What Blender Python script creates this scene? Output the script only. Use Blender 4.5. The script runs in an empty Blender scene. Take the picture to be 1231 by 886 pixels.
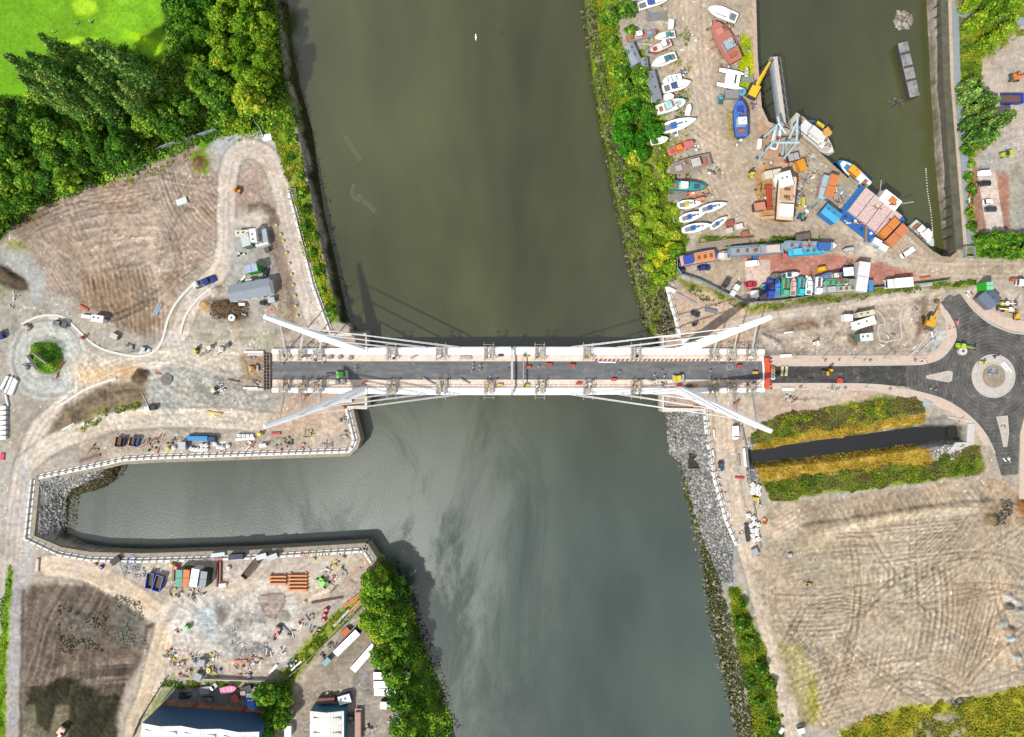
import bpy, math, random
import numpy as np
from mathutils import Vector
random.seed(7)
rng = np.random.default_rng(7)
HC = 246.0            # camera height above the ground, metres
K = 0.3               # metres per photo pixel on the ground
CX, CY = 615.5, 443.0
WZ = -6.0             # river level
SC = bpy.context.scene
COL = SC.collection
# ---------------------------------------------------------------- camera, sky, sun, exposure
cam_d = bpy.data.cameras.new('camera')
cam = bpy.data.objects.new('camera', cam_d)
COL.objects.link(cam)
cam.location = (0, 0, HC)
cam.rotation_euler = (0, 0, 0)
cam_d.sensor_width = 36.0
cam_d.lens = 36.0 * HC / (1231 * K)
cam_d.clip_start = 1.0
cam_d.clip_end = 6000.0
SC.camera = cam
SUN_EL = math.radians(51)
SDX, SDY = 0.68, 0.73         # direction in which shadows fall (world x right, y up)
world = bpy.data.worlds.new('World')
SC.world = world
world.use_nodes = True
wn = world.node_tree.nodes
wl = world.node_tree.links
bg = wn['Background']
sky = wn.new('ShaderNodeTexSky')
sky.sky_type = 'NISHITA'
sky.sun_disc = False
sky.sun_elevation = SUN_EL
az = math.atan2(-SDX, -SDY)   # clockwise from +Y
sky.sun_rotation = az
sky.air_density = 1.0
sky.dust_density = 2.5
sky.ozone_density = 1.0
_tc = wn.new('ShaderNodeTexCoord'); _cn = wn.new('ShaderNodeTexNoise'); _cn.inputs['Scale'].default_value = 2.6; _cn.inputs['Detail'].default_value = 5
wl.new(_tc.outputs['Generated'], _cn.inputs['Vector'])
_mr = wn.new('ShaderNodeMapRange'); _mr.inputs[1].default_value = .40; _mr.inputs[2].default_value = .60; _mr.inputs[3].default_value = .25; _mr.inputs[4].default_value = .95
wl.new(_cn.outputs[0], _mr.inputs[0])
_mx = wn.new('ShaderNodeMix'); _mx.data_type = 'RGBA'; wl.new(_mr.outputs[0], _mx.inputs[0]); wl.new(sky.outputs[0], _mx.inputs[6]); _mx.inputs[7].default_value = (9.0, 9.2, 9.6, 1)
wl.new(_mx.outputs[2], bg.inputs[0])
bg.inputs[1].default_value = 0.078
sun_d = bpy.data.lights.new('sun', 'SUN')
sun_d.energy = 4.1
sun_d.angle = math.radians(1.6)
sun_d.color = (1.0, 0.955, 0.89)
sun = bpy.data.objects.new('sun', sun_d)
COL.objects.link(sun)
tosun = Vector((-SDX * math.cos(SUN_EL), -SDY * math.cos(SUN_EL), math.sin(SUN_EL))).normalized()
sun.rotation_euler = tosun.to_track_quat('Z', 'Y').to_euler()
sun.location = (-120, -120, 300)
SC.view_settings.view_transform = 'Standard'
SC.view_settings.look = 'None'
SC.view_settings.exposure = 0.63
SC.view_settings.gamma = 1.0
SC.view_settings.use_curve_mapping = False
SC.render.engine = 'CYCLES'
SC.cycles.max_bounces = 4
SC.cycles.diffuse_bounces = 2
SC.cycles.glossy_bounces = 2
SC.cycles.transparent_max_bounces = 4
ALB = 0.50
def W(px, py, z=0.0):
 f = K * (HC - z) / HC
 return ((px - CX) * f, -(py - CY) * f, z)
def lin(c):
 c = c / 255.0
 return c / 12.92 if c <= 0.04045 else ((c + 0.055) / 1.055) ** 2.4
def A(rgb):
 k = ALB * (1 + max(0, min(rgb) - 200) / 55 * .65)      # white paint is a good deal lighter than the ground
 return tuple(min(0.82, lin(c) * k) for c in rgb)
# ---------------------------------------------------------------- materials
_mc = {}
def node(nt, t, **kw):
 n = nt.nodes.new(t)
 for k, v in kw.items():
  setattr(n, k, v)
 return n
def mixc(nt, fac, a, b, mode='MIX'):
 m = node(nt, 'ShaderNodeMix', data_type='RGBA', blend_type=mode)
 for s, v in ((m.inputs[0], fac), (m.inputs[6], a), (m.inputs[7], b)):
  if hasattr(v, 'is_linked'):
   nt.links.new(v, s)
  elif isinstance(v, (int, float)):
   s.default_value = v
  else:
   s.default_value = (*v, 1) if len(v) == 3 else v
 return m.outputs[2]
def noise_fac(nt, vec, scale, detail=3, rough=0.6, lo=0.3, hi=0.7, a=0.0, b=1.0):
 n = node(nt, 'ShaderNodeTexNoise')
 n.inputs['Scale'].default_value = scale
 n.inputs['Detail'].default_value = detail
 n.inputs['Roughness'].default_value = rough
 nt.links.new(vec, n.inputs['Vector'])
 r = node(nt, 'ShaderNodeMapRange')
 r.inputs[1].default_value = lo
 r.inputs[2].default_value = hi
 r.inputs[3].default_value = a
 r.inputs[4].default_value = b
 nt.links.new(n.outputs[0], r.inputs[0])
 return r.outputs[0]
def M(rgb, rough=0.6, metal=0.0, dirt=0.35, scale=0.9, grime=(120, 105, 90), ribs=0.0, name=None):
 key = (rgb, rough, metal, dirt, scale, grime, ribs)
 if key in _mc:
  return _mc[key]
 m = bpy.data.materials.new(name or 'surface')
 m.use_nodes = True
 nt = m.node_tree
 b = nt.nodes['Principled BSDF']
 tc = node(nt, 'ShaderNodeTexCoord')
 v = tc.outputs['Object']
 f = noise_fac(nt, v, scale, 4, 0.65, 0.42, 0.75, 0.0, dirt)
 c = mixc(nt, f, A(rgb), A(grime))
 f2 = noise_fac(nt, v, scale * 5, 3, 0.6, 0.3, 0.7, 0.84, 1.12)
 hs = node(nt, 'ShaderNodeHueSaturation')
 nt.links.new(c, hs.inputs['Color'])
 nt.links.new(f2, hs.inputs['Value'])
 nt.links.new(hs.outputs[0], b.inputs['Base Color'])
 b.inputs['Roughness'].default_value = rough
 b.inputs['Metallic'].default_value = metal
 if ribs:
  w = node(nt, 'ShaderNodeTexWave', wave_type='BANDS', bands_direction='X')
  w.inputs['Scale'].default_value = ribs
  nt.links.new(v, w.inputs['Vector'])
  bp = node(nt, 'ShaderNodeBump')
  bp.inputs['Strength'].default_value = 0.6
  bp.inputs['Distance'].default_value = 0.15
  nt.links.new(w.outputs[1], bp.inputs['Height'])
  nt.links.new(bp.outputs[0], b.inputs['Normal'])
 _mc[key] = m
 return m
def glass(rgb=(40, 50, 60)):
 key = ('glass', rgb)
 if key not in _mc:
  m = bpy.data.materials.new('window_glass')
  m.use_nodes = True
  b = m.node_tree.nodes['Principled BSDF']
  b.inputs['Base Color'].default_value = (*A(rgb), 1)
  b.inputs['Roughness'].default_value = 0.12
  _mc[key] = m
 return _mc[key]
def leafmat(c1, c2, c3, name='foliage'):
 key = ('leaf', c1, c2, c3)
 if key in _mc:
  return _mc[key]
 m = bpy.data.materials.new(name)
 m.use_nodes = True
 nt = m.node_tree
 b = nt.nodes['Principled BSDF']
 at = node(nt, 'ShaderNodeAttribute', attribute_name='tint')
 oi = node(nt, 'ShaderNodeObjectInfo')
 rp = node(nt, 'ShaderNodeValToRGB')
 cr = rp.color_ramp
 c1, c2, c3 = (tuple(min(255, k * 1.42) for k in c) for c in (c1, c2, c3))
 cr.elements[0].color = (*A(c1), 1)
 cr.elements[1].color = (*A(c3), 1)
 e = cr.elements.new(0.5)
 e.color = (*A(c2), 1)
 ad = node(nt, 'ShaderNodeMath', operation='MULTIPLY_ADD')
 nt.links.new(oi.outputs['Random'], ad.inputs[0])
 ad.inputs[1].default_value = 0.42
 sb = node(nt, 'ShaderNodeMath', operation='SUBTRACT')
 nt.links.new(at.outputs['Fac'], sb.inputs[0])
 sb.inputs[1].default_value = 0.21
 nt.links.new(sb.outputs[0], ad.inputs[2])
 nt.links.new(ad.outputs[0], rp.inputs[0])
 nt.links.new(rp.outputs[0], b.inputs['Base Color'])
 b.inputs['Roughness'].default_value = 0.75
 b.inputs['Specular IOR Level'].default_value = 0.2
 tr = node(nt, 'ShaderNodeBsdfTranslucent')
 nt.links.new(rp.outputs[0], tr.inputs['Color'])
 mx = node(nt, 'ShaderNodeMixShader')
 mx.inputs[0].default_value = 0.3
 nt.links.new(b.outputs[0], mx.inputs[1])
 nt.links.new(tr.outputs[0], mx.inputs[2])
 nt.links.new(mx.outputs[0], nt.nodes['Material Output'].inputs[0])
 _mc[key] = m
 return m
# ---------------------------------------------------------------- objects, tags
def tag(o, label=None, cat=None, group=None, kind=None):
 if label: o['label'] = label
 if cat: o['category'] = cat
 if group: o['group'] = group
 if kind: o['kind'] = kind
 return o
def thing(name, label, cat, loc=(0, 0, 0), rz=0.0, group=None):
 o = bpy.data.objects.new(name, None)
 COL.objects.link(o)
 o.empty_display_size = 0.5
 o.location = loc
 o.rotation_euler = (0, 0, rz)
 return tag(o, label, cat, group)
def copy_tree(o, parent=None):
 c = o.copy()
 COL.objects.link(c)
 c.parent = parent
 for ch in list(o.children):
  copy_tree(ch, c)
 return c
def mesh_np(name, v, f, mat, parent=None, tint=None, smooth=False):
 """v (n,3), f (m,k) arrays"""
 me = bpy.data.meshes.new(name)
 v = np.asarray(v, dtype=np.float32)
 f = np.asarray(f, dtype=np.int32)
 me.vertices.add(len(v)); me.vertices.foreach_set('co', v.ravel())
 k = f.shape[1]
 me.loops.add(f.size); me.loops.foreach_set('vertex_index', f.ravel())
 me.polygons.add(len(f)); me.polygons.foreach_set('loop_start', np.arange(0, f.size, k, dtype=np.int32))
 me.update(calc_edges=True)
 if tint is not None:
  a = me.attributes.new('tint', 'FLOAT', 'FACE')
  a.data.foreach_set('value', np.asarray(tint, dtype=np.float32))
 if smooth:
  me.polygons.foreach_set('use_smooth', np.ones(len(f), dtype=bool))
 if mat: me.materials.append(mat)
 o = bpy.data.objects.new(name, me)
 COL.objects.link(o)
 if parent: o.parent = parent
 return o
class MB:
 def __init__(s):
  s.v = []; s.f = []
 def add(s, vs, fs):
  n = len(s.v)
  s.v += [tuple(p) for p in vs]
  s.f += [tuple(i + n for i in q) for q in fs]
  return s
 def box(s, cx, cy, z0, sx, sy, h, rz=0.0, tx=1.0, ty=1.0, ox=0.0):
  c, sn = math.cos(rz), math.sin(rz)
  vs = []
  for z, ax, ay, o in ((z0, 1, 1, 0), (z0 + h, tx, ty, ox)):
   for dx, dy in ((-1, -1), (1, -1), (1, 1), (-1, 1)):
    x = dx * sx / 2 * ax + o; y = dy * sy / 2 * ay
    vs.append((cx + x * c - y * sn, cy + x * sn + y * c, z))
  return s.add(vs, [(3, 2, 1, 0), (4, 5, 6, 7), (0, 1, 5, 4), (1, 2, 6, 5), (2, 3, 7, 6), (3, 0, 4, 7)])
 def prism(s, pts, z0, z1, sc=1.0):
  n = len(pts)
  ar = sum(pts[i][0] * pts[(i + 1) % n][1] - pts[(i + 1) % n][0] * pts[i][1] for i in range(n))
  if ar < 0: pts = list(reversed(pts))
  mx = sum(p[0] for p in pts) / n; my = sum(p[1] for p in pts) / n
  vs = [(p[0], p[1], z0) for p in pts] + [(mx + (p[0] - mx) * sc, my + (p[1] - my) * sc, z1) for p in pts]
  fs = [tuple(range(n - 1, -1, -1)), tuple(range(n, 2 * n))]
  fs += [(i, (i + 1) % n, n + (i + 1) % n, n + i) for i in range(n)]
  return s.add(vs, fs)
 def tube(s, p, q, r, n=6, r2=None):
  p = Vector(p); q = Vector(q); d = (q - p)
  if d.length < 1e-6: return s
  d.normalize()
  u = d.cross(Vector((0, 0, 1)))
  if u.length < 1e-3: u = Vector((1, 0, 0))
  u.normalize(); w = d.cross(u)
  r2 = r if r2 is None else r2
  vs = []
  for c, rr in ((p, r), (q, r2)):
   for i in range(n):
    a = 2 * math.pi * i / n
    vs.append(c + (u * math.cos(a) + w * math.sin(a)) * rr)
  fs = [(i, n + i, n + (i + 1) % n, (i + 1) % n) for i in range(n)]
  fs += [tuple(range(n)), tuple(range(2 * n - 1, n - 1, -1))]
  return s.add(vs, fs)
 def loft(s, rings, closed=True):
  n = len(rings[0]); vs = [p for r in rings for p in r]; fs = []
  for k in range(len(rings) - 1):
   for i in range(n if closed else n - 1):
    j = (i + 1) % n
    fs.append((k * n + i, k * n + j, (k + 1) * n + j, (k + 1) * n + i))
  if closed:
   fs.append(tuple(range(n - 1, -1, -1)))
   fs.append(tuple(range((len(rings) - 1) * n, len(rings) * n)))
  return s.add(vs, fs)
 def ball(s, cx, cy, cz, rx, ry=None, rz=None, n=8, m=5):
  ry = ry or rx; rz = rz or rx
  rings = []
  for k in range(m + 1):
   t = math.pi * (k / m) * 0.98 + 0.03
   rings.append([(cx + rx * math.sin(t) * math.cos(2 * math.pi * i / n), cy + ry * math.sin(t) * math.sin(2 * math.pi * i / n), cz - rz * math.cos(t)) for i in range(n)])
  return s.loft(rings)
 def ribbon(s, pts, w, z0, z1, closed=False):
  """extruded wall along plan points (world xy), width w"""
  n = len(pts); L = []; R = []
  for i in range(n):
   if closed:
    a = Vector(pts[i - 1][:2]); c = Vector(pts[(i + 1) % n][:2])
   else:
    a = Vector(pts[max(0, i - 1)][:2]); c = Vector(pts[min(n - 1, i + 1)][:2])
   p = Vector(pts[i][:2]); d = (c - a)
   if d.length < 1e-6: d = Vector((1, 0))
   d.normalize(); nrm = Vector((-d.y, d.x))
   e = (p - a); k = 1.0
   if e.length > 1e-6:
    e.normalize(); k = 1 / max(0.55, abs(e.dot(d)))
   L.append(p + nrm * w / 2 * k); R.append(p - nrm * w / 2 * k)
  vs = []
  for i in range(n):
   vs += [(L[i].x, L[i].y, z0), (R[i].x, R[i].y, z0), (R[i].x, R[i].y, z1), (L[i].x, L[i].y, z1)]
  fs = []
  for i in range(n if closed else n - 1):
   a = i * 4; b = ((i + 1) % n) * 4
   for q in range(4):
    fs.append((a + q, a + (q + 1) % 4, b + (q + 1) % 4, b + q))
  if not closed:
   fs += [(3, 2, 1, 0), tuple((n - 1) * 4 + i for i in range(4))]
  return s.add(vs, fs)
 def build(s, name, mat, parent=None, smooth=False):
  me = bpy.data.meshes.new(name)
  me.from_pydata(s.v, [], s.f)
  me.update()
  if smooth:
   me.polygons.foreach_set('use_smooth', [True] * len(me.polygons))
  if mat: me.materials.append(mat)
  o = bpy.data.objects.new(name, me)
  COL.objects.link(o)
  if parent: o.parent = parent
  return o
def resample(pts, step, px=True, z=0.0):
 """polyline (photo px) -> smooth world points"""
 P = [Vector(W(*p[:2], z)[:2]) for p in pts] if px else [Vector(p[:2]) for p in pts]
 out = []
 for i in range(len(P) - 1):
  p0 = P[max(0, i - 1)]; p1 = P[i]; p2 = P[i + 1]; p3 = P[min(len(P) - 1, i + 2)]
  n = max(1, int((p2 - p1).length / step))
  for k in range(n):
   t = k / n
   out.append(0.5 * ((2 * p1) + (p2 - p0) * t + (2 * p0 - 5 * p1 + 4 * p2 - p3) * t * t + (3 * p1 - p0 - 3 * p2 + p3) * t ** 3))
 out.append(P[-1])
 return out
# ---------------------------------------------------------------- ground heightfield
def hash2(ix, iy, seed):
 h = (ix.astype(np.int64) * 374761393 + iy.astype(np.int64) * 668265263 + seed * 974711) & 0x7fffffff
 h = (h ^ (h >> 13)) * 1274126177 & 0x7fffffff
 h = h ^ (h >> 16)
 return (h & 0xffff) / 65535.0
def vnoise(x, y, s, seed=0):
 x = x / s + 1000; y = y / s + 1000
 ix = np.floor(x); iy = np.floor(y); fx = x - ix; fy = y - iy
 fx = fx * fx * (3 - 2 * fx); fy = fy * fy * (3 - 2 * fy)
 ix = ix.astype(np.int64); iy = iy.astype(np.int64)
 a = hash2(ix, iy, seed); b = hash2(ix + 1, iy, seed); c = hash2(ix, iy + 1, seed); d = hash2(ix + 1, iy + 1, seed)
 return (a + (b - a) * fx) * (1 - fy) + (c + (d - c) * fx) * fy
def fbm(x, y, s, o=4, seed=0):
 r = 0; w = 0.5; t = 0
 for k in range(o):
  r = r + w * vnoise(x, y, s / 2 ** k, seed + k * 17); t += w; w *= 0.55
 return r / t * 2 - 1
STEP = 0.36
xs = np.concatenate([[-3000, -1500, -800, -450, -300, -240, -215], np.arange(-200, 200.01, STEP), [215, 240, 300, 450, 800, 1500, 3000]])
ys = np.concatenate([[-3000, -1500, -800, -450, -300, -220, -170], np.arange(-150, 150.01, STEP), [170, 220, 300, 450, 800, 1500, 3000]])
NX, NY = len(xs), len(ys)
X, Y = np.meshgrid(xs, ys)
WX = X + 1.6 * fbm(X, Y, 7, 4, 3); WY = Y + 1.6 * fbm(X, Y, 7, 4, 9)
def bbox(P, m):
 x0, x1 = P[:, 0].min() - m, P[:, 0].max() + m
 y0, y1 = P[:, 1].min() - m, P[:, 1].max() + m
 i0, i1 = np.searchsorted(xs, [x0, x1]); j0, j1 = np.searchsorted(ys, [y0, y1])
 return slice(max(0, j0 - 1), min(NY, j1 + 1)), slice(max(0, i0 - 1), min(NX, i1 + 1))
def segdist(P, gx, gy, closed):
 d = np.full(gx.shape, 1e9); n = len(P)
 for i in range(n if closed else n - 1):
  ax, ay = P[i]; bx, by = P[(i + 1) % n]
  ex, ey = bx - ax, by - ay; L = ex * ex + ey * ey + 1e-9
  t = np.clip(((gx - ax) * ex + (gy - ay) * ey) / L, 0, 1)
  d = np.minimum(d, (gx - ax - t * ex) ** 2 + (gy - ay - t * ey) ** 2)
 return np.sqrt(d)
def inside(P, gx, gy):
 r = np.zeros(gx.shape, bool); n = len(P)
 for i in range(n):
  ax, ay = P[i]; bx, by = P[(i + 1) % n]
  if ay == by: continue
  c = ((ay > gy) != (by > gy)) & (gx < (bx - ax) * (gy - ay) / (by - ay) + ax)
  r ^= c
 return r
def sdf(P, gx, gy):
 d = segdist(P, gx, gy, True)
 return np.where(inside(P, gx, gy), -d, d)
def PW(poly, z=0.0):
 return np.array([W(p[0], p[1], z)[:2] for p in poly])
def smooth(d, f):
 t = np.clip(0.5 - d / (2 * f), 0, 1)
 return t * t * (3 - 2 * t)
C = np.zeros(X.shape + (3,)); Hf = np.zeros(X.shape); RG = np.full(X.shape, 0.12)
def rgb(c): return np.array([lin(k) * ALB for k in c])
C[:] = rgb((196, 183, 168))
def applyc(sl, m, col, var, seed):
 gx, gy = X[sl], Y[sl]
 n = 1 + var * (fbm(gx, gy, 5, 4, seed) * 1.3)
 c = rgb(col)[None, None, :] * n[..., None]
 C[sl] += (c - C[sl]) * m[..., None]
def paint(poly, col, f=0.8, warp=1.0, amt=1.0, var=0.18, seed=1, rg=None, blotch=None, lift=0.0):
 P = PW(poly); sl = bbox(P, 4 + f)
 gx = X[sl] + (WX[sl] - X[sl]) * warp; gy = Y[sl] + (WY[sl] - Y[sl]) * warp
 d = sdf(P, gx, gy); m = smooth(d, f) * amt
 if blotch:
  b = fbm(X[sl], Y[sl], blotch[0], 4, seed + 5)
  m = m * np.clip((b - blotch[1]) / 0.15 + 0.5, 0, 1)
 applyc(sl, m, col, var, seed)
 if rg is not None: RG[sl] += (rg - RG[sl]) * m
 if lift: Hf[sl] += lift * smooth(d, max(f, abs(lift) * 1.2))
def stroke(line, w, col, f=0.6, warp=0.5, amt=1.0, var=0.12, seed=2, rg=None, lift=0.0, px=True):
 P = np.array([tuple(p) for p in resample(line, 2.5, px)]); sl = bbox(P, w + 4)
 gx = X[sl] + (WX[sl] - X[sl]) * warp; gy = Y[sl] + (WY[sl] - Y[sl]) * warp
 d = segdist(P, gx, gy, False) - w / 2; m = smooth(d, f) * amt
 applyc(sl, m, col, var, seed)
 if rg is not None: RG[sl] += (rg - RG[sl]) * m
 if lift: Hf[sl] += lift * smooth(d, max(f, 0.5))
def road(line, w, col, **k):
 stroke(line, w + 2.0, (150, 142, 130), f=.5, warp=.6, amt=.55)
 stroke(line, w, col, f=.7, warp=.3, **k)
 for g_ in (1.6, 2.8, 4.4): track(line, g_, .87, w=.3, lift=-.04)
def track(line, gauge=2.0, dark=0.8, w=0.5, lift=-0.10, px=True):
 """pair of wheel ruts"""
 P = np.array([tuple(p) for p in resample(line, 3.0, px)]); sl = bbox(P, gauge + 2)
 gx, gy = X[sl], Y[sl]; d = segdist(P, gx, gy, False); k = np.abs(d - gauge / 2)
 m = np.clip(1 - k / (w + 0.25), 0, 1)
 C[sl] *= (1 - (1 - dark) * m)[..., None]
 b = np.clip(1 - np.abs(d - gauge / 2 - 0.9) / 0.6, 0, 1)
 C[sl] *= (1 + 0.10 * b)[..., None]
 Hf[sl] += lift * m - lift * 0.6 * b
def furrow(poly, ang, wl, ca, ha, f=3, seed=4, curve=0.0, bend=6.0):
 P = PW(poly); sl = bbox(P, 4); gx, gy = X[sl], Y[sl]
 m = smooth(sdf(P, WX[sl], WY[sl]), f)
 a = math.radians(ang); nx, ny = -math.sin(a), math.cos(a)
 u = gx * nx + gy * ny + bend * fbm(gx, gy, 45, 2, seed) + 0.22 * fbm(gx, gy, 6, 3, seed + 3)
 if curve:
  t = gx * math.cos(a) + gy * math.sin(a); t = t - t.mean(); u = u + curve * t * t
 q = np.tanh(1.4 * np.sin(u / wl * 2 * math.pi + 2 * vnoise(u, gx * 0, wl * 3, seed))) * (0.4 + 0.6 * np.clip(fbm(gx, gy, 11, 3, seed + 7) * 2 + 0.5, 0, 1))
 q2 = (vnoise(u, (gx * math.cos(a) + gy * math.sin(a)) * .06, wl * .45, seed + 2) - .5) * 1.6
 q = (q + q2) * np.clip(.9 + 1.4 * fbm(gx, gy, 14, 3, seed + 9), 0.05, 1.6)
 C[sl] *= (1 + ca * q * m)[..., None]; Hf[sl] += ha * q * m
def brush(poly, ang, ca=.16, ha=.12, wl=1.25, bend=5.0, f=3, seed=4, curve=0.0, st=.03):
 """soil dragged and tracked in one direction"""
 P = PW(poly); sl = bbox(P, 4); gx, gy = X[sl], Y[sl]
 m = smooth(sdf(P, WX[sl], WY[sl]), f); a = math.radians(ang)
 u = -gx * math.sin(a) + gy * math.cos(a) + bend * fbm(gx, gy, 40, 2, seed); t = gx * math.cos(a) + gy * math.sin(a)
 if curve: u = u + curve * (t - t.mean()) ** 2
 n = fbm(u, t * st, wl, 3, seed + 1) + .7 * fbm(u + 50, t * st * .6, wl * 2.6, 2, seed + 2)
 n = np.tanh(n * 2.6) * .55 * np.clip(.75 + 1.6 * fbm(gx, gy, 14, 3, seed + 3), .1, 1.6)
 C[sl] *= (1 + ca * 2.2 * n * m)[..., None]; Hf[sl] += ha * 2.2 * n * m
def mound(px, py, rx, ry, h, col=None, rz=0.0, var=0.2, seed=8, rg=None):
 cx, cy, _ = W(px, py); rx *= K; ry *= K
 P = np.array([(cx - rx * 1.6, cy - rx * 1.6), (cx + rx * 1.6, cy + rx * 1.6)])
 if ry > rx: P = np.array([(cx - ry * 1.6, cy - ry * 1.6), (cx + ry * 1.6, cy + ry * 1.6)])
 sl = bbox(P, 2); gx = WX[sl] - cx; gy = WY[sl] - cy
 c, s = math.cos(rz), math.sin(rz)
 u = (gx * c + gy * s) / rx; v = (-gx * s + gy * c) / ry
 r = np.sqrt(u * u + v * v); m = np.clip(1.25 - r, 0, 1); m = m * m * (3 - 2 * m)
 nz = fbm(X[sl], Y[sl], 2.5, 3, seed)
 Hf[sl] += h * m * (1 + 0.35 * nz)
 if col:
  applyc(sl, np.clip(m * 2.2, 0, 1), col, var, seed)
  if rg is not None: RG[sl] += (rg - RG[sl]) * np.clip(m * 2, 0, 1)
# --- big zones
GOLF = [(-700, -700), (212, -700), (205, 0), (215, 50), (235, 80), (225, 110), (150, 130), (60, 150), (-40, 160), (-700, 160)]
WOODFLOOR = [(-300, 118), (30, 118), (60, 60), (120, 50), (200, 75), (195, -400), (326, -400), (335, 60), (345, 110), (340, 150), (318, 158), (262, 165), (190, 195), (120, 225), (50, 250), (15, 275), (0, 290), (-300, 290)]
paint(GOLF, (130, 186, 40), var=0.34, rg=0.02)
furrow([(-20, -20), (80, -20), (60, 110), (-20, 120)], 30, 4.0, .035, 0, seed=601, bend=2); furrow([(90, -20), (220, -20), (220, 70), (110, 50)], -20, 3.6, .03, 0, seed=611, bend=4)
paint([(-50, -20), (60, -10), (70, 60), (30, 110), (-50, 120)], (116, 172, 34), f=5, amt=.7, var=.05)
for g in ([(86, 4), (100, -1), (115, 3), (118, 12), (108, 18), (92, 17)], [(72, 50), (92, 44), (120, 46), (122, 58), (104, 66), (76, 64)]):
 paint(g, (186, 232, 52), f=1.2, warp=.2, var=.03)
paint([(150, 35), (205, 55), (222, 78), (214, 84), (190, 62), (150, 45)], (176, 230, 30), f=1.5, warp=.4, var=.05)
stroke([(70, 60), (80, 45), (110, 40), (128, 48)], 0.8, (112, 180, 20), f=.8, amt=.6)
stroke([(82, 0), (84, 15), (100, 22), (120, 20), (122, 2)], 0.8, (120, 190, 25), f=.8, amt=.6)
stroke([(0, 118), (30, 105), (70, 95)], 3.0, (110, 180, 20), f=2, amt=.6)
mound(222, 80, 5, 3, 0, (205, 205, 110))
paint([(215, 72), (228, 66), (232, 76), (222, 84)], (200, 190, 110), f=1, warp=.4, amt=.8)
paint(WOODFLOOR, (70, 92, 34), f=2, warp=1.2, rg=.3)
paint([(190, 195), (262, 157), (320, 150), (336, 165), (250, 178), (200, 205), (170, 214)], (120, 170, 34), f=1, var=.2)
paint([(214, 148), (248, 134), (253, 139), (222, 152)], (150, 128, 104), f=1, warp=.5)
paint([(318, 152), (345, 110), (358, 160), (372, 225), (385, 290), (398, 345), (408, 388), (396, 390), (378, 335), (358, 275), (345, 225), (332, 175)], (128, 158, 44), f=.8, var=.3, rg=.3)
paint([(348, 175), (356, 215), (372, 270), (392, 345), (398, 372), (390, 372), (375, 320), (358, 262), (344, 205)], (176, 148, 92), f=1, blotch=(4, .15), var=.3)
FIELDL = [(12, 256), (60, 236), (170, 203), (228, 170), (246, 185), (262, 215), (266, 250), (262, 300), (240, 322), (222, 345), (206, 370), (196, 402), (178, 408), (150, 398), (118, 374), (92, 366), (60, 348), (48, 320), (20, 296)]
paint(FIELDL, (180, 160, 143), f=1.2, var=.12, rg=.3)
paint([(100, 330), (150, 325), (215, 330), (205, 375), (180, 404), (125, 385), (95, 365)], (160, 134, 108), f=4, var=.2, amt=.75)
paint([(95, 270), (190, 255), (190, 300), (110, 320)], (205, 184, 164), f=5, amt=.5)
paint([(172, 240), (188, 250), (195, 330), (215, 390), (200, 400), (176, 330)], (212, 190, 168), f=3, amt=.6)
paint([(22, 262), (60, 245), (70, 258), (28, 285)], (128, 104, 88), f=4, amt=.6)
paint([(8, 290), (28, 288), (30, 303), (5, 305)], (150, 160, 60), f=1.5, amt=.8)
paint([(228, 184), (244, 180), (252, 196), (250, 210), (232, 208)], (130, 150, 50), f=1, rg=.3)
mound(239, 198, 8, 9, 1.4, (140, 110, 74), rg=.3)
mound(228, 252, 7, 4, .3, (140, 126, 112))
paint([(0, 300), (20, 300), (48, 325), (55, 352), (95, 372), (125, 392), (160, 405), (200, 408), (330, 380), (330, 520), (200, 545), (40, 560), (-20, 640), (-300, 640), (-300, 300)], (184, 176, 163), f=3, var=.2)
paint([(228, 392), (262, 385), (325, 392), (320, 425), (220, 430), (205, 415)], (188, 176, 160), f=3, amt=.8, var=.2)
paint([(205, 440), (330, 440), (335, 500), (240, 510), (180, 480), (180, 450)], (184, 180, 170), f=3, amt=.85, var=.22, rg=.35)
paint([(225, 448), (240, 440), (320, 455), (325, 470), (290, 500), (235, 470)], (165, 160, 150), f=2.5, blotch=(5, 0), rg=.35)
paint([(285, 400), (330, 398), (332, 424), (300, 424)], (176, 172, 150), f=2, amt=.8)
paint([(318, 394), (340, 396), (334, 420), (316, 420)], (160, 158, 140), f=1.5, amt=.7)
paint([(0, 300), (32, 308), (52, 330), (56, 350), (46, 372), (34, 372), (38, 345), (28, 325), (0, 318)], (186, 188, 182), f=1.2, var=.16)
paint([(-20, 320), (12, 322), (30, 336), (34, 350), (20, 350), (-20, 335)], (96, 86, 74), f=1, var=.4, rg=.5)
mound(8, 330, 22, 8, 1.6, (98, 86, 70), rz=-.5, rg=.5)
paint([(-20, 340), (8, 342), (14, 360), (-20, 368)], (140, 150, 110), f=2, amt=.7, blotch=(5, -.2))
ISL = [(288, 200), (300, 192), (312, 200), (318, 225), (325, 245), (332, 262), (322, 262), (310, 250), (300, 250), (286, 245), (284, 215)]
paint(ISL, (186, 164, 150), f=.9, warp=.5, rg=.3)
paint([(250, 176), (262, 165), (300, 158), (318, 158), (330, 175), (340, 215), (344, 240), (330, 240), (318, 195), (295, 182), (270, 195)], (196, 196, 192), f=1.5, var=.1)
UROAD = [(384, 402), (372, 365), (358, 315), (345, 265), (336, 222), (322, 190), (300, 178), (281, 188), (274, 212), (272, 250), (272, 290), (266, 322), (250, 340), (232, 362), (222, 382), (214, 400), (190, 425), (130, 448), (88, 478), (50, 512), (30, 560), (18, 620), (12, 700)]
road(UROAD, 6.2, (226, 210, 196))
paint([(298, 246), (314, 244), (330, 252), (336, 270), (326, 274), (310, 262), (298, 258)], (138, 122, 106), f=.8, warp=.5, lift=.5, rg=.3)
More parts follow.
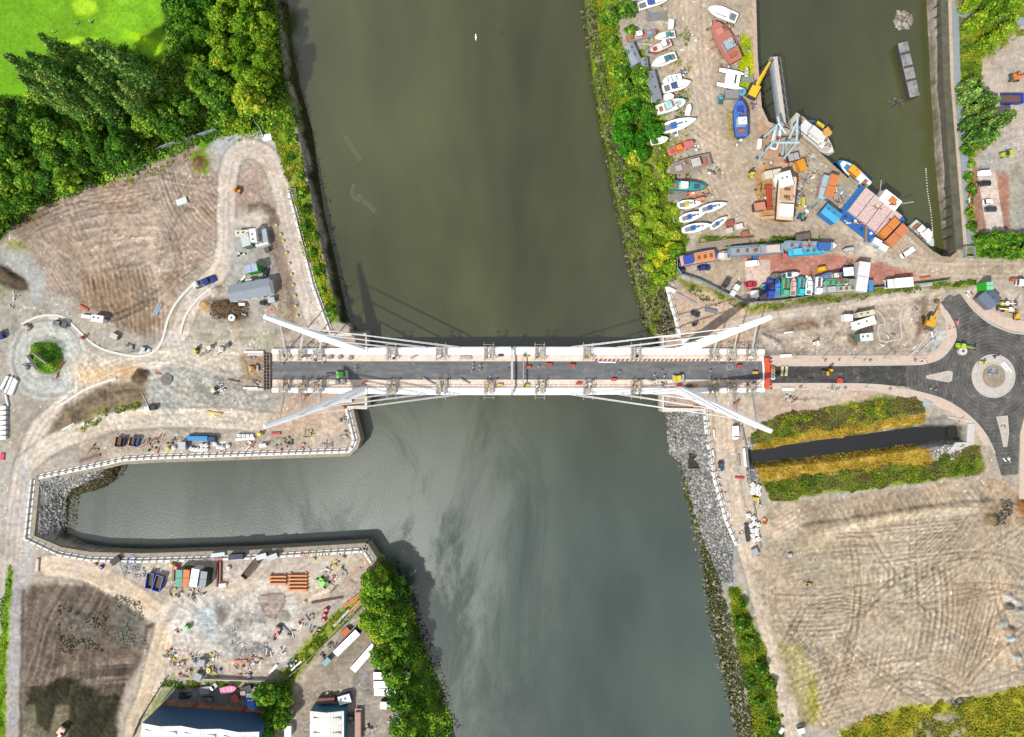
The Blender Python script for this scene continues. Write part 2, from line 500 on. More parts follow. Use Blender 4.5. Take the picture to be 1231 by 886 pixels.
paint([(322, 272), (336, 280), (352, 340), (356, 395), (340, 400), (328, 345), (320, 300)], (156, 136, 120), f=1.2, warp=.6, rg=.3)
paint([(284, 262), (310, 252), (322, 262), (318, 276), (296, 280), (284, 276)], (222, 208, 196), f=1.5)
paint([(276, 272), (322, 276), (330, 340), (330, 392), (290, 386), (272, 345)], (186, 180, 172), f=2, amt=.8, var=.22)
paint([(252, 362), (266, 358), (292, 364), (300, 378), (290, 390), (262, 384)], (116, 92, 66), f=2, var=.35, rg=.5)
mound(274, 372, 24, 11, 1.8, (112, 92, 70), rg=.5)
mound(258, 350, 9, 8, .9, (206, 186, 170), rg=.4)
mound(246, 368, 6, 8, 1.0, (196, 160, 112), rg=.4)
paint([(318, 370), (330, 362), (352, 372), (350, 392), (330, 388)], (176, 166, 142), f=2, amt=.7)
paint([(346, 364), (356, 352), (352, 380)], (120, 100, 84), f=2, amt=.8)
ringc = W(57, 431)
stroke([(57 + 33 * math.cos(a), 431 + 36 * math.sin(a)) for a in np.linspace(0, 6.283, 24)], 8.5, (204, 204, 198), f=.6, warp=.3)
for r_ in (29, 37):
 track([(57 + r_ * math.cos(a), 431 + (r_ + 2) * math.sin(a)) for a in np.linspace(.3, 5.6, 24)], 1.8, .95)
stroke([(57 + 42 * math.cos(a), 431 + 46 * math.sin(a)) for a in np.linspace(0, 6.283, 24)], 1.2, (168, 162, 150), f=.5, warp=.5, amt=.8)
mound(57, 431, 21, 22, 2.6, (92, 128, 30), rg=.5)
mound(66, 441, 8, 5, .4, (128, 88, 50), rz=.4, rg=.4)
mound(57, 457, 13, 5, .5, (182, 182, 180), rg=.4)
stroke([(95, 440), (135, 445), (170, 440), (210, 425), (250, 430), (320, 440)], 8, (216, 202, 184), f=2.5)
stroke([(100, 455), (140, 448), (160, 445)], 6, (226, 196, 160), f=2, amt=.9)
mound(152, 445, 14, 5, .4, (226, 188, 142))
paint([(64, 505), (90, 482), (130, 462), (165, 455), (176, 450), (176, 488), (150, 492), (110, 500), (80, 520), (58, 522)], (134, 118, 96), f=1.6, var=.3, rg=.5)
paint([(95, 505), (120, 490), (150, 485), (168, 480), (168, 490), (130, 498), (95, 512)], (150, 150, 60), f=1.2, amt=.7, blotch=(3, 0))
mound(168, 452, 11, 8, 1.2, (108, 90, 72), rg=.5)
for q in ((118, 480, 16, 5, -.45), (150, 472, 14, 5, -.3), (90, 500, 14, 5, -.6)):
 mound(q[0], q[1], q[2], q[3], .9, None, rz=-q[4])
stroke([(90, 520), (125, 507), (180, 493), (215, 490)], 3.0, (178, 182, 178), f=.8)
LROAD = [(30, 560), (60, 535), (110, 515), (160, 504), (230, 502), (300, 506), (380, 512), (405, 522)]
road(LROAD, 6.5, (226, 211, 192))
track(UROAD[14:], 2.4, .92); track(UROAD[14:], 5.5, .94)
paint([(340, 480), (405, 482), (418, 520), (420, 538), (350, 535), (318, 515)], (208, 182, 160), f=2, var=.12)
paint([(340, 472), (410, 474), (412, 490), (345, 488)], (196, 172, 156), f=1.5)
paint([(95, 530), (130, 520), (200, 520), (300, 518), (430, 520), (420, 540), (200, 548), (100, 552)], (196, 180, 164), f=2, amt=.7, var=.25, rg=.3)
paint([(130, 545), (430, 537), (430, 548), (130, 556)], (222, 206, 186), f=.8, warp=.2)
paint([(288, 426), (318, 428), (318, 462), (290, 462)], (176, 152, 128), f=1, warp=.4)
paint([(-300, 600), (34, 600), (40, 690), (26, 760), (22, 900), (-300, 900)], (198, 188, 180), f=3, amt=.7)
stroke([(14, 690), (8, 740), (4, 790), (2, 900)], 3.2, (134, 170, 40), f=.8, rg=.5)
stroke([(22, 690), (18, 760), (14, 900)], 3.6, (182, 176, 174), f=1, var=.12)
stroke([(29, 700), (27, 780), (24, 900)], 1.6, (108, 100, 88), f=.8, rg=.5)
stroke([(30, 560), (34, 640), (30, 700)], 4, (204, 200, 196), f=2)
DARKF = [(32, 705), (60, 700), (115, 702), (140, 715), (168, 740), (176, 770), (168, 800), (150, 830), (140, 900), (26, 900), (28, 780)]
paint(DARKF, (120, 106, 94), f=1.6, var=.25, rg=.6)
paint([(76, 732), (100, 722), (122, 736), (124, 768), (100, 785), (78, 775)], (120, 112, 102), f=2, blotch=(3, -.2), rg=.8, lift=.8)
paint([(138, 718), (160, 722), (176, 750), (165, 785), (140, 775)], (126, 124, 112), f=2, blotch=(3, -.1), rg=.8)
mound(95, 745, 20, 14, 1.4, None); mound(152, 755, 14, 12, 1.2, None)
furrow([(30, 790), (150, 785), (150, 830), (30, 840)], 75, 2.6, .12, .15, seed=71, bend=14)
paint([(40, 826), (75, 818), (110, 828), (140, 840), (142, 900), (30, 900), (32, 850)], (62, 60, 44), f=.7, warp=2.2, var=.4, rg=.5, lift=.3)
paint([(30, 848), (42, 846), (44, 870), (60, 880), (68, 848), (84, 848), (82, 900), (30, 900)], (128, 120, 98), f=.7, warp=.5, amt=.9)
track([(92, 800), (88, 840), (90, 870)], 2.2, 1.35, w=.4); track([(102, 800), (97, 830), (94, 886)], 1.2, 1.3, w=.4)
paint([(174, 752), (186, 748), (189, 758), (184, 775), (175, 782), (173, 765)], (104, 92, 78), f=.6, warp=.3)
paint([(178, 757), (184, 755), (183, 770), (176, 778)], (174, 162, 152), f=.6, warp=.3)
SR = [(60, 680), (100, 685), (150, 710), (185, 735), (200, 745), (190, 790), (180, 830), (165, 870), (160, 900)]
road(SR, 7.5, (228, 206, 180))
SR2 = [(200, 742), (240, 725), (290, 705), (330, 712), (390, 705), (420, 680)]
stroke(SR2, 7, (220, 202, 182), f=2); track(SR2, 2.4, .93); track(SR2, 5, .94)
paint([(210, 715), (330, 712), (365, 722), (345, 800), (300, 812), (215, 800), (205, 770)], (206, 198, 190), f=2.5, amt=.9, var=.2, rg=.3)
paint([(280, 740), (320, 735), (325, 785), (290, 800), (255, 780)], (160, 156, 148), f=3, blotch=(6, -.1), amt=.9, rg=.6)
paint([(235, 732), (262, 730), (262, 768), (242, 760)], (176, 186, 186), f=3, amt=.8)
paint([(258, 720), (275, 730), (270, 752), (262, 752)], (140, 124, 112), f=1, amt=.8)
paint([(312, 716), (342, 714), (342, 722), (334, 742), (322, 744)], (190, 170, 158), f=.5, warp=.3)
stroke([(312, 716), (342, 714), (342, 724), (330, 744), (320, 740), (311, 718)], .6, (110, 98, 88), f=.5, warp=.3, amt=.8)
mound(342, 740, 8, 8, .4, (168, 160, 146))
paint([(420, 670), (448, 668), (452, 690), (430, 706), (415, 700)], (200, 168, 140), f=1)
paint([(418, 695), (436, 680), (444, 690), (428, 702)], (150, 130, 112), f=.6, warp=.3, lift=-.5)
paint([(460, 700), (430, 735), (390, 775), (355, 815), (330, 830), (345, 800), (370, 770), (400, 740), (430, 712)], (150, 166, 60), f=1.4, var=.3, rg=.4)
paint([(300, 840), (322, 810), (350, 800), (352, 830), (345, 870), (320, 880)], (116, 150, 44), f=1, rg=.4)
paint([(458, 745), (430, 745), (400, 778), (372, 808), (355, 840), (350, 900), (500, 900), (500, 850), (488, 800), (455, 775)], (176, 162, 148), f=1.0, var=.14)
paint([(380, 800), (450, 745), (460, 752), (400, 812)], (150, 138, 118), f=2, amt=.6)
paint([(425, 805), (446, 806), (452, 835), (438, 835), (424, 820)], (140, 134, 126), f=1, amt=.8, blotch=(3, -.3))
paint([(206, 822), (330, 826), (320, 858), (196, 850)], (128, 130, 128), f=1, warp=.4)
paint([(200, 842), (325, 852), (325, 862), (192, 850)], (182, 138, 100), f=.6, warp=.2, var=.2)
paint([(200, 812), (300, 816), (320, 822), (210, 824)], (130, 160, 50), f=1, amt=.8, blotch=(3, -.2))
paint([(168, 860), (205, 820), (212, 824), (176, 880)], (140, 160, 60), f=.8, amt=.6)
paint([(195, 780), (330, 790), (340, 818), (200, 816)], (196, 178, 160), f=2, amt=.8, var=.3, rg=.4)
paint([(80, 655), (440, 660), (440, 700), (340, 700), (90, 690)], (214, 198, 182), f=2, amt=.8, var=.18)
paint([(130, 672), (175, 676), (180, 700), (140, 690)], (204, 200, 194), f=2, amt=.8, var=.3)
paint([(452, 668), (500, 705), (515, 800), (545, 900), (490, 900), (475, 800), (445, 740), (448, 700)], (84, 112, 36), f=1.2, var=.3, rg=.5)
stroke([(966, 634), (1060, 620), (1160, 606), (1190, 603)], 2.2, (228, 210, 182), f=.8, warp=.5, lift=1.0)
stroke([(357, 162), (372, 218), (385, 288), (398, 345)], 1.3, (170, 160, 150), f=.5, warp=.4)
paint([(47, 577), (148, 556), (160, 570), (100, 600), (90, 650), (40, 646)], (168, 166, 158), f=.6, warp=.2, rg=.4)
paint([(118, 566), (148, 556), (150, 572), (140, 590), (100, 600), (96, 650), (62, 650), (66, 600), (90, 590)], (112, 112, 58), f=1, warp=.6, amt=.85, var=.3, rg=.5)
# ---- right side
RB = [(703, -300), (740, -300), (745, 60), (775, 60), (800, 150), (808, 200), (808, 240), (830, 290), (816, 330), (800, 345), (790, 405), (778, 400), (755, 330), (740, 240), (712, 120), (700, 40)]
paint(RB, (132, 160, 40), f=1.2, var=.35, rg=.5)
stroke([(708, 0), (722, 80), (738, 150), (748, 215), (760, 280), (772, 330), (784, 385)], 2.4, (142, 128, 104), f=1, warp=.9, var=.35, rg=.6)
paint([(745, 160), (790, 170), (795, 230), (775, 230), (760, 200)], (190, 168, 120), f=3, amt=.7, blotch=(6, .05))
paint([(790, 345), (806, 345), (815, 405), (795, 405), (786, 380)], (196, 176, 140), f=1, var=.2)
paint([(790, -300), (905, -300), (908, 110), (925, 150), (1000, 205), (1060, 260), (1085, 285), (1130, 318), (1170, 318), (1231, 312), (1600, 312), (1600, 336), (1100, 330), (1045, 318), (960, 290), (900, 285), (850, 285), (830, 262), (812, 215), (800, 120), (790, 60)], (198, 180, 158), f=1.5, var=.1)
YR = [(832, -20), (836, 60), (846, 130), (858, 200), (880, 250), (915, 275), (960, 282), (1010, 290), (1060, 310), (1110, 322), (1170, 324), (1260, 322)]
stroke(YR, 9, (204, 184, 162), f=2.5, amt=.9)
track(YR, 2.6, .94); track(YR, 6, .95)
paint([(915, 262), (960, 272), (1000, 278), (1030, 290), (1020, 300), (960, 292), (905, 280)], (162, 148, 130), f=3, amt=.6)
paint([(1035, 290), (1070, 305), (1100, 318), (1080, 322), (1030, 305)], (214, 198, 182), f=.6, warp=.4, amt=.7)
paint([(908, 150), (925, 148), (945, 170), (962, 190), (958, 205), (915, 205)], (214, 176, 146), f=.7, warp=.3)
paint([(912, 185), (930, 205), (930, 262), (950, 262), (950, 267), (915, 266), (908, 230)], (206, 160, 104), f=.8, warp=.3)
stroke([(905, 0), (906, 70), (911, 130), (914, 150), (915, 200)], 2, (212, 186, 162), f=.4, warp=.1)
paint([(892, 40), (902, 45), (906, 75), (904, 105), (888, 106), (890, 70)], (172, 178, 40), f=.8, rg=.4)
paint([(876, 130), (884, 132), (884, 165), (905, 168), (880, 168), (875, 150)], (176, 160, 60), f=.8, amt=.7)
paint([(840, 290), (895, 292), (905, 340), (900, 356), (822, 328), (814, 312)], (190, 172, 150), f=.8, var=.12)
paint([(893, 302), (1000, 306), (1060, 316), (1100, 326), (1100, 342), (1050, 345), (1000, 330), (925, 345), (895, 350)], (198, 138, 120), f=.8, var=.16)
paint([(895, 312), (926, 312), (926, 344), (897, 346)], (226, 200, 184), f=.3, warp=.1, var=.06)
paint([(838, 284), (905, 284), (905, 296), (840, 296)], (150, 150, 80), f=.8, amt=.6, blotch=(4, -.1))
paint([(935, 287), (985, 288), (985, 292), (870, 296), (905, 290)], (120, 140, 60), f=.6, amt=.7)
paint([(805, 330), (830, 338), (900, 366), (1130, 334), (1150, 340), (1120, 352), (900, 376), (830, 355)], (150, 150, 70), f=1.0, var=.3, rg=.3)
paint([(930, 365), (1010, 355), (1110, 345), (1110, 352), (1010, 366), (930, 380)], (132, 116, 100), f=1.4, amt=.8, var=.2)
paint([(805, 345), (850, 352), (905, 376), (930, 380), (925, 420), (830, 420), (815, 405)], (212, 184, 160), f=1.6, var=.14)
HR = [(880, 392), (925, 382), (1000, 371), (1080, 358), (1130, 352)]
road(HR, 4, (222, 204, 184))
SITE = [(905, 402), (925, 388), (1010, 375), (1110, 358), (1140, 372), (1150, 400), (1140, 425), (1110, 435), (925, 436), (905, 420)]
paint(SITE, (190, 172, 154), f=1.5, var=.2, rg=.3)
paint([(940, 388), (1000, 384), (1002, 392), (950, 398)], (134, 104, 72), f=1.6, blotch=(4, -.3), amt=.8, rg=.4)
paint([(905, 405), (940, 395), (930, 425), (905, 425)], (178, 168, 160), f=2, amt=.9, var=.25, rg=.4)
mound(927, 410, 20, 5, 1.2, (196, 180, 170), rz=-.7, rg=.4); mound(940, 400, 22, 6, .8, None)
mound(1024, 408, 5, 10, .9, (136, 116, 96), rz=.5, rg=.4)
paint([(920, 424), (945, 428), (950, 434), (918, 434)], (126, 122, 106), f=1, amt=.8)
paint([(1075, 366), (1115, 360), (1140, 375), (1145, 400), (1130, 425), (1100, 432), (1092, 400)], (200, 186, 170), f=1.5, amt=.9)
paint([(1105, 362), (1114, 360), (1108, 395), (1098, 412), (1100, 385)], (120, 92, 66), f=1.2, amt=.8, var=.3)
paint([(1082, 364), (1092, 356), (1130, 350), (1130, 358), (1100, 366)], (140, 126, 106), f=1, amt=.6, blotch=(3, 0))
paint([(1115, 430), (1126, 398), (1148, 395), (1146, 412), (1130, 432)], (206, 206, 200), f=1, amt=.8)
paint([(1150, 345), (1231, 345), (1600, 345), (1600, 405), (1231, 402), (1190, 385), (1160, 362)], (210, 192, 174), f=1.2)
paint([(1150, 340), (1175, 338), (1175, 345), (1140, 346)], (130, 150, 40), f=.6, amt=.8)
paint([(925, 462), (1060, 464), (1110, 472), (1150, 492), (1172, 520), (1186, 560), (1186, 590), (1170, 575), (1150, 500), (1100, 484), (1000, 478), (925, 478)], (212, 190, 172), f=1.2, var=.12)
CRN = [(925, 476), (1000, 482), (1040, 476), (1050, 480), (1000, 492), (930, 510), (905, 500), (905, 478)]
paint(CRN, (206, 180, 158), f=1.5, var=.2)
mound(970, 481, 30, 3, .6, (204, 186, 168)); mound(948, 470, 9, 5, .8, (190, 188, 180))
paint([(902, 525), (935, 500), (1000, 490), (1050, 477), (1108, 478), (1112, 496), (1040, 512), (900, 540)], (124, 140, 44), f=1.2, var=.35, rg=.6)
paint([(905, 535), (960, 518), (1040, 510), (1112, 498), (1116, 508), (1040, 522), (905, 545)], (216, 178, 76), f=1, var=.2, rg=.3)
paint([(908, 560), (1000, 545), (1100, 535), (1122, 545), (1122, 560), (1000, 570), (915, 582)], (196, 160, 66), f=1, var=.25, rg=.3)
paint([(915, 580), (1000, 568), (1120, 556), (1150, 540), (1178, 535), (1182, 568), (1100, 580), (1000, 592), (930, 602)], (126, 148, 38), f=1, var=.35, rg=.6)
paint([(1112, 502), (1135, 500), (1160, 512), (1170, 535), (1140, 552), (1116, 548)], (160, 154, 148), f=.8, warp=.3, rg=.4)
stroke([(915, 577), (1000, 570), (1060, 563)], .9, (232, 204, 130), f=.5)
paint([(820, 475), (905, 478), (905, 540), (912, 600), (925, 640), (915, 660), (888, 660), (874, 625), (858, 575), (850, 520), (846, 492)], (216, 196, 176), f=1, var=.1)
RH = [(870, 480), (872, 540), (882, 600), (896, 650), (915, 720), (930, 780), (945, 840), (955, 900)]
road(RH, 6.5, (226, 206, 184))
paint([(898, 528), (910, 525), (912, 545), (898, 560), (910, 570), (912, 590), (902, 580)], (160, 160, 158), f=.8)
paint([(806, 492), (848, 492), (852, 530), (858, 575), (873, 625), (886, 658), (884, 700), (876, 715), (868, 700), (850, 650), (838, 610), (824, 560), (806, 545)], (172, 172, 172), f=.8, warp=.4, var=.18, rg=.5)
stroke([(806, 500), (808, 540), (826, 565), (832, 600), (845, 640), (856, 680), (862, 720), (870, 770), (882, 820), (898, 886), (920, 960)], 5, (92, 98, 44), f=1.2, warp=.8, var=.35, rg=.6)
stroke([(840, 600), (850, 640), (862, 690), (876, 750), (892, 800), (905, 860)], 2.2, (164, 158, 148), f=1, warp=.6, var=.3, rg=.4)
paint([(876, 706), (888, 706), (900, 730), (915, 770), (930, 830), (940, 880), (945, 960), (915, 960), (905, 870), (890, 790), (878, 740)], (130, 158, 36), f=1, var=.3, rg=.6)
FR = [(925, 650), (925, 606), (1000, 600), (1100, 585), (1170, 572), (1195, 590), (1600, 600), (1600, 830), (1231, 830), (1170, 838), (1090, 850), (1000, 878), (965, 872), (940, 800), (925, 740), (900, 680)]
paint(FR, (194, 176, 152), f=1.6, var=.08, rg=.35)
paint([(968, 603), (1060, 590), (1160, 582), (1190, 590), (1190, 608), (1150, 612), (1060, 625), (980, 640), (966, 630)], (170, 150, 126), f=1.5, amt=.7, var=.15)
paint([(980, 640), (1060, 622), (1190, 606), (1190, 613), (1060, 632), (985, 650)], (228, 208, 178), f=1.2, amt=.8)
paint([(930, 610), (965, 606), (962, 640), (930, 645)], (206, 186, 164), f=2)
paint([(1140, 705), (1175, 700), (1180, 800), (1150, 790)], (168, 148, 124), f=4, amt=.7)
paint([(1195, 690), (1215, 690), (1218, 800), (1195, 800)], (222, 192, 158), f=4, amt=.7)
paint([(935, 770), (965, 772), (978, 810), (985, 870), (968, 872), (950, 830)], (182, 170, 110), f=2, amt=.7, var=.2)
paint([(975, 810), (984, 850), (978, 872), (970, 830)], (170, 166, 60), f=1.5, amt=.8)
paint([(1180, 575), (1205, 578), (1235, 600), (1235, 640), (1195, 630), (1178, 600)], (190, 166, 136), f=2, var=.25, rg=.5)
mound(1192, 625, 12, 8, 1.4, (168, 146, 108), rg=.6); mound(1178, 600, 20, 12, .8, (196, 176, 152), rg=.4)
mound(1215, 612, 9, 8, 1.3, (196, 166, 142)); mound(1228, 610, 8, 10, 1.5, (176, 112, 66))
for (mx_, my_, c_) in ((1212, 716, (204, 200, 190)), (1222, 722, (204, 200, 190)), (1212, 728, (120, 116, 104)), (1206, 748, (204, 200, 190)), (1214, 757, (174, 150, 130)), (1214, 767, (196, 206, 204)), (1224, 732, (190, 186, 176)), (1222, 790, (204, 200, 190))):
 mound(mx_, my_, 7, 5, 1.3, c_, rg=.4)
BANKSW = [(1010, 876), (1080, 852), (1170, 838), (1231, 826), (1600, 800), (1600, 1000), (985, 1000)]
paint(BANKSW, (164, 166, 44), f=1.2, var=.3, rg=.6)
paint([(1120, 858), (1160, 856), (1160, 900), (1080, 900), (1105, 872)], (160, 148, 136), f=2, amt=.9)
paint([(1160, -300), (1600, -300), (1600, 312), (1165, 312)], (204, 190, 176), f=1, var=.12)
paint([(1150, -300), (1245, -300), (1240, 20), (1206, 55), (1178, 75), (1185, 110), (1200, 160), (1165, 200), (1172, 300), (1150, 300)], (134, 158, 42), f=1.5, var=.3, rg=.5)
paint([(1148, -300), (1180, -300), (1160, 60), (1150, 90)], (150, 136, 116), f=1, amt=.7)
paint([(1165, 210), (1172, 200), (1212, 204), (1216, 275), (1170, 280)], (176, 132, 112), f=.8, warp=.3)
paint([(1175, 206), (1196, 202), (1207, 276), (1186, 279)], (232, 214, 200), f=.25, warp=.1, var=.05)
paint([(1213, 200), (1600, 210), (1600, 274), (1215, 276)], (176, 172, 158), f=1.5)
paint([(1180, 180), (1215, 175), (1215, 210), (1180, 205)], (196, 192, 186), f=2, amt=.7)
paint([(1165, 282), (1600, 280), (1600, 312), (1165, 310)], (112, 140, 40), f=1.2, rg=.5)
stroke([(340, 0), (347, 60), (355, 110), (367, 155), (380, 225), (394, 290), (404, 340), (412, 384)], 3.0, (54, 60, 28), f=.8, warp=1.0, var=.4, rg=.6)
# --- water bodies: top edge of bank (z 0) and toe (z -6)
RIV_TOP = [(330, -900), (330, 0), (338, 60), (345, 110), (358, 160), (372, 225), (385, 290), (398, 345), (409, 386), (421, 392), (421, 401), (442, 401), (442, 490), (422, 490), (432, 532), (420, 547), (190, 554), (150, 557), (48, 578), (39, 645), (76, 660), (170, 668), (300, 664), (440, 655), (452, 672), (470, 690), (478, 740), (500, 800), (520, 860), (540, 1000), (560, 1300),
   (985, 1300), (930, 980), (902, 886), (888, 830), (874, 770), (866, 720), (868, 690), (880, 657), (871, 625), (856, 575), (849, 530), (846, 493), (795, 493), (795, 404), (786, 398), (770, 345), (756, 285), (741, 220), (728, 150), (715, 80), (706, 0), (700, -900)]
RIV_TOE = [(344, -900), (346, 0), (352, 60), (362, 110), (375, 155), (389, 253), (400, 300), (409, 340), (417, 380), (426, 390), (426, 397), (446, 397), (446, 491), (426, 491), (435, 530), (424, 543), (190, 550), (146, 559), (139, 575), (120, 588), (84, 597), (79, 640), (106, 655), (170, 662), (300, 658), (437, 650), (448, 655), (462, 672), (484, 700), (500, 755), (524, 820), (548, 886), (590, 1300),
   (960, 1300), (905, 940), (888, 886), (876, 830), (866, 790), (856, 745), (850, 700), (846, 670), (838, 640), (829, 610), (824, 585), (822, 560), (807, 540), (806, 496), (791, 492), (791, 402), (776, 380), (769, 355), (760, 320), (748, 275), (739, 220), (733, 190), (722, 130), (716, 100), (710, 50), (704, 0), (690, -900)]
DOCK_TOP = [(905, -900), (906, 0), (907, 70), (912, 130), (920, 150), (950, 160), (975, 180), (1010, 212), (1045, 243), (1060, 262), (1092, 282), (1120, 306), (1140, 316), (1150, 312), (1152, 300), (1143, 200), (1136, 100), (1133, 0), (1128, -900)]
DOCK_TOE = [(909, -900), (909, 0), (910, 70), (915, 130), (922, 148), (952, 158), (977, 178), (1012, 210), (1047, 241), (1062, 260), (1094, 279), (1120, 302), (1132, 309), (1136, 300), (1134, 290), (1125, 200), (1119, 100), (1114, 0), (1108, -900)]
CAN_TOP = [(898, 536), (1000, 519), (1100, 505), (1160, 508), (1160, 532), (1100, 541), (1000, 556), (898, 564)]
CAN_TOE = [(900, 541), (1000, 527), (1100, 513), (1150, 513), (1150, 526), (1100, 533), (1000, 547), (900, 557)]
for top, toe, wz in ((RIV_TOP, RIV_TOE, WZ), (DOCK_TOP, DOCK_TOE, WZ), (CAN_TOP, CAN_TOE, -3.0)):
 T = PW(top, 0); V = PW(toe, wz); sl = bbox(T, 4); gx, gy = X[sl], Y[sl]
 dt = sdf(T, gx, gy); dv = sdf(V, gx, gy)
 a = np.clip(-dt, 0, None); b = np.clip(dv, 0, None)
 t = np.where(dt < 0, a / (a + b + 1e-6), 0)
 nz = fbm(gx, gy, 3, 3, 77)
 h = np.where(dv < 0, wz - np.clip(-dv * 0.6, 0, 3), wz * t)
 mid = np.clip(t * (1 - t) * 4, 0, 1) * (dv > 0)
 Hf[sl] = np.where(dt < 0, h + nz * .5 * mid, Hf[sl])
 m = np.where(dt < 0, np.clip((t - .45) / .3, 0, 1), 0) * np.clip(.75 + nz * .6, 0, 1)
 applyc(sl, m * .8, (66, 70, 34), .3, 99)
Hf += RG * 0.9 * fbm(X, Y, 2.2, 4, 200) * (np.abs(Hf) < 5)
n1 = fbm(X, Y, 1.2, 3, 300); n2 = fbm(X, Y, 22, 3, 310)
n3 = fbm(X, Y, 4.5, 4, 320)
C *= (1 + (.05 + .10 * np.clip(RG * 3, 0, 1)) * np.tanh(4 * fbm(X, Y, 1.0, 2, 390)) + (.05 * np.clip(RG * 5 - .2, 0, 1)) * np.tanh(4 * fbm(WX, WY, 3.2, 3, 395)))[..., None]
rdg = 1 - 2 * np.abs(fbm(WX, WY, 7, 4, 380))
C *= (1 + (.04 + .16 * RG) * n1 + .10 * n2 + .10 * n3 - .13 * np.clip(rdg - .55, 0, 1) / .45 * (RG > .05))[..., None]
hue = fbm(X, Y, 9, 5, 330)[..., None] * (C[..., :1] > .12) * .08
C *= np.array([.975, 1.0, 1.01]); C *= 1 + hue * np.array([.9, -.05, -1.1])
sp = np.clip((vnoise(X, Y, .62, 340) - .86) / .14, 0, 1) * (fbm(X, Y, 8, 3, 350) > .0) * (C[..., 1] > .12) * (np.abs(Hf) < 5)
C *= (1 - .5 * sp)[..., None]
sp = np.clip((vnoise(X, Y, .7, 360) - .88) / .12, 0, 1) * (fbm(X, Y, 8, 3, 370) > .1) * (C[..., 0] > C[..., 1]) * (C[..., 1] > .12)
C += (sp * .35)[..., None]
def arcs(poly, n, seed, rad=(20, 60), ln=(25, 70), dk=(.86, 1.1)):
 r = random.Random(seed); P = PW(poly)
 x0, x1, y0, y1 = P[:, 0].min(), P[:, 0].max(), P[:, 1].min(), P[:, 1].max()
 for _ in range(n):
  x, y, a = r.uniform(x0, x1), r.uniform(y0, y1), r.uniform(0, 6.28)
  k = r.choice((-1, 1)) / r.uniform(*rad); pts = []
  for s in range(int(r.uniform(*ln) / 4)):
   if not inside(P, np.array([x]), np.array([y]))[0]: break
   pts.append((x, y)); x += 4 * math.cos(a); y += 4 * math.sin(a); a += 4 * k
  if len(pts) > 3: track(pts, 2.2, r.uniform(*dk), w=r.uniform(.2, .5), px=False)
brush(FR, 10, .06, .05, seed=401, bend=9); brush(FIELDL, 15, .05, .04, seed=501, bend=6)
for a in (([(925, 650), (965, 645), (1155, 622), (1155, 668), (1040, 690), (940, 700)], 7, 1.5, .13, .09, 410), ([(1010, 695), (1150, 672), (1152, 800), (1040, 812), (1015, 760)], 84, 2.0, .15, .10, 420), ([(1085, 640), (1165, 625), (1160, 700), (1090, 720)], 42, 1.5, .13, .08, 430),
   ([(925, 705), (1015, 700), (1030, 770), (945, 765)], 4, 1.6, .14, .09, 440), ([(955, 765), (1060, 790), (1150, 800), (1160, 832), (1060, 850), (1000, 872), (975, 860)], 22, 1.7, .13, .09, 450), ([(1160, 640), (1240, 640), (1240, 700), (1165, 720)], 60, 1.6, .12, .08, 460), ([(1150, 720), (1200, 720), (1200, 832), (1150, 832)], 78, 1.5, .12, .07, 470),
   ([(975, 606), (1190, 584), (1190, 604), (985, 632)], -58, 1.8, .09, .06, 480), ([(925, 606), (965, 606), (970, 640), (930, 645)], 30, 1.6, .07, .05, 490), ([(1010, 640), (1150, 622), (1150, 650), (1020, 668)], -6, 1.4, .09, .06, 495)):
 furrow(a[0], a[1], a[2], a[3] * 1.5, a[4] * 1.5, f=3.5, seed=a[5], bend=5)
furrow([(92, 264), (190, 246), (192, 318), (100, 334)], 9, 3.3, .13, .2, f=4, seed=521, bend=2)
for a in (([(95, 325), (190, 318), (206, 398), (180, 404), (112, 376)], -84, 1.7, .17, .10, 531, .006), ([(190, 195), (262, 205), (262, 310), (222, 345), (196, 320)], -52, 1.5, .12, .07, 541, -.012), ([(205, 320), (240, 322), (205, 372), (190, 360)], 35, 1.4, .12, .07, 545, 0), ([(30, 290), (95, 280), (108, 370), (60, 346)], -52, 1.4, .12, .08, 551, .008), ([(20, 250), (170, 205), (185, 240), (95, 262), (35, 285)], 14, 1.6, .10, .07, 561, .002)):
 furrow(a[0], a[1], a[2], a[3] * 1.35, a[4] * 1.3, f=3, seed=a[5], curve=a[6], bend=2)
for k in range(6):
 track([(1040, 741 - k * 4), (1000, 737 - k * 4), (975 - k * 2, 745 - k * 2), (968 - k * 4, 758), (978 - k * 3, 772 + k * 2), (1000, 790 + k * 4), (1030, 808 + k * 5)], .9, .8, w=.2)
brush(DARKF, 60, .22, .16, seed=541, bend=14); brush([(60, 785), (160, 785), (150, 835), (40, 835)], 20, .3, .2, seed=551, curve=.01)
brush([(205, 400), (330, 400), (335, 510), (100, 520), (60, 500), (60, 380)], 5, .12, .04, seed=561, bend=10); brush(SITE, 10, .12, .08, seed=571)
brush([(90, 665), (440, 665), (440, 710), (330, 800), (200, 810), (190, 700)], 15, .13, .05, seed=581, bend=20)
brush([(830, -10), (900, -10), (890, 240), (1100, 312), (1100, 330), (860, 285), (830, 200)], 95, .06, .0, seed=591, bend=8)
arcs(FR, 110, 5, rad=(25, 150), ln=(40, 130), dk=(.62, .93)); arcs(FIELDL, 60, 6, rad=(25, 90), ln=(30, 90), dk=(.68, .95)); arcs(DARKF, 45, 8, (10, 40), (15, 40), (.8, 1.3))
arcs([(205, 400), (330, 400), (335, 510), (100, 520), (60, 500), (60, 380)], 60, 9, dk=(.88, 1.08))
arcs([(90, 665), (440, 665), (440, 710), (330, 800), (200, 810), (190, 700)], 45, 10, (15, 50), (15, 45), (.88, 1.06))
arcs(SITE, 25, 12, dk=(.88, 1.06)); arcs([(812, 350), (920, 385), (920, 410), (820, 410)], 14, 13, dk=(.9, 1.05))
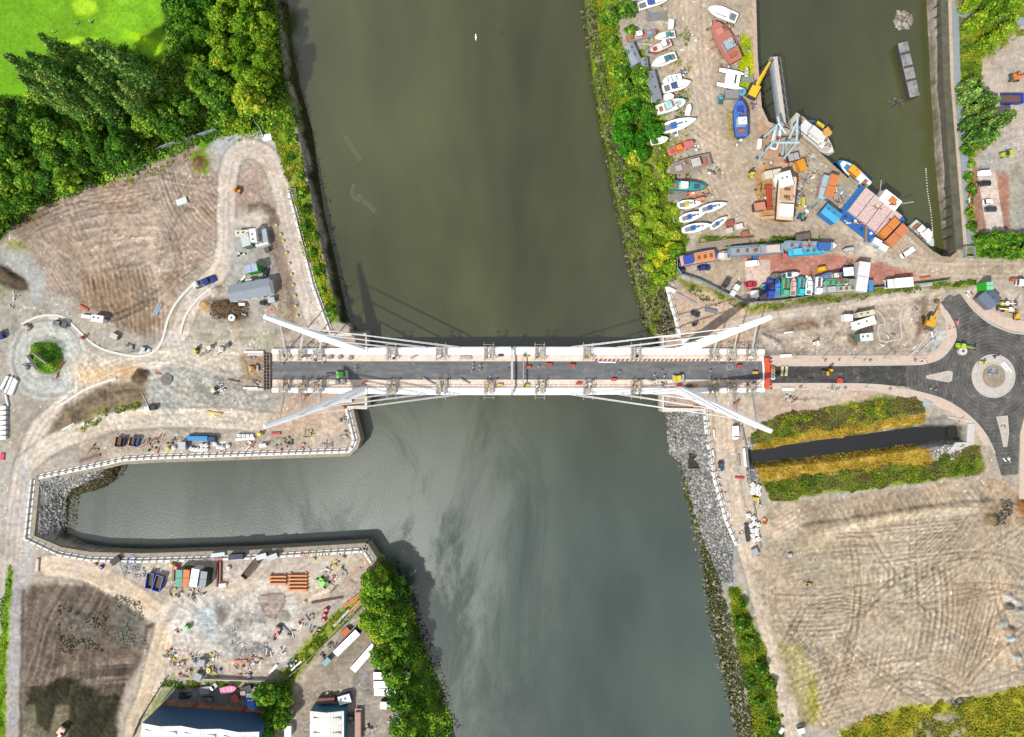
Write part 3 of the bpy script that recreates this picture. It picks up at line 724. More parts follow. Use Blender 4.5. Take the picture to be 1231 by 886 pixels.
arcs([(350, 820), (400, 790), (450, 800), (500, 880), (350, 890)], 20, 14, (10, 30), (10, 40), (.88, 1.05))
arcs([(800, 0), (900, 0), (905, 110), (880, 240), (1100, 310), (1080, 325), (850, 280), (815, 150)], 40, 15, (30, 90), (30, 90), (.93, 1.05))
track([(1118, 662), (1112, 700), (1118, 740), (1140, 780), (1150, 788)], 1.9, 1.25, w=.35)
FLATS = [([(925, 425), (1110, 425), (1150, 350), (1260, 390), (1260, 600), (1180, 600), (1150, 490), (1060, 470), (925, 472)], 1.0)]
for poly, f in FLATS:
 P = PW(poly); sl = bbox(P, 3); m = smooth(sdf(P, X[sl], Y[sl]), f)
 Hf[sl] = Hf[sl] * (1 - m) - .03 * m
C = np.clip(C, 0.004, .8)
gm = bpy.data.materials.new('ground_surface'); gm.use_nodes = True
nt = gm.node_tree; b = nt.nodes['Principled BSDF']
at = node(nt, 'ShaderNodeAttribute', attribute_name='Col')
tc = node(nt, 'ShaderNodeTexCoord')
f1 = noise_fac(nt, tc.outputs['Object'], .7, 8, .78, .3, .7, .66, 1.3)
f2 = noise_fac(nt, tc.outputs['Object'], 4.5, 3, .7, .3, .7, .80, 1.18)
mm = node(nt, 'ShaderNodeMath', operation='MULTIPLY'); nt.links.new(f1, mm.inputs[0]); nt.links.new(f2, mm.inputs[1])
hs = node(nt, 'ShaderNodeHueSaturation'); nt.links.new(at.outputs['Color'], hs.inputs['Color']); nt.links.new(mm.outputs[0], hs.inputs['Value'])
nt.links.new(hs.outputs[0], b.inputs['Base Color'])
b.inputs['Roughness'].default_value = .95
b.inputs['Specular IOR Level'].default_value = .1
bp = node(nt, 'ShaderNodeBump'); bp.inputs['Strength'].default_value = .35; bp.inputs['Distance'].default_value = .3
nt.links.new(f1, bp.inputs['Height']); nt.links.new(bp.outputs[0], b.inputs['Normal'])
idx = np.arange(NX * NY).reshape(NY, NX)
faces = np.stack([idx[:-1, :-1], idx[:-1, 1:], idx[1:, 1:], idx[1:, :-1]], -1).reshape(-1, 4)
g = mesh_np('ground', np.stack([X, Y, Hf], -1).reshape(-1, 3), faces, gm, smooth=True)
ca = g.data.attributes.new('Col', 'FLOAT_COLOR', 'POINT')
ca.data.foreach_set('color', np.concatenate([C.reshape(-1, 3), np.ones((NX * NY, 1))], 1).astype(np.float32).ravel())
tag(g, kind='structure')
def gz(x, y):
 i = min(NX - 1, int(np.searchsorted(xs, x))); j = min(NY - 1, int(np.searchsorted(ys, y)))
 return float(Hf[j, i])
# ---------------------------------------------------------------- water
_c, _s = math.cos(.5), math.sin(.5); _x, _y = W(525, 650)[:2]
WCEN = (_x * _c - _y * .62 * _s, _x * _s + _y * .62 * _c, 0)      # wind-ruffled reach where the inlet meets the river
wm = bpy.data.materials.new('murky_water'); wm.use_nodes = True
nt = wm.node_tree; b = nt.nodes['Principled BSDF']
tc = node(nt, 'ShaderNodeTexCoord'); o_ = tc.outputs['Object']
mp = node(nt, 'ShaderNodeMapping'); mp.inputs['Rotation'].default_value = (0, 0, .45); mp.inputs['Scale'].default_value = (1, .45, 1)
nt.links.new(o_, mp.inputs[0])
big = noise_fac(nt, mp.outputs[0], .016, 4, .6, .3, .7)
sx = node(nt, 'ShaderNodeSeparateXYZ'); nt.links.new(o_, sx.inputs[0])
gr = node(nt, 'ShaderNodeMapRange'); gr.inputs[1].default_value = 20; gr.inputs[2].default_value = -60
nt.links.new(sx.outputs[1], gr.inputs[0])
up = mixc(nt, big, A((54, 58, 24)), A((84, 88, 46)))
dn = mixc(nt, big, A((42, 56, 48)), A((74, 92, 82)))
wc = mixc(nt, gr.outputs[0], up, dn)
med = noise_fac(nt, mp.outputs[0], .06, 5, .6, .3, .7, .88, 1.12)
hs = node(nt, 'ShaderNodeHueSaturation'); nt.links.new(wc, hs.inputs['Color']); nt.links.new(med, hs.inputs['Value'])
nt.links.new(hs.outputs[0], b.inputs['Base Color'])
rn = node(nt, 'ShaderNodeTexNoise'); rn.inputs['Scale'].default_value = .018; rn.inputs['Detail'].default_value = 7; rn.inputs['Roughness'].default_value = .68; rn.inputs['Distortion'].default_value = .8
mp3 = node(nt, 'ShaderNodeMapping'); mp3.inputs['Rotation'].default_value = (0, 0, -.5); mp3.inputs['Scale'].default_value = (1.5, .7, 1); mp3.inputs['Location'].default_value = (3, 7, 0); nt.links.new(o_, mp3.inputs[0]); nt.links.new(mp3.outputs[0], rn.inputs['Vector'])
rm = node(nt, 'ShaderNodeMapRange'); rm.inputs[1].default_value = .42; rm.inputs[2].default_value = .56; rm.inputs[3].default_value = 0; rm.inputs[4].default_value = .26; nt.links.new(rn.outputs[0], rm.inputs[0]); wr = node(nt, 'ShaderNodeVectorMath', operation='DISTANCE'); mp4 = node(nt, 'ShaderNodeMapping'); mp4.inputs['Rotation'].default_value = (0, 0, .5); mp4.inputs['Scale'].default_value = (1, .62, 1); nt.links.new(o_, mp4.inputs[0]); nt.links.new(mp4.outputs[0], wr.inputs[0])
wr.inputs[1].default_value = WCEN
wf = node(nt, 'ShaderNodeMapRange'); wf.inputs[1].default_value = 62; wf.inputs[2].default_value = 12; wf.inputs[3].default_value = .1; wf.inputs[4].default_value = 1.0; nt.links.new(wr.outputs['Value'], wf.inputs[0])
wq = node(nt, 'ShaderNodeMath', operation='MULTIPLY_ADD'); nt.links.new(rm.outputs[0], wq.inputs[0]); nt.links.new(wf.outputs[0], wq.inputs[1]); wq.inputs[2].default_value = .20; rr = wq.outputs[0]
nt.links.new(rr, b.inputs['Roughness']); b.inputs['Specular IOR Level'].default_value = 1.0
b.inputs['IOR'].default_value = 1.45
rip = node(nt, 'ShaderNodeTexNoise'); rip.inputs['Scale'].default_value = 2.2; rip.inputs['Detail'].default_value = 4
mp2 = node(nt, 'ShaderNodeMapping'); mp2.inputs['Rotation'].default_value = (0, 0, -.7); mp2.inputs['Scale'].default_value = (1, .5, 1)
nt.links.new(o_, mp2.inputs[0]); nt.links.new(mp2.outputs[0], rip.inputs['Vector'])
bp = node(nt, 'ShaderNodeBump'); bp.inputs['Strength'].default_value = .24; bp.inputs['Distance'].default_value = .12
nt.links.new(rip.outputs[0], bp.inputs['Height']); nt.links.new(bp.outputs[0], b.inputs['Normal'])
wo = mesh_np('river_water', [(-2900, -2900, WZ), (2900, -2900, WZ), (2900, 2900, WZ), (-2900, 2900, WZ)], [(0, 1, 2, 3)], wm)
tag(wo, kind='structure')
cw = MB(); cpts = [W(*p, -3) for p in [(880, 545), (1000, 522), (1100, 508), (1165, 508), (1165, 532), (1100, 540), (1000, 554), (880, 563)]]
cw.add([(p[0], p[1], -3.0) for p in cpts], [tuple(range(7, -1, -1))])
tag(cw.build('canal_water', M((8, 15, 14), .5, dirt=.2, scale=.1, grime=(16, 28, 26))), kind='structure')
# ---------------------------------------------------------------- asphalt roads, pavements, kerbs
def sheet(name, poly, z, mat, zt=None, kind='structure', smoothen=False):
 pts = [tuple(p) for p in resample(poly + [poly[0]], 3)][:-1] if smoothen else [W(*p)[:2] for p in poly]
 m = MB().prism([(p[0], p[1]) for p in pts], z, z + (zt or .03))
 o = m.build(name, mat)
 return tag(o, kind=kind) if kind else o
def asphalt(name, rgb1, rgb2, centre=None, lo=.3):
 m = bpy.data.materials.new(name); m.use_nodes = True
 nt = m.node_tree; b = nt.nodes['Principled BSDF']; tc = node(nt, 'ShaderNodeTexCoord'); v = tc.outputs['Object']
 mp = node(nt, 'ShaderNodeMapping'); mp.inputs['Scale'].default_value = (.25, 1.6, 1); nt.links.new(v, mp.inputs[0])
 f = noise_fac(nt, v if centre else mp.outputs[0], .16 if centre else .3, 5, .65, lo, .66)
 c = mixc(nt, f, A(rgb1), A(rgb2))
 if centre:      # circular wheel-polish round the island
  mp = node(nt, 'ShaderNodeMapping'); mp.inputs['Location'].default_value = (-centre[0], -centre[1], 0); nt.links.new(v, mp.inputs[0])
  w = node(nt, 'ShaderNodeTexWave', wave_type='RINGS', rings_direction='Z'); w.inputs['Scale'].default_value = .24; w.inputs['Distortion'].default_value = 6; w.inputs['Detail'].default_value = 6; w.inputs['Detail Scale'].default_value = .25; w.inputs['Detail Roughness'].default_value = .75
  nt.links.new(mp.outputs[0], w.inputs['Vector'])
  r = node(nt, 'ShaderNodeMapRange'); r.inputs[1].default_value = .5; r.inputs[2].default_value = 1; r.inputs[3].default_value = 0; r.inputs[4].default_value = .2
  nt.links.new(w.outputs[1], r.inputs[0])
  c = mixc(nt, r.outputs[0], c, A((140, 138, 134)))
 f2 = noise_fac(nt, v, .35, 7, .75, .52, .72, 0, .6)
 c = mixc(nt, f2, c, A((170, 162, 150)))
 f3 = noise_fac(nt, v, 6, 2, .6, .3, .7, .85, 1.15)
 hs = node(nt, 'ShaderNodeHueSaturation'); nt.links.new(c, hs.inputs['Color']); nt.links.new(f3, hs.inputs['Value'])
 nt.links.new(hs.outputs[0], b.inputs['Base Color']); b.inputs['Roughness'].default_value = .9
 return m
RCX, RCY, _ = W(1194, 452)
asp_new = asphalt('fresh_asphalt', (52, 52, 52), (104, 102, 99), (RCX, RCY))
asp_app = asphalt('approach_asphalt', (38, 39, 38), (78, 78, 75))
sheet('roundabout_road', [(1088, 438), (1110, 437), (1130, 431), (1143, 418), (1149, 404), (1146, 388), (1137, 373), (1130, 364), (1141, 354), (1147, 356), (1154, 353), (1160, 362), (1170, 374), (1188, 388), (1210, 398), (1231, 402), (1300, 404), (1300, 490), (1250, 490), (1232, 497), (1226, 520), (1224, 570), (1204, 572), (1196, 545), (1184, 520), (1166, 500), (1140, 482), (1110, 472), (1088, 465)], .0, asp_new, .045)
sheet('approach_road', [(926, 439.5), (1000, 439.5), (1089, 438.5), (1089, 464.5), (1060, 462.5), (1000, 461), (926, 461)], .0, asp_app, .05)
sheet('left_approach_slab', [(318, 428), (324, 428), (324, 466), (318, 466)], .0, M((150, 145, 135), .9))
kerb_m = M((214, 206, 196), .85, dirt=.3, scale=1.5)
conc = M((206, 198, 186), .9, dirt=.4, scale=.8)
pave_m = M((222, 200, 184), .9, dirt=.45, scale=.5, grime=(180, 158, 140))
sheet('pavement', [(926, 427), (1090, 427), (1112, 428), (1126, 420), (1138, 405), (1136, 384), (1128, 370), (1131, 364), (1147, 388), (1149.5, 404), (1143.5, 418), (1130.5, 431.5), (1110, 437.8), (1089, 438.7), (926, 439.3)], .0, pave_m, .12)
sheet('pavement', [(926, 461.3), (1000, 461.3), (1060, 463), (1110, 472.6), (1140, 483), (1166, 501), (1184, 521), (1190, 535), (1183, 535), (1170, 514), (1140, 494), (1108, 482), (1050, 470), (926, 468)], .0, pave_m, .12)
sheet('pavement', [(1158, 352), (1163, 362), (1172, 372), (1188, 386), (1210, 396), (1231, 400), (1300, 402), (1300, 388), (1231, 386), (1205, 380), (1180, 364), (1166, 350)], .0, pave_m, .12)
sheet('pavement', [(1226.5, 520), (1232.5, 497.5), (1250, 491), (1300, 491), (1300, 600), (1225, 600)], .0, pave_m, .12)
def kerb(line, w=.45, z1=.16, mat=None, z0=-.3):
 m = MB().ribbon([tuple(p) for p in resample(line, 2)], w, z0, z1)
 return tag(m.build('kerb', mat or kerb_m), kind='structure')
kerb([(926, 439.4), (1000, 439.4), (1089, 438.4), (1110, 437.4), (1130, 431.2), (1143, 418.2), (1149.3, 404), (1146, 388), (1137, 373)])
kerb([(926, 461.2), (1000, 461.2), (1060, 463), (1110, 472.5), (1140, 483), (1166, 501), (1184, 521), (1196, 545)])
kerb([(1159, 354), (1162, 362), (1172, 374), (1188, 387.6), (1210, 397.6), (1231, 401.6), (1300, 403)])
for l in ([(26, 390), (45, 381), (62, 379), (78, 382), (97, 400), (113, 414), (130, 422), (160, 428), (180, 426), (192, 416), (198, 400), (202, 384), (212, 364), (228, 346), (236, 338)],
   [(217, 402), (219, 392), (223, 380), (234, 364), (246, 352), (258, 345)], [(67, 491), (84, 480), (100, 470), (120, 461), (140, 455)]):
 kerb(l, .8, .25, M((224, 222, 214), .85, dirt=.2))
for l in ([(1046, 371), (1055, 374), (1062, 382), (1064, 389), (1056, 391), (1058, 410), (1084, 406), (1083, 396), (1081, 380), (1084, 371), (1093, 364)],
   [(926, 428.5), (1020, 428.5), (1092, 428.5), (1102, 420), (1112, 405), (1122, 395), (1126, 398), (1116, 413), (1100, 428)]):
 kerb(l, .5, .22, M((212, 206, 198), .85))
def disc(name, cx, cy, r, z0, z1, mat, r_in=None):
 m = MB(); n = 48
 ring = lambda rr, z: [(cx + rr * math.cos(2 * math.pi * i / n), cy + rr * math.sin(2 * math.pi * i / n), z) for i in range(n)]
 if r_in: m.loft([ring(r, z0), ring(r, z1), ring(r_in, z1), ring(r_in, z0)], True); m.f = m.f[:-2]
 else: m.loft([ring(r, z0), ring(r, z1)])
 return m.build(name, mat)
isl = thing('roundabout_island', 'round unfinished concrete island with two kerb rings in the middle of the new black roundabout', 'traffic island', (RCX, RCY, 0))
disc('kerb_ring', 0, 0, 7.9, 0, .2, kerb_m, 7.4).parent = isl
disc('apron', 0, 0, 7.38, 0, .14, M((210, 206, 200), .9, dirt=.6, scale=.4, grime=(160, 156, 150)), 4.7).parent = isl
disc('inner_kerb', 0, 0, 4.68, 0, .3, kerb_m, 4.2).parent = isl
disc('centre_fill', 0, 0, 4.18, 0, .22, M((172, 158, 138), .95, dirt=.7, scale=.3)).parent = isl
for pts, lab in (([(1113, 452.5), (1140, 446), (1144, 447.5), (1143.5, 457), (1140, 459), (1114, 454.5)], 'pale triangular splitter island on the approach from the bridge'),
     ([(1198, 501), (1210, 500), (1212, 520), (1209.5, 537), (1207, 537), (1203, 520)], 'pale wedge shaped splitter island on the southern arm of the roundabout')):
 c = W(sum(p[0] for p in pts) / len(pts), sum(p[1] for p in pts) / len(pts))
 t = thing('splitter_island', lab, 'traffic island', c)
 P = [(W(*p)[0] - c[0], W(*p)[1] - c[1]) for p in pts]
 MB().prism(P, .02, .2).build('infill', M((208, 202, 192), .9, dirt=.5, scale=.7), t)
 MB().ribbon(P, .35, .02, .26, closed=True).build('kerb_edge', kerb_m, t)
# ---------------------------------------------------------------- quay walls
white_p = M((236, 234, 228), .7, dirt=.18, scale=1.2)
quay_c = M((176, 166, 148), .9, dirt=.6, scale=.7, grime=(96, 92, 70))
def quay(line, label, parapet=True, depth=-8.5, w=1.5, inset=1.4, cop=None, ph=1.1, step=2.6, top=.22):
 c = W(*line[0]); t = thing('quay_wall', label, 'quay wall', c)
 P = [(W(*p)[0] - c[0], W(*p)[1] - c[1]) for p in line]
 MB().ribbon(P, w, depth, top).build('coping', cop or quay_c, t)
 if parapet:
  L = []; n = len(P)
  for i in range(n):
   a = Vector(P[max(0, i - 1)]); b_ = Vector(P[min(n - 1, i + 1)]); d = (b_ - a).normalized()
   L.append(Vector(P[i]) + Vector((-d.y, d.x)) * inset)
  MB().ribbon([tuple(p) for p in L], 1.7, -.1, .3).build('footing', white_p, t)
  m = MB(); k = 0.0
  pan = MB().ribbon([tuple(Vector(p)) for p in L], .18, .3, ph).build('parapet', M((228, 224, 216), .7, dirt=.2), t)
  for i in range(n - 1):
   a, b_ = L[i], L[i + 1]; ln = (b_ - a).length; d = (b_ - a).normalized(); ang = math.atan2(d.y, d.x); s = k
   while s < ln:
    p = a + d * s; m.box(p.x, p.y, .3, .22, 1.2, .95, ang); s += step
   k = s - ln
  m.build('buttress', M((190, 184, 172), .8), t)
 return t
quay([(46, 577), (38, 645), (74, 660), (110, 666), (170, 667.5), (300, 663.5), (440, 655)][::-1], 'long pale quay wall with ribbed parapet along the south side of the inlet', inset=1.8)
quay([(452, 673), (440, 654.5)], 'short return of pale quay wall at the end by the green trees', inset=1.6)
quay([(422, 491), (431, 528), (428, 538), (420, 546), (300, 550), (190, 553.5), (148, 556), (128, 561), (47, 577.5)][::-1], 'pale quay wall with white parapet along the north side of the inlet and round its corner', inset=1.3)
quay([(845, 490), (849, 530), (857, 575), (871, 625), (884, 656)], 'white parapet wall above the grey rock slope of the right bank', inset=.6, depth=-1.5, w=.8)
quay([(817, 403), (812, 385), (806, 366), (801, 345)][::-1], 'short white parapet wall north of the right abutment', inset=.4, depth=-1.5, w=.6)
quay([(348, 232), (356, 262), (366, 302), (377, 345), (398, 402)], 'white crenellated parapet wall beside the haul road on the upper left bank', inset=.2, depth=-.5, w=.5)
dock_stone = M((146, 138, 120), .9, dirt=.7, scale=.5, grime=(60, 72, 30))
quay([(906, -300), (906, 0), (908, 70), (913, 130), (922, 149), (950, 159)], 'straight stone quay edge along the west side of the dock basin', parapet=False, w=1.6, cop=M((210, 184, 160), .9, dirt=.5))
quay([(950, 159), (976, 179), (1011, 211), (1046, 242), (1061, 261), (1093, 281), (1119, 304), (1131, 311), (1143, 312), (1151, 305)], 'slanting timber edged quay at the foot of the dock with vessels alongside', parapet=False, w=1.8, cop=M((178, 160, 132), .9, dirt=.6))
quay([(1154, 300), (1146, 200), (1139, 100), (1136, 0), (1134, -300)][::-1], 'high mossy stone wall along the east side of the dock basin', parapet=False, w=3.2, cop=M((104, 102, 84), .9, dirt=.8, scale=.35, grime=(60, 64, 44)), depth=-9)
quay([(1160, 300), (1152, 200), (1144, 100), (1141, 0), (1139, -300)][::-1], 'thin tan coping strip on top of the eastern dock wall', parapet=False, w=1.1, cop=M((214, 194, 170), .9, dirt=.4), depth=-.5, top=.4)
sheet('quay_path', [(1143, 8), (1146, 100), (1153, 200), (1158, 296), (1171, 296), (1164, 200), (1154, 100), (1152, 20), (1165, 23), (1231, 31), (1400, 50), (1400, 40), (1231, 22), (1165, 13), (1143, 6)], .1, M((156, 168, 176), .85, dirt=.35, scale=.8), .25)
sh = thing('concrete_slab', 'grey concrete slab at the head of the canal beside the haul strip', 'slab', W(895, 545)); MB().box(0, 0, -.1, 1.2, 10, .35, .1).build('slab_body', conc, sh)
def abut(pts, frame, label):
 c = W(*pts[0]); t = thing('bridge_abutment', label, 'abutment', c)
 P = [(W(*p)[0] - c[0], W(*p)[1] - c[1]) for p in pts]
 MB().prism(P, -8.5, .05).build('pier', M((196, 172, 152), .9, dirt=.5, scale=.3), t)
 for fr in frame:
  MB().ribbon([(W(*p)[0] - c[0], W(*p)[1] - c[1]) for p in fr], .9, -8.6, 1.0).build('upstand_wall', M((228, 218, 208), .8, dirt=.25), t)
abut([(384, 402), (441, 402), (441, 490), (384, 490)], [[(384, 402.5), (440.5, 402.5), (440.5, 416)], [(440.5, 476), (440.5, 489.5), (418, 489.5)]], 'square concrete abutment carrying the left leaf at the river edge')
abut([(796, 405), (846, 405), (846, 492), (796, 492)], [[(818, 404.5), (796.5, 404.5), (796.5, 416)], [(796.5, 476), (796.5, 492.5), (845, 492.5)]], 'square concrete abutment carrying the right leaf at the river edge')
# ---------------------------------------------------------------- the bridge
steel_w = M((250, 250, 250), .4, dirt=.3, scale=.35, grime=(205, 198, 190))
foot_m = M((246, 226, 208), .85, dirt=.6, scale=.35, grime=(205, 178, 156))
road_m = asphalt('deck_asphalt', (88, 90, 94), (124, 126, 130))
rail_m = M((150, 150, 150), .5)
def leaf(x0, x1, sgn, label):
 """x0 end at land, x1 at river centre; photo px"""
 a, b_ = (x0, x1) if sgn > 0 else (x1, x0)
 c = W(x0, 446); t = thing('bridge_leaf', label, 'bridge span', c)
 X_ = lambda px: W(px, 0)[0] - c[0]
 Y_ = lambda py: W(0, py)[1] - c[1]
 def yt(px, base, mid): # bulge of the edge towards mid span
  u = min(1, max(0, 1 - abs(px - 615) / 300)); return base + (mid - base) * math.sin(u * math.pi / 2)
 pxs = np.linspace(a, b_, 30)
 top = [(X_(p), Y_(yt(p, 419.5, 417))) for p in pxs]; bot = [(X_(p), Y_(yt(p, 471, 474.5))) for p in pxs]
 tin = [(X_(p), Y_(425.6 + (.6 if p > 615 else 0) * 0 + (yt(p, 0, 1.3)))) for p in pxs]; bin_ = [(X_(p), Y_(465.4)) for p in pxs]
 MB().prism(top + bot[::-1], -2.2, .12).build('deck_slab', M((160, 158, 154), .8), t)
 MB().prism(tin + [(X_(p), Y_(434.6)) for p in pxs][::-1], .12, .42).build('footway', foot_m, t)
 MB().prism(bin_ + [(X_(p), Y_(456.2)) for p in pxs][::-1], .12, .42).build('footway', foot_m, t)
 MB().prism([(X_(a), Y_(434.8)), (X_(b_), Y_(434.8)), (X_(b_), Y_(456)), (X_(a), Y_(456))], .12, .3).build('road_surface', road_m, t)
 for l1, l2 in ((top, tin), (bin_, bot)):
  m = MB(); rings = []
  for p, q in zip(l1, l2):
   o, i_ = (p, q) if l1 is top else (q, p)
   s = 1 if o[1] > i_[1] else -1
   rings.append([(o[0], o[1] - s * .5, -2.4), (o[0], o[1] + s * .15, -.2), (o[0], o[1], .75), (o[0], o[1] - s * .5, 1.15), (o[0], i_[1] + s * .25, 1.05), (o[0], i_[1], .44), (o[0], i_[1], -2.4)])
  m.loft(rings); m.build('edge_girder', steel_w, t)
 for yy in (434.7, 456.1):
  MB().box((X_(a) + X_(b_)) / 2, Y_(yy), .3, abs(X_(b_) - X_(a)), .16, .2).build('kerb_rail', M((130, 124, 118), .7), t)
 for yy, y2 in ((427.2, 427.4), (464.4, 464.2)):
  m = MB()
  for p in np.arange(a + 3, b_ - 2, 6.0):
   m.box(X_(p), Y_(yy), .42, .09, .09, 1.15)
  m.box((X_(a) + X_(b_)) / 2, Y_(yy), 1.5, abs(X_(b_) - X_(a)) - 1, .08, .08)
  m.build('parapet_rail', rail_m, t)
 bx, tx = (434, 318) if sgn > 0 else (820, 927)
 for side in (-1, 1):
  by = 420.8 if side < 0 else 470.2
  ty = (380 if side < 0 else 513) if sgn > 0 else (381 if side < 0 else 518.5)
  if sgn > 0: ty = 380.5 if side < 0 else 513
  B = Vector(W(bx, by, 1.0)) - Vector(c); T = Vector(W(tx, ty, 32)) - Vector(c)
  d = (T - B).normalized(); u = Vector((0, 0, 1)).cross(d).normalized(); v = d.cross(u)
  rings = []
  for s, hw, hd in ((-.06, 1.5, 1.8), (0, 1.5, 1.8), (.1, 1.55, 1.7), (.4, 1.4, 1.4), (.8, 1.0, .9), (1, .7, .55)):
   p = B + (T - B) * s
   rings.append([tuple(p + u * x_ * hw + v * y_ * hd) for x_, y_ in ((-1, -.5), (-.55, -1), (.55, -1), (1, -.5), (1, .5), (.45, 1), (-.45, 1), (-1, .5))])
  py = MB().loft(rings).build('pylon', M((255, 255, 255), .4, dirt=.05), t)
  MB().box(B.x, B.y, -.2, 4.6, 2.2, 1.8).build('pylon_plinth', steel_w, t)
  pt = lambda s: B + (T - B) * s
  anchors = [(.74, 552, 0), (.52, 512, 0), (.3, 474, 0)] if sgn > 0 else [(.74, 686, 0), (.53, 742, 0), (.3, 784, 0)]
  for s, ax, _ in anchors:
   q = Vector(W(ax, yt(ax, 420, 417.3) if side < 0 else yt(ax, 470.6, 474), 1.2)) - Vector(c)
   p = pt(s)
   for o in (-.22, .22):
    MB().tube(p + Vector((0, 0, o)), q + Vector((0, o, 0)), .13, 6).build('stay_cable', M((226, 230, 230), .4), t)
  backs = [(.86, 343), (.63, 361), (.44, 384)] if sgn > 0 else [(.86, 904), (.66, 882), (.44, 858)]
  for s, ax in backs:
   q = Vector(W(ax, 423 if side < 0 else 467.5, 1.2)) - Vector(c)
   for o in (-.25, .25):
    MB().tube(pt(s), q + Vector((o, 0, 0)), .13, 6).build('backstay_cable', M((226, 230, 230), .4), t)
   MB().box(q.x, q.y, .6, 1.6, 1.6, 1.4, tx=.7, ty=.7).build('anchor_block', M((226, 226, 224), .6), t)
 return t
leaf(328, 614.6, 1, 'left half of the white opening bridge with grey roadway and two raking white pylons')
leaf(918, 616.4, -1, 'right half of the white opening bridge with grey roadway and two raking white pylons')
sc_m = M((196, 192, 186), .7, metal=.3, dirt=.5); bd_m = M((206, 196, 178), .9, dirt=.5, scale=1.5)
def platform(px, py, side, label, wide=11):
 c = W(px, py); t = thing('access_platform', label, 'scaffold', c, group='scaffold access platforms along the bridge edges')
 w = wide * K; d = 5.4
 m = MB()
 for x_ in (-w / 2, w / 2):
  for y_ in (-d / 2, -d / 6, d / 6, d / 2):
   m.tube((x_, y_, .42), (x_, y_, 3.4), .07, 5)
 for z_ in (2.2, 3.3):
  for x_ in (-w / 2, w / 2):
   m.tube((x_, -d / 2 - .8, z_), (x_, d / 2 + .8, z_), .07, 5)
  for y_ in (-d / 2, 0, d / 2):
   m.tube((-w / 2 - .4, y_, z_), (w / 2 + .4, y_, z_), .07, 5)
 m.tube((-w / 2, -d / 2, .5), (w / 2, d / 2, 3.2), .06, 5)
 m.build('scaffold_frame', sc_m, t)
 m = MB()
 for i in range(4):
  if (i + int(px)) % 4 == 1: continue
  m.box(-w / 2 + w * (i + .5) / 4, (-.4 if side < 0 else .4), 2.25, w / 4 - .12, d * .7, .09)
 m.build('boarded_deck', bd_m, t)
 s = 1 if side < 0 else -1
 rr = random.Random(px * 3 + side)
 for k in range(3): MB().box(rr.uniform(-w / 2, w / 2) * .7, -s * rr.uniform(1, 2.4), 2.35, rr.uniform(.5, 1.1), rr.uniform(.4, .8), .5, rr.uniform(0, 1)).build('equipment_box', M(rr.choice([(232, 190, 90), (190, 120, 90), (120, 120, 120), (236, 236, 230)]), .6), t)
 return t
PL = [(343, 'outermost'), (366, 'second'), (384, 'third')]
for side, sn in ((-1, 'upper'), (1, 'lower')):
 yy = 425.5 if side < 0 else 467
 for x_, w_ in PL:
  platform(x_, yy, side, f'scaffold platform on the {sn} edge of the left leaf, {w_} from its land end')
 for x_, w_ in ((472, 'farthest'), (531, 'middle one'), (588, 'nearest')):
  platform(x_, (423.5 if side < 0 else 468.5), side, f'{sn} edge scaffold platform over water on the left leaf, {w_} to the midspan gap')
 for x_, w_ in ((648.5, 'nearest'), (706, 'middle one'), (763, 'farthest')):
  platform(x_, (423.5 if side < 0 else 468.5), side, f'{sn} edge scaffold platform over water on the right leaf, {w_} to the midspan gap')
 for x_, w_ in ((900, 'outermost'), (877, 'second'), (856, 'third')):
  platform(x_, yy, side, f'scaffold platform on the {sn} edge of the right leaf, {w_} from its land end')
def portal(px, y0, y1, w, label, rgb=(206, 206, 206)):
 c = W(px, (y0 + y1) / 2); L = (y1 - y0) * K; t = thing('gantry_beam', label, 'gantry', c)
 MB().box(0, 0, 2.8, w, L, .5).build('beam', M(rgb, .5), t)
 for s in (-1, 1):
  MB().box(0, s * (L / 2 - .3), .4, w + .3, .5, 2.4).build('leg', M((170, 170, 168), .6), t)
portal(615.5, 419, 473, .7, 'pale gantry beam standing across the deck at the midspan gap')
portal(629, 426, 466, .3, 'thin grey gantry beam across the deck just right of the midspan gap', (170, 176, 172))
t = thing('joint_cover', 'bright orange curved joint cover across the right end of the bridge deck', 'joint cover', W(921, 449))
m = MB()
for i in range(8):
 y_ = (i - 3.5) * 1.42; m.box(-.12 * ((i - 3.5) / 3.5) ** 2 * 4 + .3, y_, .1, 2.0, 1.38, .7, tx=.92)
m.build('orange_panel', M((236, 84, 40), .6, dirt=.15), t)
MB().ribbon([(-1.5, -6), (-1.2, -3), (-1.1, 0), (-1.2, 3), (-1.5, 6)], .5, .1, .7).build('white_edge', steel_w, t)
m = MB()
for i in range(9): MB().box(1.55, -5.5 + i * 1.35, .1, .5, .5, .9).build('red_block', M((214, 60, 50), .6), t)
t = thing('end_frame', 'rust and grey steel frame across the left end of the bridge deck', 'steel frame', W(322.5, 447))
m = MB()
for x_ in (-1.3, -.3, .9): m.box(x_, 0, .1, .25, 13, .8)
m.build('cross_beam', M((150, 132, 120), .6), t)
m = MB()
for i in range(12): m.box(-.2, -6.2 + i * 1.13, .3, 2.8, .22, .8)
m.build('joint_rib', M((120, 108, 100), .6), t)
for s in (-1, 1):
 MB().box(-3.6 - .6, s * 6.3, 0, 6, .9, .8).build('side_plate', M((216, 210, 204), .6), t)
t = thing('concrete_barrier', 'white concrete upstand by the left end of the bridge, north side', 'barrier', W(306, 423)); MB().box(0, 0, 0, 7, 1.0, .9, tx=.98, ty=.6).build('barrier_block', white_p, t)
t = thing('concrete_barrier', 'white concrete upstand by the left end of the bridge, south side', 'barrier', W(302, 466.5)); MB().box(0, 0, 0, 5.4, .9, .9, tx=.98, ty=.6).build('barrier_block', white_p, t)
t = thing('culvert_headwall', 'pale concrete headwall with splayed wings at the right end of the dark canal', 'headwall', W(1166, 520))
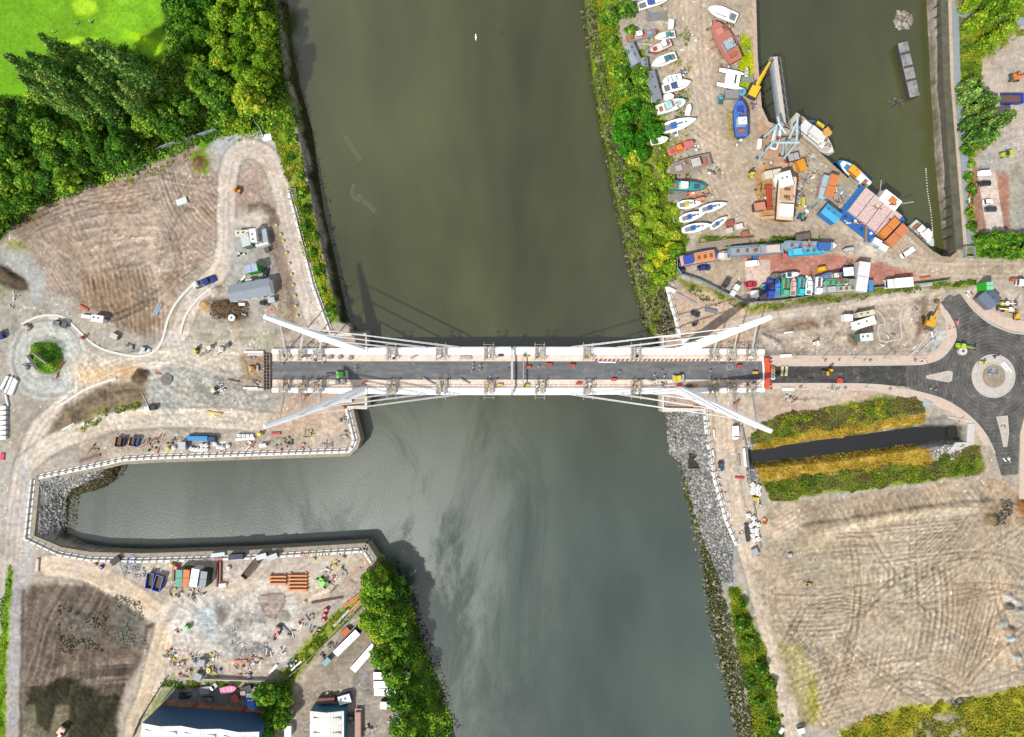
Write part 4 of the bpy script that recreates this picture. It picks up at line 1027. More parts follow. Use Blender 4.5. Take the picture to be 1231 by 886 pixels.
hw = M((214, 210, 206), .8, dirt=.2, scale=.5)
MB().box(0, 0, -3.5, 2.6, 6.6, 4.0, -.05).build('back_wall', hw, t)
MB().prism([(.9, 3.0), (-.2, 3.6), (-8.2, 5.4), (-8.0, 5.9), (0, 4.3), (1.2, 3.6)], -3.5, .3).build('wing_wall', hw, t)
MB().prism([(1.2, -3.2), (-.9, -3.4), (-5.4, -3.6), (-8.0, -7.0), (-7.0, -7.6), (1.3, -4.0)], -3.5, .3).build('wing_wall', hw, t)
MB().box(-3.9, .2, -3.4, 5.0, 4.4, 1.0).build('culvert_shade', M((24, 24, 22), .9, dirt=.1), t)  # dark block above the water, its colour stands in for the deep shade here
for px, py, wd, lab in ((838, 556, 8, 'timber framed outfall with its hole painted dark, set in the rock slope of the right bank'),):
 t = thing('outfall', lab, 'outfall', W(px, py)); MB().box(0, 0, -5.6, 4.4, 4.6, 3.6).build('hole_shade', M((40, 36, 30), .9), t)  # solid block, near-black colour stands in for the unlit inside of the hole
 MB().ribbon([(-2.2, 2.4), (2.4, 2.4), (2.4, -2.4), (-2.2, -2.4)], .25, -5, -1.6).build('timber_frame', M((120, 70, 50), .8), t)
# ---------------------------------------------------------------- vegetation
def quads(P, N, S, asp=.7, r=None):
 """leaf quads at P with normals N and sizes S"""
 r = r or rng; n = len(P)
 N = N / (np.linalg.norm(N, axis=1, keepdims=True) + 1e-9)
 R = r.normal(size=(n, 3)); U = np.cross(N, R); U /= (np.linalg.norm(U, axis=1, keepdims=True) + 1e-9)
 V = np.cross(N, U); S = S[:, None]
 v = np.stack([P - U * S - V * S * asp * .4, P + V * S * asp * -1.0 + U * S * .1, P + U * S + V * S * asp * .3, P + V * S * asp], 1)
 return v.reshape(-1, 3), np.arange(n * 4).reshape(n, 4)
def trunk_mesh(name, ht, r0, seed, limbs=5, mat=None, parent=None, reach=2):
 rd = random.Random(seed); m = MB()
 p = Vector((0, 0, -.3))
 for k in range(4):
  q = Vector((rd.uniform(-.25, .25) * k, rd.uniform(-.25, .25) * k, ht * .75 * (k + 1) / 4))
  m.tube(p, q, r0 * (1 - .2 * k), 7, r0 * (1 - .2 * (k + 1))); p = q
 for i in range(limbs):
  a = i * 2.4 + rd.random(); z = ht * rd.uniform(.3, .65)
  m.tube((0, 0, z), (math.cos(a) * reach, math.sin(a) * reach, z + reach), r0 * .4, 5, r0 * .12)
 return m.build(name, mat or M((110, 92, 74), .9), parent)
def crown(kind, R, ht, seed, n=2600):
 r = np.random.default_rng(seed); P = []; N = []; T = []
 if kind == 'broad':
  L = 30
  for i in range(L):
   a = i * 2.39996; q = math.sqrt((i + .4) / L)
   cx, cy = R * .78 * q * math.cos(a) + r.normal(0, R * .07), R * .78 * q * math.sin(a) + r.normal(0, R * .07)
   cz = ht * (.84 - .42 * q * q) + r.uniform(-1.2, .9); lr = R * r.uniform(.17, .34)
   k = n // L; d = r.normal(size=(k, 3)); d /= np.linalg.norm(d, axis=1, keepdims=True)
   d[:, 2] = np.where(r.random(k) < .75, np.abs(d[:, 2]), d[:, 2])
   rad = lr * (1 - .35 * r.random(k) ** 2) * (1 + .18 * np.sin(d[:, 0] * 7 + i) * np.cos(d[:, 1] * 6))
   P.append(np.stack([cx + d[:, 0] * rad, cy + d[:, 1] * rad, cz + d[:, 2] * rad * .95], 1)); N.append(d + r.normal(size=(k, 3)) * .6)
   T.append(np.clip(.5 + r.normal(0, .14) + r.normal(size=k) * .13, 0, 1))
 elif kind == 'poplar':
  L = 26
  for i in range(L):
   h = (i + .5) / L; rr = R * (math.sin(min(1, h * 1.6 + .12) * math.pi * .5) * (1 - h ** 2.2) + .08)
   for j in range(3):
    a = i * 2.4 + j * 2.09; cx, cy = rr * .6 * math.cos(a), rr * .6 * math.sin(a); cz = ht * (.1 + .88 * h)
    k = n // (L * 3); d = r.normal(size=(k, 3)); d /= np.linalg.norm(d, axis=1, keepdims=True)
    lr = (rr * .5 + .35) * r.uniform(.6, 1.25)
    P.append(np.stack([cx + d[:, 0] * lr, cy + d[:, 1] * lr, cz + d[:, 2] * lr * 1.9], 1)); N.append(d * [1, 1, .5] + r.normal(size=(k, 3)) * .6)
    T.append(np.clip(.45 + r.normal(0, .18) + r.normal(size=k) * .2, 0, 1))
 else:  # shrub
  L = 14
  for i in range(L):
   a = i * 2.39996; q = math.sqrt((i + .2) / L); cx, cy = R * .62 * q * math.cos(a), R * .62 * q * math.sin(a)
   cz = ht * (.62 - .3 * q * q) + r.uniform(-.5, .4); lr = R * r.uniform(.2, .46); k = n // L
   d = r.normal(size=(k, 3)); d /= np.linalg.norm(d, axis=1, keepdims=True); d[:, 2] = np.abs(d[:, 2])
   rad = lr * (1 - .4 * r.random(k) ** 2)
   P.append(np.stack([cx + d[:, 0] * rad, cy + d[:, 1] * rad, cz + d[:, 2] * rad * .8], 1)); N.append(d + r.normal(size=(k, 3)) * .7)
   T.append(np.clip(.5 + r.normal(0, .15) + r.normal(size=k) * .15, 0, 1))
 P = np.concatenate(P); N = np.concatenate(N); T = np.concatenate(T)
 v, f = quads(P, N, r.uniform(.2, .58, len(P)), r=r)
 return v, f, T
GREEN = leafmat((30, 60, 16), (70, 116, 28), (150, 184, 54))
BRIGHT = leafmat((54, 88, 18), (104, 146, 26), (184, 194, 58))
POP = leafmat((40, 74, 26), (92, 136, 56), (168, 190, 96))
LIME = leafmat((110, 140, 10), (170, 190, 16), (226, 222, 50))
BARK = M((110, 92, 74), .9)
_proto = {}
def plant(kind, variant, R, ht, mat, x, y, name, label, cat, group, n=2600):
 key = (kind, variant, mat.name, R, ht)
 if key not in _proto:
  v, f, T = crown(kind, R, ht, variant * 31 + len(kind), n)
  ob = mesh_np('crown', v, f, mat, None, T)
  tr = trunk_mesh('trunk' if kind != 'shrub' else 'stem', ht, R * .055 + .08, variant, mat=BARK, reach=R * .6)
  _proto[key] = (ob.data, tr.data)
  bpy.data.objects.remove(ob); bpy.data.objects.remove(tr)
 t = thing(name, label, cat, (x, y, gz(x, y) - .05), random.uniform(0, 6.28), group)
 s = random.uniform(.72, 1.22); t.scale = (s, s, s * random.uniform(.92, 1.08))
 for nm, me in (('crown', _proto[key][0]), ('trunk' if kind != 'shrub' else 'stem', _proto[key][1])):
  o = bpy.data.objects.new(nm, me); COL.objects.link(o); o.parent = t
 return t
def poisson(poly, dmin, seed, n=None, z=0):
 P = PW(poly, z); r = random.Random(seed); out = []
 x0, x1, y0, y1 = P[:, 0].min(), P[:, 0].max(), P[:, 1].min(), P[:, 1].max()
 for _ in range(6000):
  x, y = r.uniform(x0, x1), r.uniform(y0, y1)
  if all((x - a) ** 2 + (y - b) ** 2 > dmin * dmin for a, b in out) and inside(P, np.array([x]), np.array([y]))[0]:
   out.append((x, y))
   if n and len(out) >= n: break
 return out
def wood(poly, d, seed, kind, R, ht, mat, name, label, group, n=2600, nv=4):
 for i, (x, y) in enumerate(poisson(poly, d, seed)):
  plant(kind, 1 + i % nv, R, ht, mat, x, y, name, label, 'tree' if kind != 'shrub' else 'shrub', group, n)
wood([(-20, 150), (60, 150), (110, 170), (170, 190), (120, 215), (60, 238), (14, 268), (-20, 285)], 6.2, 1, 'broad', 5.4, 13, GREEN, 'broadleaf_tree', 'broadleaved tree in the dense dark wood between the golf course and the brown field', 'broadleaved trees of the upper left wood', nv=5)
wood([(90, 110), (150, 105), (205, 118), (232, 118), (240, 148), (205, 172), (170, 180), (110, 150)], 6.0, 2, 'broad', 4.6, 11, GREEN, 'broadleaf_tree', 'broadleaved tree in the dense dark wood between the golf course and the brown field', 'broadleaved trees of the upper left wood', nv=5)
wood([(72, 108), (108, 100), (180, 98), (208, 118), (190, 150), (120, 158), (85, 135)], 5.4, 3, 'poplar', 3.6, 31, POP, 'poplar_tree', 'tall grey green poplar leaning out over the edge of the golf course', 'poplars at the edge of the golf course', n=3000)
wood([(208, -25), (262, -25), (266, 40), (262, 75), (240, 78), (225, 50)], 6.6, 4, 'broad', 5.4, 14, leafmat((26, 56, 14), (50, 96, 18), (104, 150, 34)), 'broadleaf_tree', 'very dark broadleaved tree right of the golf course corner', 'very dark trees right of the golf course corner')
wood([(275, -25), (322, -25), (330, 60), (337, 110), (318, 140), (285, 130), (272, 80)], 6.2, 5, 'broad', 5.2, 17, BRIGHT, 'broadleaf_tree', 'light green broadleaved tree in the row beside the left river bank', 'light green trees beside the left river bank')
wood([(236, 84), (270, 80), (285, 132), (262, 140), (244, 120)], 5.6, 6, 'broad', 4.2, 11, GREEN, 'broadleaf_tree', 'mid green tree behind the grey fence above the haul road loop', 'mid green trees above the haul road loop')
wood([(266, 140), (290, 136), (300, 152), (276, 158)], 4.4, 7, 'shrub', 3.2, 4, BRIGHT, 'shrub', 'bright bush at the top of the haul road loop', 'bright bushes at the top of the haul road loop', 700)
wood([(348, 128), (357, 165), (370, 225), (382, 285), (394, 335), (402, 375), (390, 372), (370, 290), (352, 215), (340, 165)], 5.2, 8, 'shrub', 1.9, 2.2, GREEN, 'shrub', 'low bush on the narrow green strip of the left river bank', 'low bushes along the left river bank', 500)
RBP = [(722, 6), (760, 2), (757, 50), (776, 110), (782, 160), (760, 172), (742, 120), (728, 50)]
wood(RBP, 6.2, 9, 'shrub', 3.8, 4.6, GREEN, 'shrub', 'rounded green bush between the river and the upper boat yard', 'rounded green bushes between river and boat yard', 900)
wood([(742, 135), (775, 130), (784, 165), (764, 200), (748, 178)], 5.4, 10, 'broad', 4.0, 6.5, leafmat((30, 78, 12), (52, 112, 18), (104, 160, 34)), 'broadleaf_tree', 'deep green small tree on the right bank beside the small white caravan', 'deep green small trees on the right bank', 1500)
wood([(752, 188), (790, 195), (805, 225), (812, 262), (828, 290), (812, 310), (800, 338), (784, 345), (766, 290), (756, 230)], 5.6, 11, 'shrub', 3.2, 3.6, BRIGHT, 'shrub', 'yellow green bush on the right bank below the green hulled boat', 'yellow green bushes on the right bank', 800)
wood([(790, 300), (806, 296), (806, 312), (786, 325)], 3.6, 12, 'shrub', 2.8, 3, LIME, 'shrub', 'lime yellow bush near the fence corner above the bridge', 'lime yellow bushes near the fence corner', 700)
wood([(452, 690), (478, 700), (488, 735), (490, 790), (496, 850), (502, 886), (488, 886), (478, 820), (462, 775), (450, 735)], 5.4, 13, 'broad', 5.0, 12, GREEN, 'broadleaf_tree', 'full green tree in the belt beside the white trailers and the river', 'green trees beside the white trailers', nv=5)
wood([(446, 690), (456, 700), (462, 760), (448, 740)], 5, 14, 'broad', 4.4, 9, BRIGHT, 'broadleaf_tree', 'lighter green tree on the yard side of the belt by the river', 'lighter green trees on the yard side of the belt')
wood([(322, 826), (342, 820), (350, 838), (340, 868), (322, 872)], 4.4, 15, 'broad', 3.6, 7, GREEN, 'broadleaf_tree', 'green tree between the blue edged shed and the curving yard lane', 'green trees between shed and yard lane', 1500)
wood([(1150, 2), (1190, -10), (1216, 12), (1196, 48), (1172, 70), (1160, 60), (1156, 30)], 4.6, 16, 'poplar', 2.4, 11, BRIGHT, 'conifer_tree', 'feathery light green tree beside the grey quay path at the top right', 'feathery light green trees beside the quay path', n=1300)
wood([(1150, 110), (1180, 118), (1190, 150), (1178, 176), (1156, 180)], 3.8, 17, 'poplar', 2.2, 10, POP, 'conifer_tree', 'darker feathery tree halfway down the grey quay path', 'darker feathery trees halfway down the quay path', n=1300)
wood([(1158, 182), (1168, 190), (1172, 275), (1162, 275)], 4.6, 18, 'shrub', 2.2, 3, GREEN, 'shrub', 'small green bush between the quay path and the red and white barrier', 'small bushes between quay path and barrier', 500)
wood([(1170, 286), (1231, 284), (1235, 305), (1176, 308)], 4.6, 19, 'broad', 3.6, 6, GREEN, 'broadleaf_tree', 'green tree between the parked cars and the yard road at the right edge', 'green trees between parked cars and yard road', 1500)
wood([(884, 714), (894, 712), (908, 760), (925, 800), (932, 870), (915, 870), (902, 820)], 6.5, 20, 'shrub', 2.9, 3.2, GREEN, 'shrub', 'dark green bush on the lower right river bank', 'dark green bushes on the lower right bank', 700)
def scrub(poly, n, h, size, mat, name='scrub', seed=1, mask=None, flat=.6):
 P = PW(poly); r = np.random.default_rng(seed)
 x0, x1, y0, y1 = P[:, 0].min(), P[:, 0].max(), P[:, 1].min(), P[:, 1].max()
 x0, x1, y0, y1 = max(x0, -195), min(x1, 195), max(y0, -142), min(y1, 142)
 x = r.uniform(x0, x1, n * 3); y = r.uniform(y0, y1, n * 3)
 k = inside(P, x + 2.6 * fbm(x, y, 5, 4, 5), y + 2.6 * fbm(x, y, 5, 4, 6)); x, y = x[k][:n], y[k][:n]
 cl = fbm(x, y, 3.0, 3, seed + 40)
 if mask is not None:
  k = cl > mask; x, y, cl = x[k], y[k], cl[k]
 i = np.clip(np.searchsorted(xs, x), 0, NX - 1); j = np.clip(np.searchsorted(ys, y), 0, NY - 1)
 z = Hf[j, i] + h * np.clip(cl + .5, .1, 1) * r.random(len(x))
 N = r.normal(size=(len(x), 3)) * [flat, flat, .5] + [0, 0, .8]
 v, f = quads(np.stack([x, y, z], 1), N, r.uniform(.6, 1.3, len(x)) * size, r=r)
 T = np.clip(.5 + .55 * fbm(x, y, 4, 3, seed + 50) + r.normal(size=len(x)) * .14, 0, 1)
 return tag(mesh_np(name, v, f, mat, None, T), kind='stuff')
YEL = leafmat((104, 96, 26), (160, 132, 44), (200, 172, 82)); MIX = leafmat((54, 76, 22), (94, 118, 24), (160, 152, 44)); RUST = leafmat((104, 84, 60), (130, 150, 40), (190, 190, 60))
RUSTY = leafmat((84, 66, 54), (108, 104, 56), (104, 134, 34))
scrub([(335, 140), (348, 130), (372, 225), (385, 290), (398, 345), (406, 384), (396, 388), (378, 335), (358, 275), (345, 225), (326, 165)], 9000, .8, .36, MIX, seed=2, mask=-.1)
scrub([(350, 150), (358, 160), (385, 280), (400, 345), (409, 384), (416, 384), (404, 320), (388, 262), (372, 180)], 5000, .4, .3, leafmat((34, 38, 16), (58, 70, 20), (96, 110, 30)), 'bank_weed', seed=3)
scrub([(326, 0), (338, 0), (345, 60), (352, 110), (366, 160), (350, 150), (334, 80)], 4000, .9, .4, leafmat((30, 44, 12), (64, 88, 20), (110, 130, 40)), 'bank_weed', seed=4)
scrub(RB, 24000, .9, .36, MIX, seed=5, mask=-.25)
scrub([(12, 262), (60, 240), (150, 212), (200, 196), (255, 160), (325, 152), (330, 165), (255, 172), (200, 206), (100, 232), (30, 270)], 4500, .6, .34, MIX, seed=6, mask=0)
scrub(WOODFLOOR, 26000, 2.4, .5, GREEN, 'undergrowth', seed=7)
scrub([(902, 525), (935, 500), (1000, 490), (1050, 477), (1108, 478), (1112, 494), (1040, 508), (905, 534)], 9000, .8, .32, RUSTY, seed=8)
scrub([(902, 525), (935, 500), (1000, 490), (1050, 477), (1108, 478), (1112, 494), (1040, 508), (905, 534)], 9000, .9, .32, MIX, seed=9, mask=0)
scrub([(905, 534), (960, 518), (1040, 510), (1112, 496), (1112, 508), (1040, 520), (905, 544)], 6000, .4, .3, YEL, 'dry_grass', seed=10)
scrub([(905, 560), (1000, 546), (1100, 535), (1122, 545), (1122, 558), (1000, 570), (915, 582)], 7500, .4, .3, YEL, 'dry_grass', seed=11, mask=-.2)
scrub([(915, 580), (1000, 568), (1120, 556), (1150, 540), (1178, 535), (1182, 568), (1100, 580), (1000, 592), (930, 602)], 9000, .8, .32, RUSTY, seed=12)
scrub([(915, 580), (1000, 568), (1120, 556), (1150, 540), (1178, 535), (1182, 568), (1100, 580), (1000, 592), (930, 602)], 11000, .9, .32, MIX, seed=13, mask=-.08)
scrub(BANKSW, 16000, .7, .4, leafmat((66, 80, 20), (116, 120, 28), (166, 148, 52)), 'long_grass', seed=14, mask=-.25)
scrub([(876, 706), (888, 706), (915, 770), (930, 830), (942, 880), (940, 900), (905, 880), (890, 790), (878, 740)], 9000, .8, .34, MIX, seed=15)
scrub([(850, 680), (862, 690), (884, 760), (905, 850), (915, 900), (895, 900), (880, 840), (862, 760), (850, 720)], 9000, .3, .26, leafmat((40, 50, 16), (64, 84, 22), (110, 110, 50)), 'bank_weed', seed=16, mask=-.1)
scrub([(812, 540), (826, 545), (846, 585), (864, 660), (872, 700), (858, 700), (838, 640), (824, 580)], 10000, .3, .28, leafmat((40, 50, 16), (74, 94, 22), (110, 110, 50)), 'bank_weed', seed=17, mask=-.25)
scrub([(460, 700), (430, 735), (390, 775), (355, 815), (330, 830), (345, 800), (370, 770), (400, 740), (430, 712)], 7000, .8, .34, MIX, seed=18, mask=-.15)
scrub([(452, 672), (478, 690), (500, 745), (530, 840), (545, 890), (505, 890), (480, 800), (450, 740)], 12000, 1.6, .42, GREEN, 'undergrowth', seed=19)
scrub([(470, 690), (490, 700), (512, 760), (545, 880), (535, 890), (500, 780)], 5000, .5, .36, leafmat((22, 28, 12), (46, 60, 20), (80, 90, 34)), 'bank_weed', seed=20)
scrub([(14, 676), (12, 720), (6, 790), (4, 886), (-2, 886), (-2, 760), (6, 690)], 1800, .6, .3, BRIGHT, 'long_grass', seed=21)
scrub([(1153, 30), (1245, 34), (1225, 44), (1178, 75), (1185, 110), (1200, 160), (1172, 200), (1172, 300), (1166, 300), (1160, 200)], 12000, .9, .36, MIX, seed=22, mask=-.1)
scrub([(1165, 284), (1240, 282), (1240, 310), (1165, 308)], 4000, .8, .36, GREEN, seed=23)
scrub([(812, 332), (830, 338), (900, 366), (1130, 338), (1150, 341), (1120, 350), (900, 374), (830, 352)], 5500, .6, .3, MIX, seed=24, mask=-.05)
scrub([(840, 284), (985, 285), (985, 290), (905, 297), (840, 294)], 2500, .6, .3, MIX, seed=25, mask=0)
scrub([(38, 420), (48, 412), (66, 412), (77, 424), (76, 438), (62, 448), (46, 446), (38, 434)], 4200, .4, .3, GREEN, 'turf', seed=26, flat=.3)
scrub([(892, 40), (902, 45), (906, 75), (904, 105), (888, 106), (890, 70)], 1500, .4, .28, LIME, 'long_grass', seed=27)
scrub([(192, 818), (322, 822), (320, 828), (196, 826)], 1400, .7, .3, MIX, seed=28, mask=-.1)
scrub([(775, 30), (830, 30), (830, 300), (800, 250), (780, 120)], 6000, .5, .3, MIX, seed=29, mask=.1)
scrub([(95, 512), (130, 492), (168, 482), (172, 490), (130, 504), (95, 520)], 900, .4, .3, MIX, seed=30, mask=.0)
scrub([(1150, 338), (1176, 336), (1176, 343), (1145, 345)], 500, .6, .3, MIX, seed=31)
scrub([(116, 568), (142, 561), (136, 573), (118, 586), (82, 596), (78, 642), (68, 642), (72, 592), (96, 584)], 3600, .2, .25, leafmat((60, 60, 24), (110, 104, 40), (150, 140, 70)), 'bank_weed', seed=32)
def rocks(poly, n, smin, smax, mat, name, seed, mask=None, z=0):
 P = PW(poly); r = np.random.default_rng(seed)
 x0, x1, y0, y1 = P[:, 0].min(), P[:, 0].max(), P[:, 1].min(), P[:, 1].max()
 y0 = max(y0, -145); y1 = min(y1, 145)
 x = r.uniform(x0, x1, n * 4); y = r.uniform(y0, y1, n * 4); k = inside(P, x, y); x, y = x[k][:n], y[k][:n]
 if mask is not None:
  k = fbm(x, y, 5, 3, seed) > mask; x, y = x[k], y[k]
 n = len(x); i = np.clip(np.searchsorted(xs, x), 0, NX - 1); j = np.clip(np.searchsorted(ys, y), 0, NY - 1)
 c = np.stack([x, y, np.maximum(Hf[j, i], WZ - .2)], 1)
 o = np.array([(-1, -1, -.6), (1, -1, -.6), (1, 1, -.6), (-1, 1, -.6), (-.7, -.7, .6), (.7, -.7, .7), (.6, .7, .5), (-.7, .6, .6)]) * .5
 s = r.uniform(smin, smax, (n, 1)) * (1 + .35 * r.normal(size=(n, 3))).clip(.5, 1.6)
 a = r.uniform(0, 6.28, n); ca, sa = np.cos(a), np.sin(a)
 v = o[None] * (1 + .25 * r.normal(size=(n, 8, 3))) * s[:, None, :]
 vx = v[..., 0] * ca[:, None] - v[..., 1] * sa[:, None]; vy = v[..., 0] * sa[:, None] + v[..., 1] * ca[:, None]
 v = np.stack([vx, vy, v[..., 2]], -1) + c[:, None]
 f0 = np.array([(3, 2, 1, 0), (4, 5, 6, 7), (0, 1, 5, 4), (1, 2, 6, 5), (2, 3, 7, 6), (3, 0, 4, 7)])
 f = (f0[None] + (np.arange(n) * 8)[:, None, None]).reshape(-1, 4)
 T = np.repeat(r.random(n), 6)
 return tag(mesh_np(name, v.reshape(-1, 3), f, mat, None, T), kind='stuff')
def rockmat(c1, c2, c3):
 m = leafmat(*(tuple(k / 1.42 for k in c) for c in (c1, c2, c3)), 'stone')
 return m
GREYR = rockmat((140, 140, 138), (186, 185, 182), (236, 235, 230)); TANR = rockmat((64, 70, 36), (112, 110, 76), (206, 198, 172)); DARKR = rockmat((44, 46, 30), (92, 90, 60), (150, 142, 110))
rocks([(806, 494), (846, 494), (850, 530), (857, 575), (870, 625), (880, 655), (880, 700), (868, 700), (850, 650), (838, 610), (824, 560), (808, 545)], 9000, .3, 1.0, GREYR, 'rock_armour', 1)
rocks([(803, 494), (822, 494), (826, 550), (846, 610), (860, 680), (874, 740), (892, 820), (908, 890), (890, 890), (872, 830), (858, 760), (848, 700), (832, 620), (818, 560)], 5600, .25, .9, TANR, 'rock_armour', 2)
rocks([(47, 578), (125, 562), (118, 574), (80, 588), (68, 600), (66, 646), (44, 645)], 3600, .25, .8, GREYR, 'rock_armour', 3, mask=-.5)
rocks([(116, 567), (143, 560), (136, 575), (118, 588), (84, 597), (79, 642), (64, 645), (68, 594), (90, 584)], 3000, .25, .7, DARKR, 'rock_armour', 4)
rocks([(700, 0), (712, 0), (728, 90), (748, 180), (760, 250), (778, 320), (790, 395), (778, 395), (762, 335), (744, 255), (732, 190), (718, 110)], 4800, .35, 1.0, TANR, 'foreshore_stone', 5, mask=-.35)
rocks([(340, 0), (352, 60), (366, 120), (380, 170), (398, 265), (412, 330), (420, 388), (408, 388), (394, 320), (376, 230), (360, 160), (344, 60)], 1100, .3, .7, rockmat((36, 40, 22), (60, 66, 34), (110, 108, 74)), 'foreshore_stone', 6)
rocks([(790, 350), (802, 348), (812, 400), (792, 402), (782, 385)], 900, .35, .9, TANR, 'foreshore_stone', 7)
rocks([(470, 670), (490, 700), (506, 750), (530, 815), (552, 886), (540, 886), (510, 800), (482, 730)], 1500, .4, .9, DARKR, 'foreshore_stone', 8)
rocks([(70, 725), (128, 722), (132, 780), (100, 792), (70, 782)], 1500, .15, .6, DARKR, 'rubble', 9, mask=.05)
rocks([(134, 712), (170, 724), (178, 775), (140, 782)], 1000, .15, .6, rockmat((100, 100, 92), (140, 140, 128), (190, 190, 180)), 'rubble', 10, mask=0)
rocks([(275, 735), (325, 732), (328, 790), (282, 798)], 1100, .15, .5, GREYR, 'rubble', 11, mask=.02)
rocks([(142, 674), (172, 676), (176, 694), (150, 694)], 420, .2, .8, rockmat((170, 166, 160), (206, 204, 198), (240, 240, 236)), 'rubble', 12, mask=-.1)
rocks([(235, 448), (325, 458), (325, 490), (240, 490)], 900, .12, .35, GREYR, 'rubble', 13, mask=.1)
rocks([(1190, 600), (1215, 600), (1212, 630), (1195, 632)], 500, .2, .6, rockmat((70, 68, 60), (130, 126, 116), (200, 196, 190)), 'rubble', 14, mask=-.1)
rocks([(905, 405), (950, 395), (1090, 412), (1100, 425), (925, 430)], 600, .12, .4, GREYR, 'rubble', 15, mask=.1)
rocks([(250, 364), (300, 364), (300, 384), (255, 384)], 500, .15, .45, rockmat((60, 50, 40), (110, 92, 72), (150, 136, 120)), 'rubble', 16)
rocks([(1115, 545), (1138, 535), (1160, 535), (1150, 552), (1120, 552)], 260, .3, .7, GREYR, 'rock_armour', 17)
rocks([(898, 528), (912, 526), (906, 540), (898, 540)], 120, .3, .7, GREYR, 'rock_armour', 18); rocks([(896, 562), (910, 562), (914, 580), (900, 585)], 220, .3, .7, GREYR, 'rock_armour', 19)
rocks([(1086, 18), (1090, 5), (1104, 3), (1110, 14), (1104, 24), (1092, 24)], 140, .8, 1.8, rockmat((150, 140, 124), (190, 180, 166), (226, 220, 210)), 'rock_pile', 20)
# ---------------------------------------------------------------- builders for loose objects
def place(x1, y1, x2, y2, z=0.0, ht=0.0):
 """tail (x1,y1) -> nose (x2,y2) in photo px as seen at height ht; returns loc, length, angle"""
 a = Vector(W(x1, y1, z + ht)[:2]); b_ = Vector(W(x2, y2, z + ht)[:2])
 c = (a + b_) / 2; d = b_ - a
 return (c.x, c.y, z), d.length, math.atan2(d.y, d.x)
def mk(name, label, cat, x1, y1, x2, y2, z=0.0, ht=0.0, group=None):
 loc, L, a = place(x1, y1, x2, y2, z, ht)
 if z == 0: loc = (loc[0], loc[1], gz(loc[0], loc[1]))
 return thing(name, label, cat, loc, a, group), L
BLK = M((40, 40, 42), .8, dirt=.1); DKG = M((84, 86, 90), .7); LGR = M((196, 198, 200), .6)
def wheels(t, xs_, w, r, wd=.3):
 for x in xs_:
  for s in (-1, 1):
   m = MB().tube((x, s * (w / 2 - wd), r), (x, s * w / 2, r), r, 10); m.build('wheel', BLK, t)
def car(x1, y1, x2, y2, rgb, label, wd=1.85, h=1.45, z=0, cat='car', kind='car', group=None, roofrgb=None):
 t, L = mk({'car': 'parked_car', 'van': 'van', 'pickup': 'pickup_truck'}[kind], label, cat, x1, y1, x2, y2, z, h, group); L = max(L, 3.6)
 body = M(rgb, .25, dirt=.06, scale=1.2)
 m = MB(); w = wd / 2
 def ring(x, ww, z0, z1): return [(x, -ww, z0), (x, -ww, z1 * .8), (x, -ww * .82, z1), (x, ww * .82, z1), (x, ww, z1 * .8), (x, ww, z0)]
 hb = .85 if kind == 'car' else 1.0
 m.loft([ring(-L / 2, w * .86, .35, hb * .9), ring(-L / 2 + .3, w, .3, hb), ring(L / 2 - .9, w, .3, hb * .97), ring(L / 2 - .2, w * .93, .3, hb * .8), ring(L / 2, w * .78, .35, hb * .65)])
 m.build('body', body, t, True)
 if kind == 'car': c0, c1, top = -L * .40, L * .2, h
 elif kind == 'van': c0, c1, top = -L * .49, L * .33, 2.1
 else: c0, c1, top = -L * .08, L * .24, 1.75
 rear = .45 if kind == 'car' else .08
 m = MB(); m.loft([[(c0, -w * .88, hb * .9), (c0 + rear, -w * .74, top), (c0 + rear, w * .74, top), (c0, w * .88, hb * .9)], [(c1, -w * .88, hb * .9), (c1 - .65, -w * .74, top), (c1 - .65, w * .74, top), (c1, w * .88, hb * .9)]])
 m.build('window_glass', glass() if kind != 'van' else body, t)
 m = MB(); m.box((c0 + c1) / 2 + (rear - .65) / 2, 0, top - .02, (c1 - c0) - rear - .65 + .1, w * 1.52, .07); m.build('roof', M(roofrgb or rgb, .25, dirt=.06, scale=1.2), t)
 if kind == 'van':
  MB().add([(c1 + .03, -w * .8, hb), (c1 - .6, -w * .68, top - .05), (c1 - .6, w * .68, top - .05), (c1 + .03, w * .8, hb)], [(3, 2, 1, 0)]).build('windscreen', glass(), t)
 if kind == 'pickup':
  MB().box(-L * .3, 0, hb, L * .36, w * 1.7, .06).build('load_bed', DKG, t)
 wheels(t, (-L * .31, L * .31), wd, .34, .22)
 for s in (-1, 1): MB().box(L / 2 - .12, s * w * .62, .52, .14, .34, .16).build('headlight', M((240, 240, 236), .2), t)
 return t
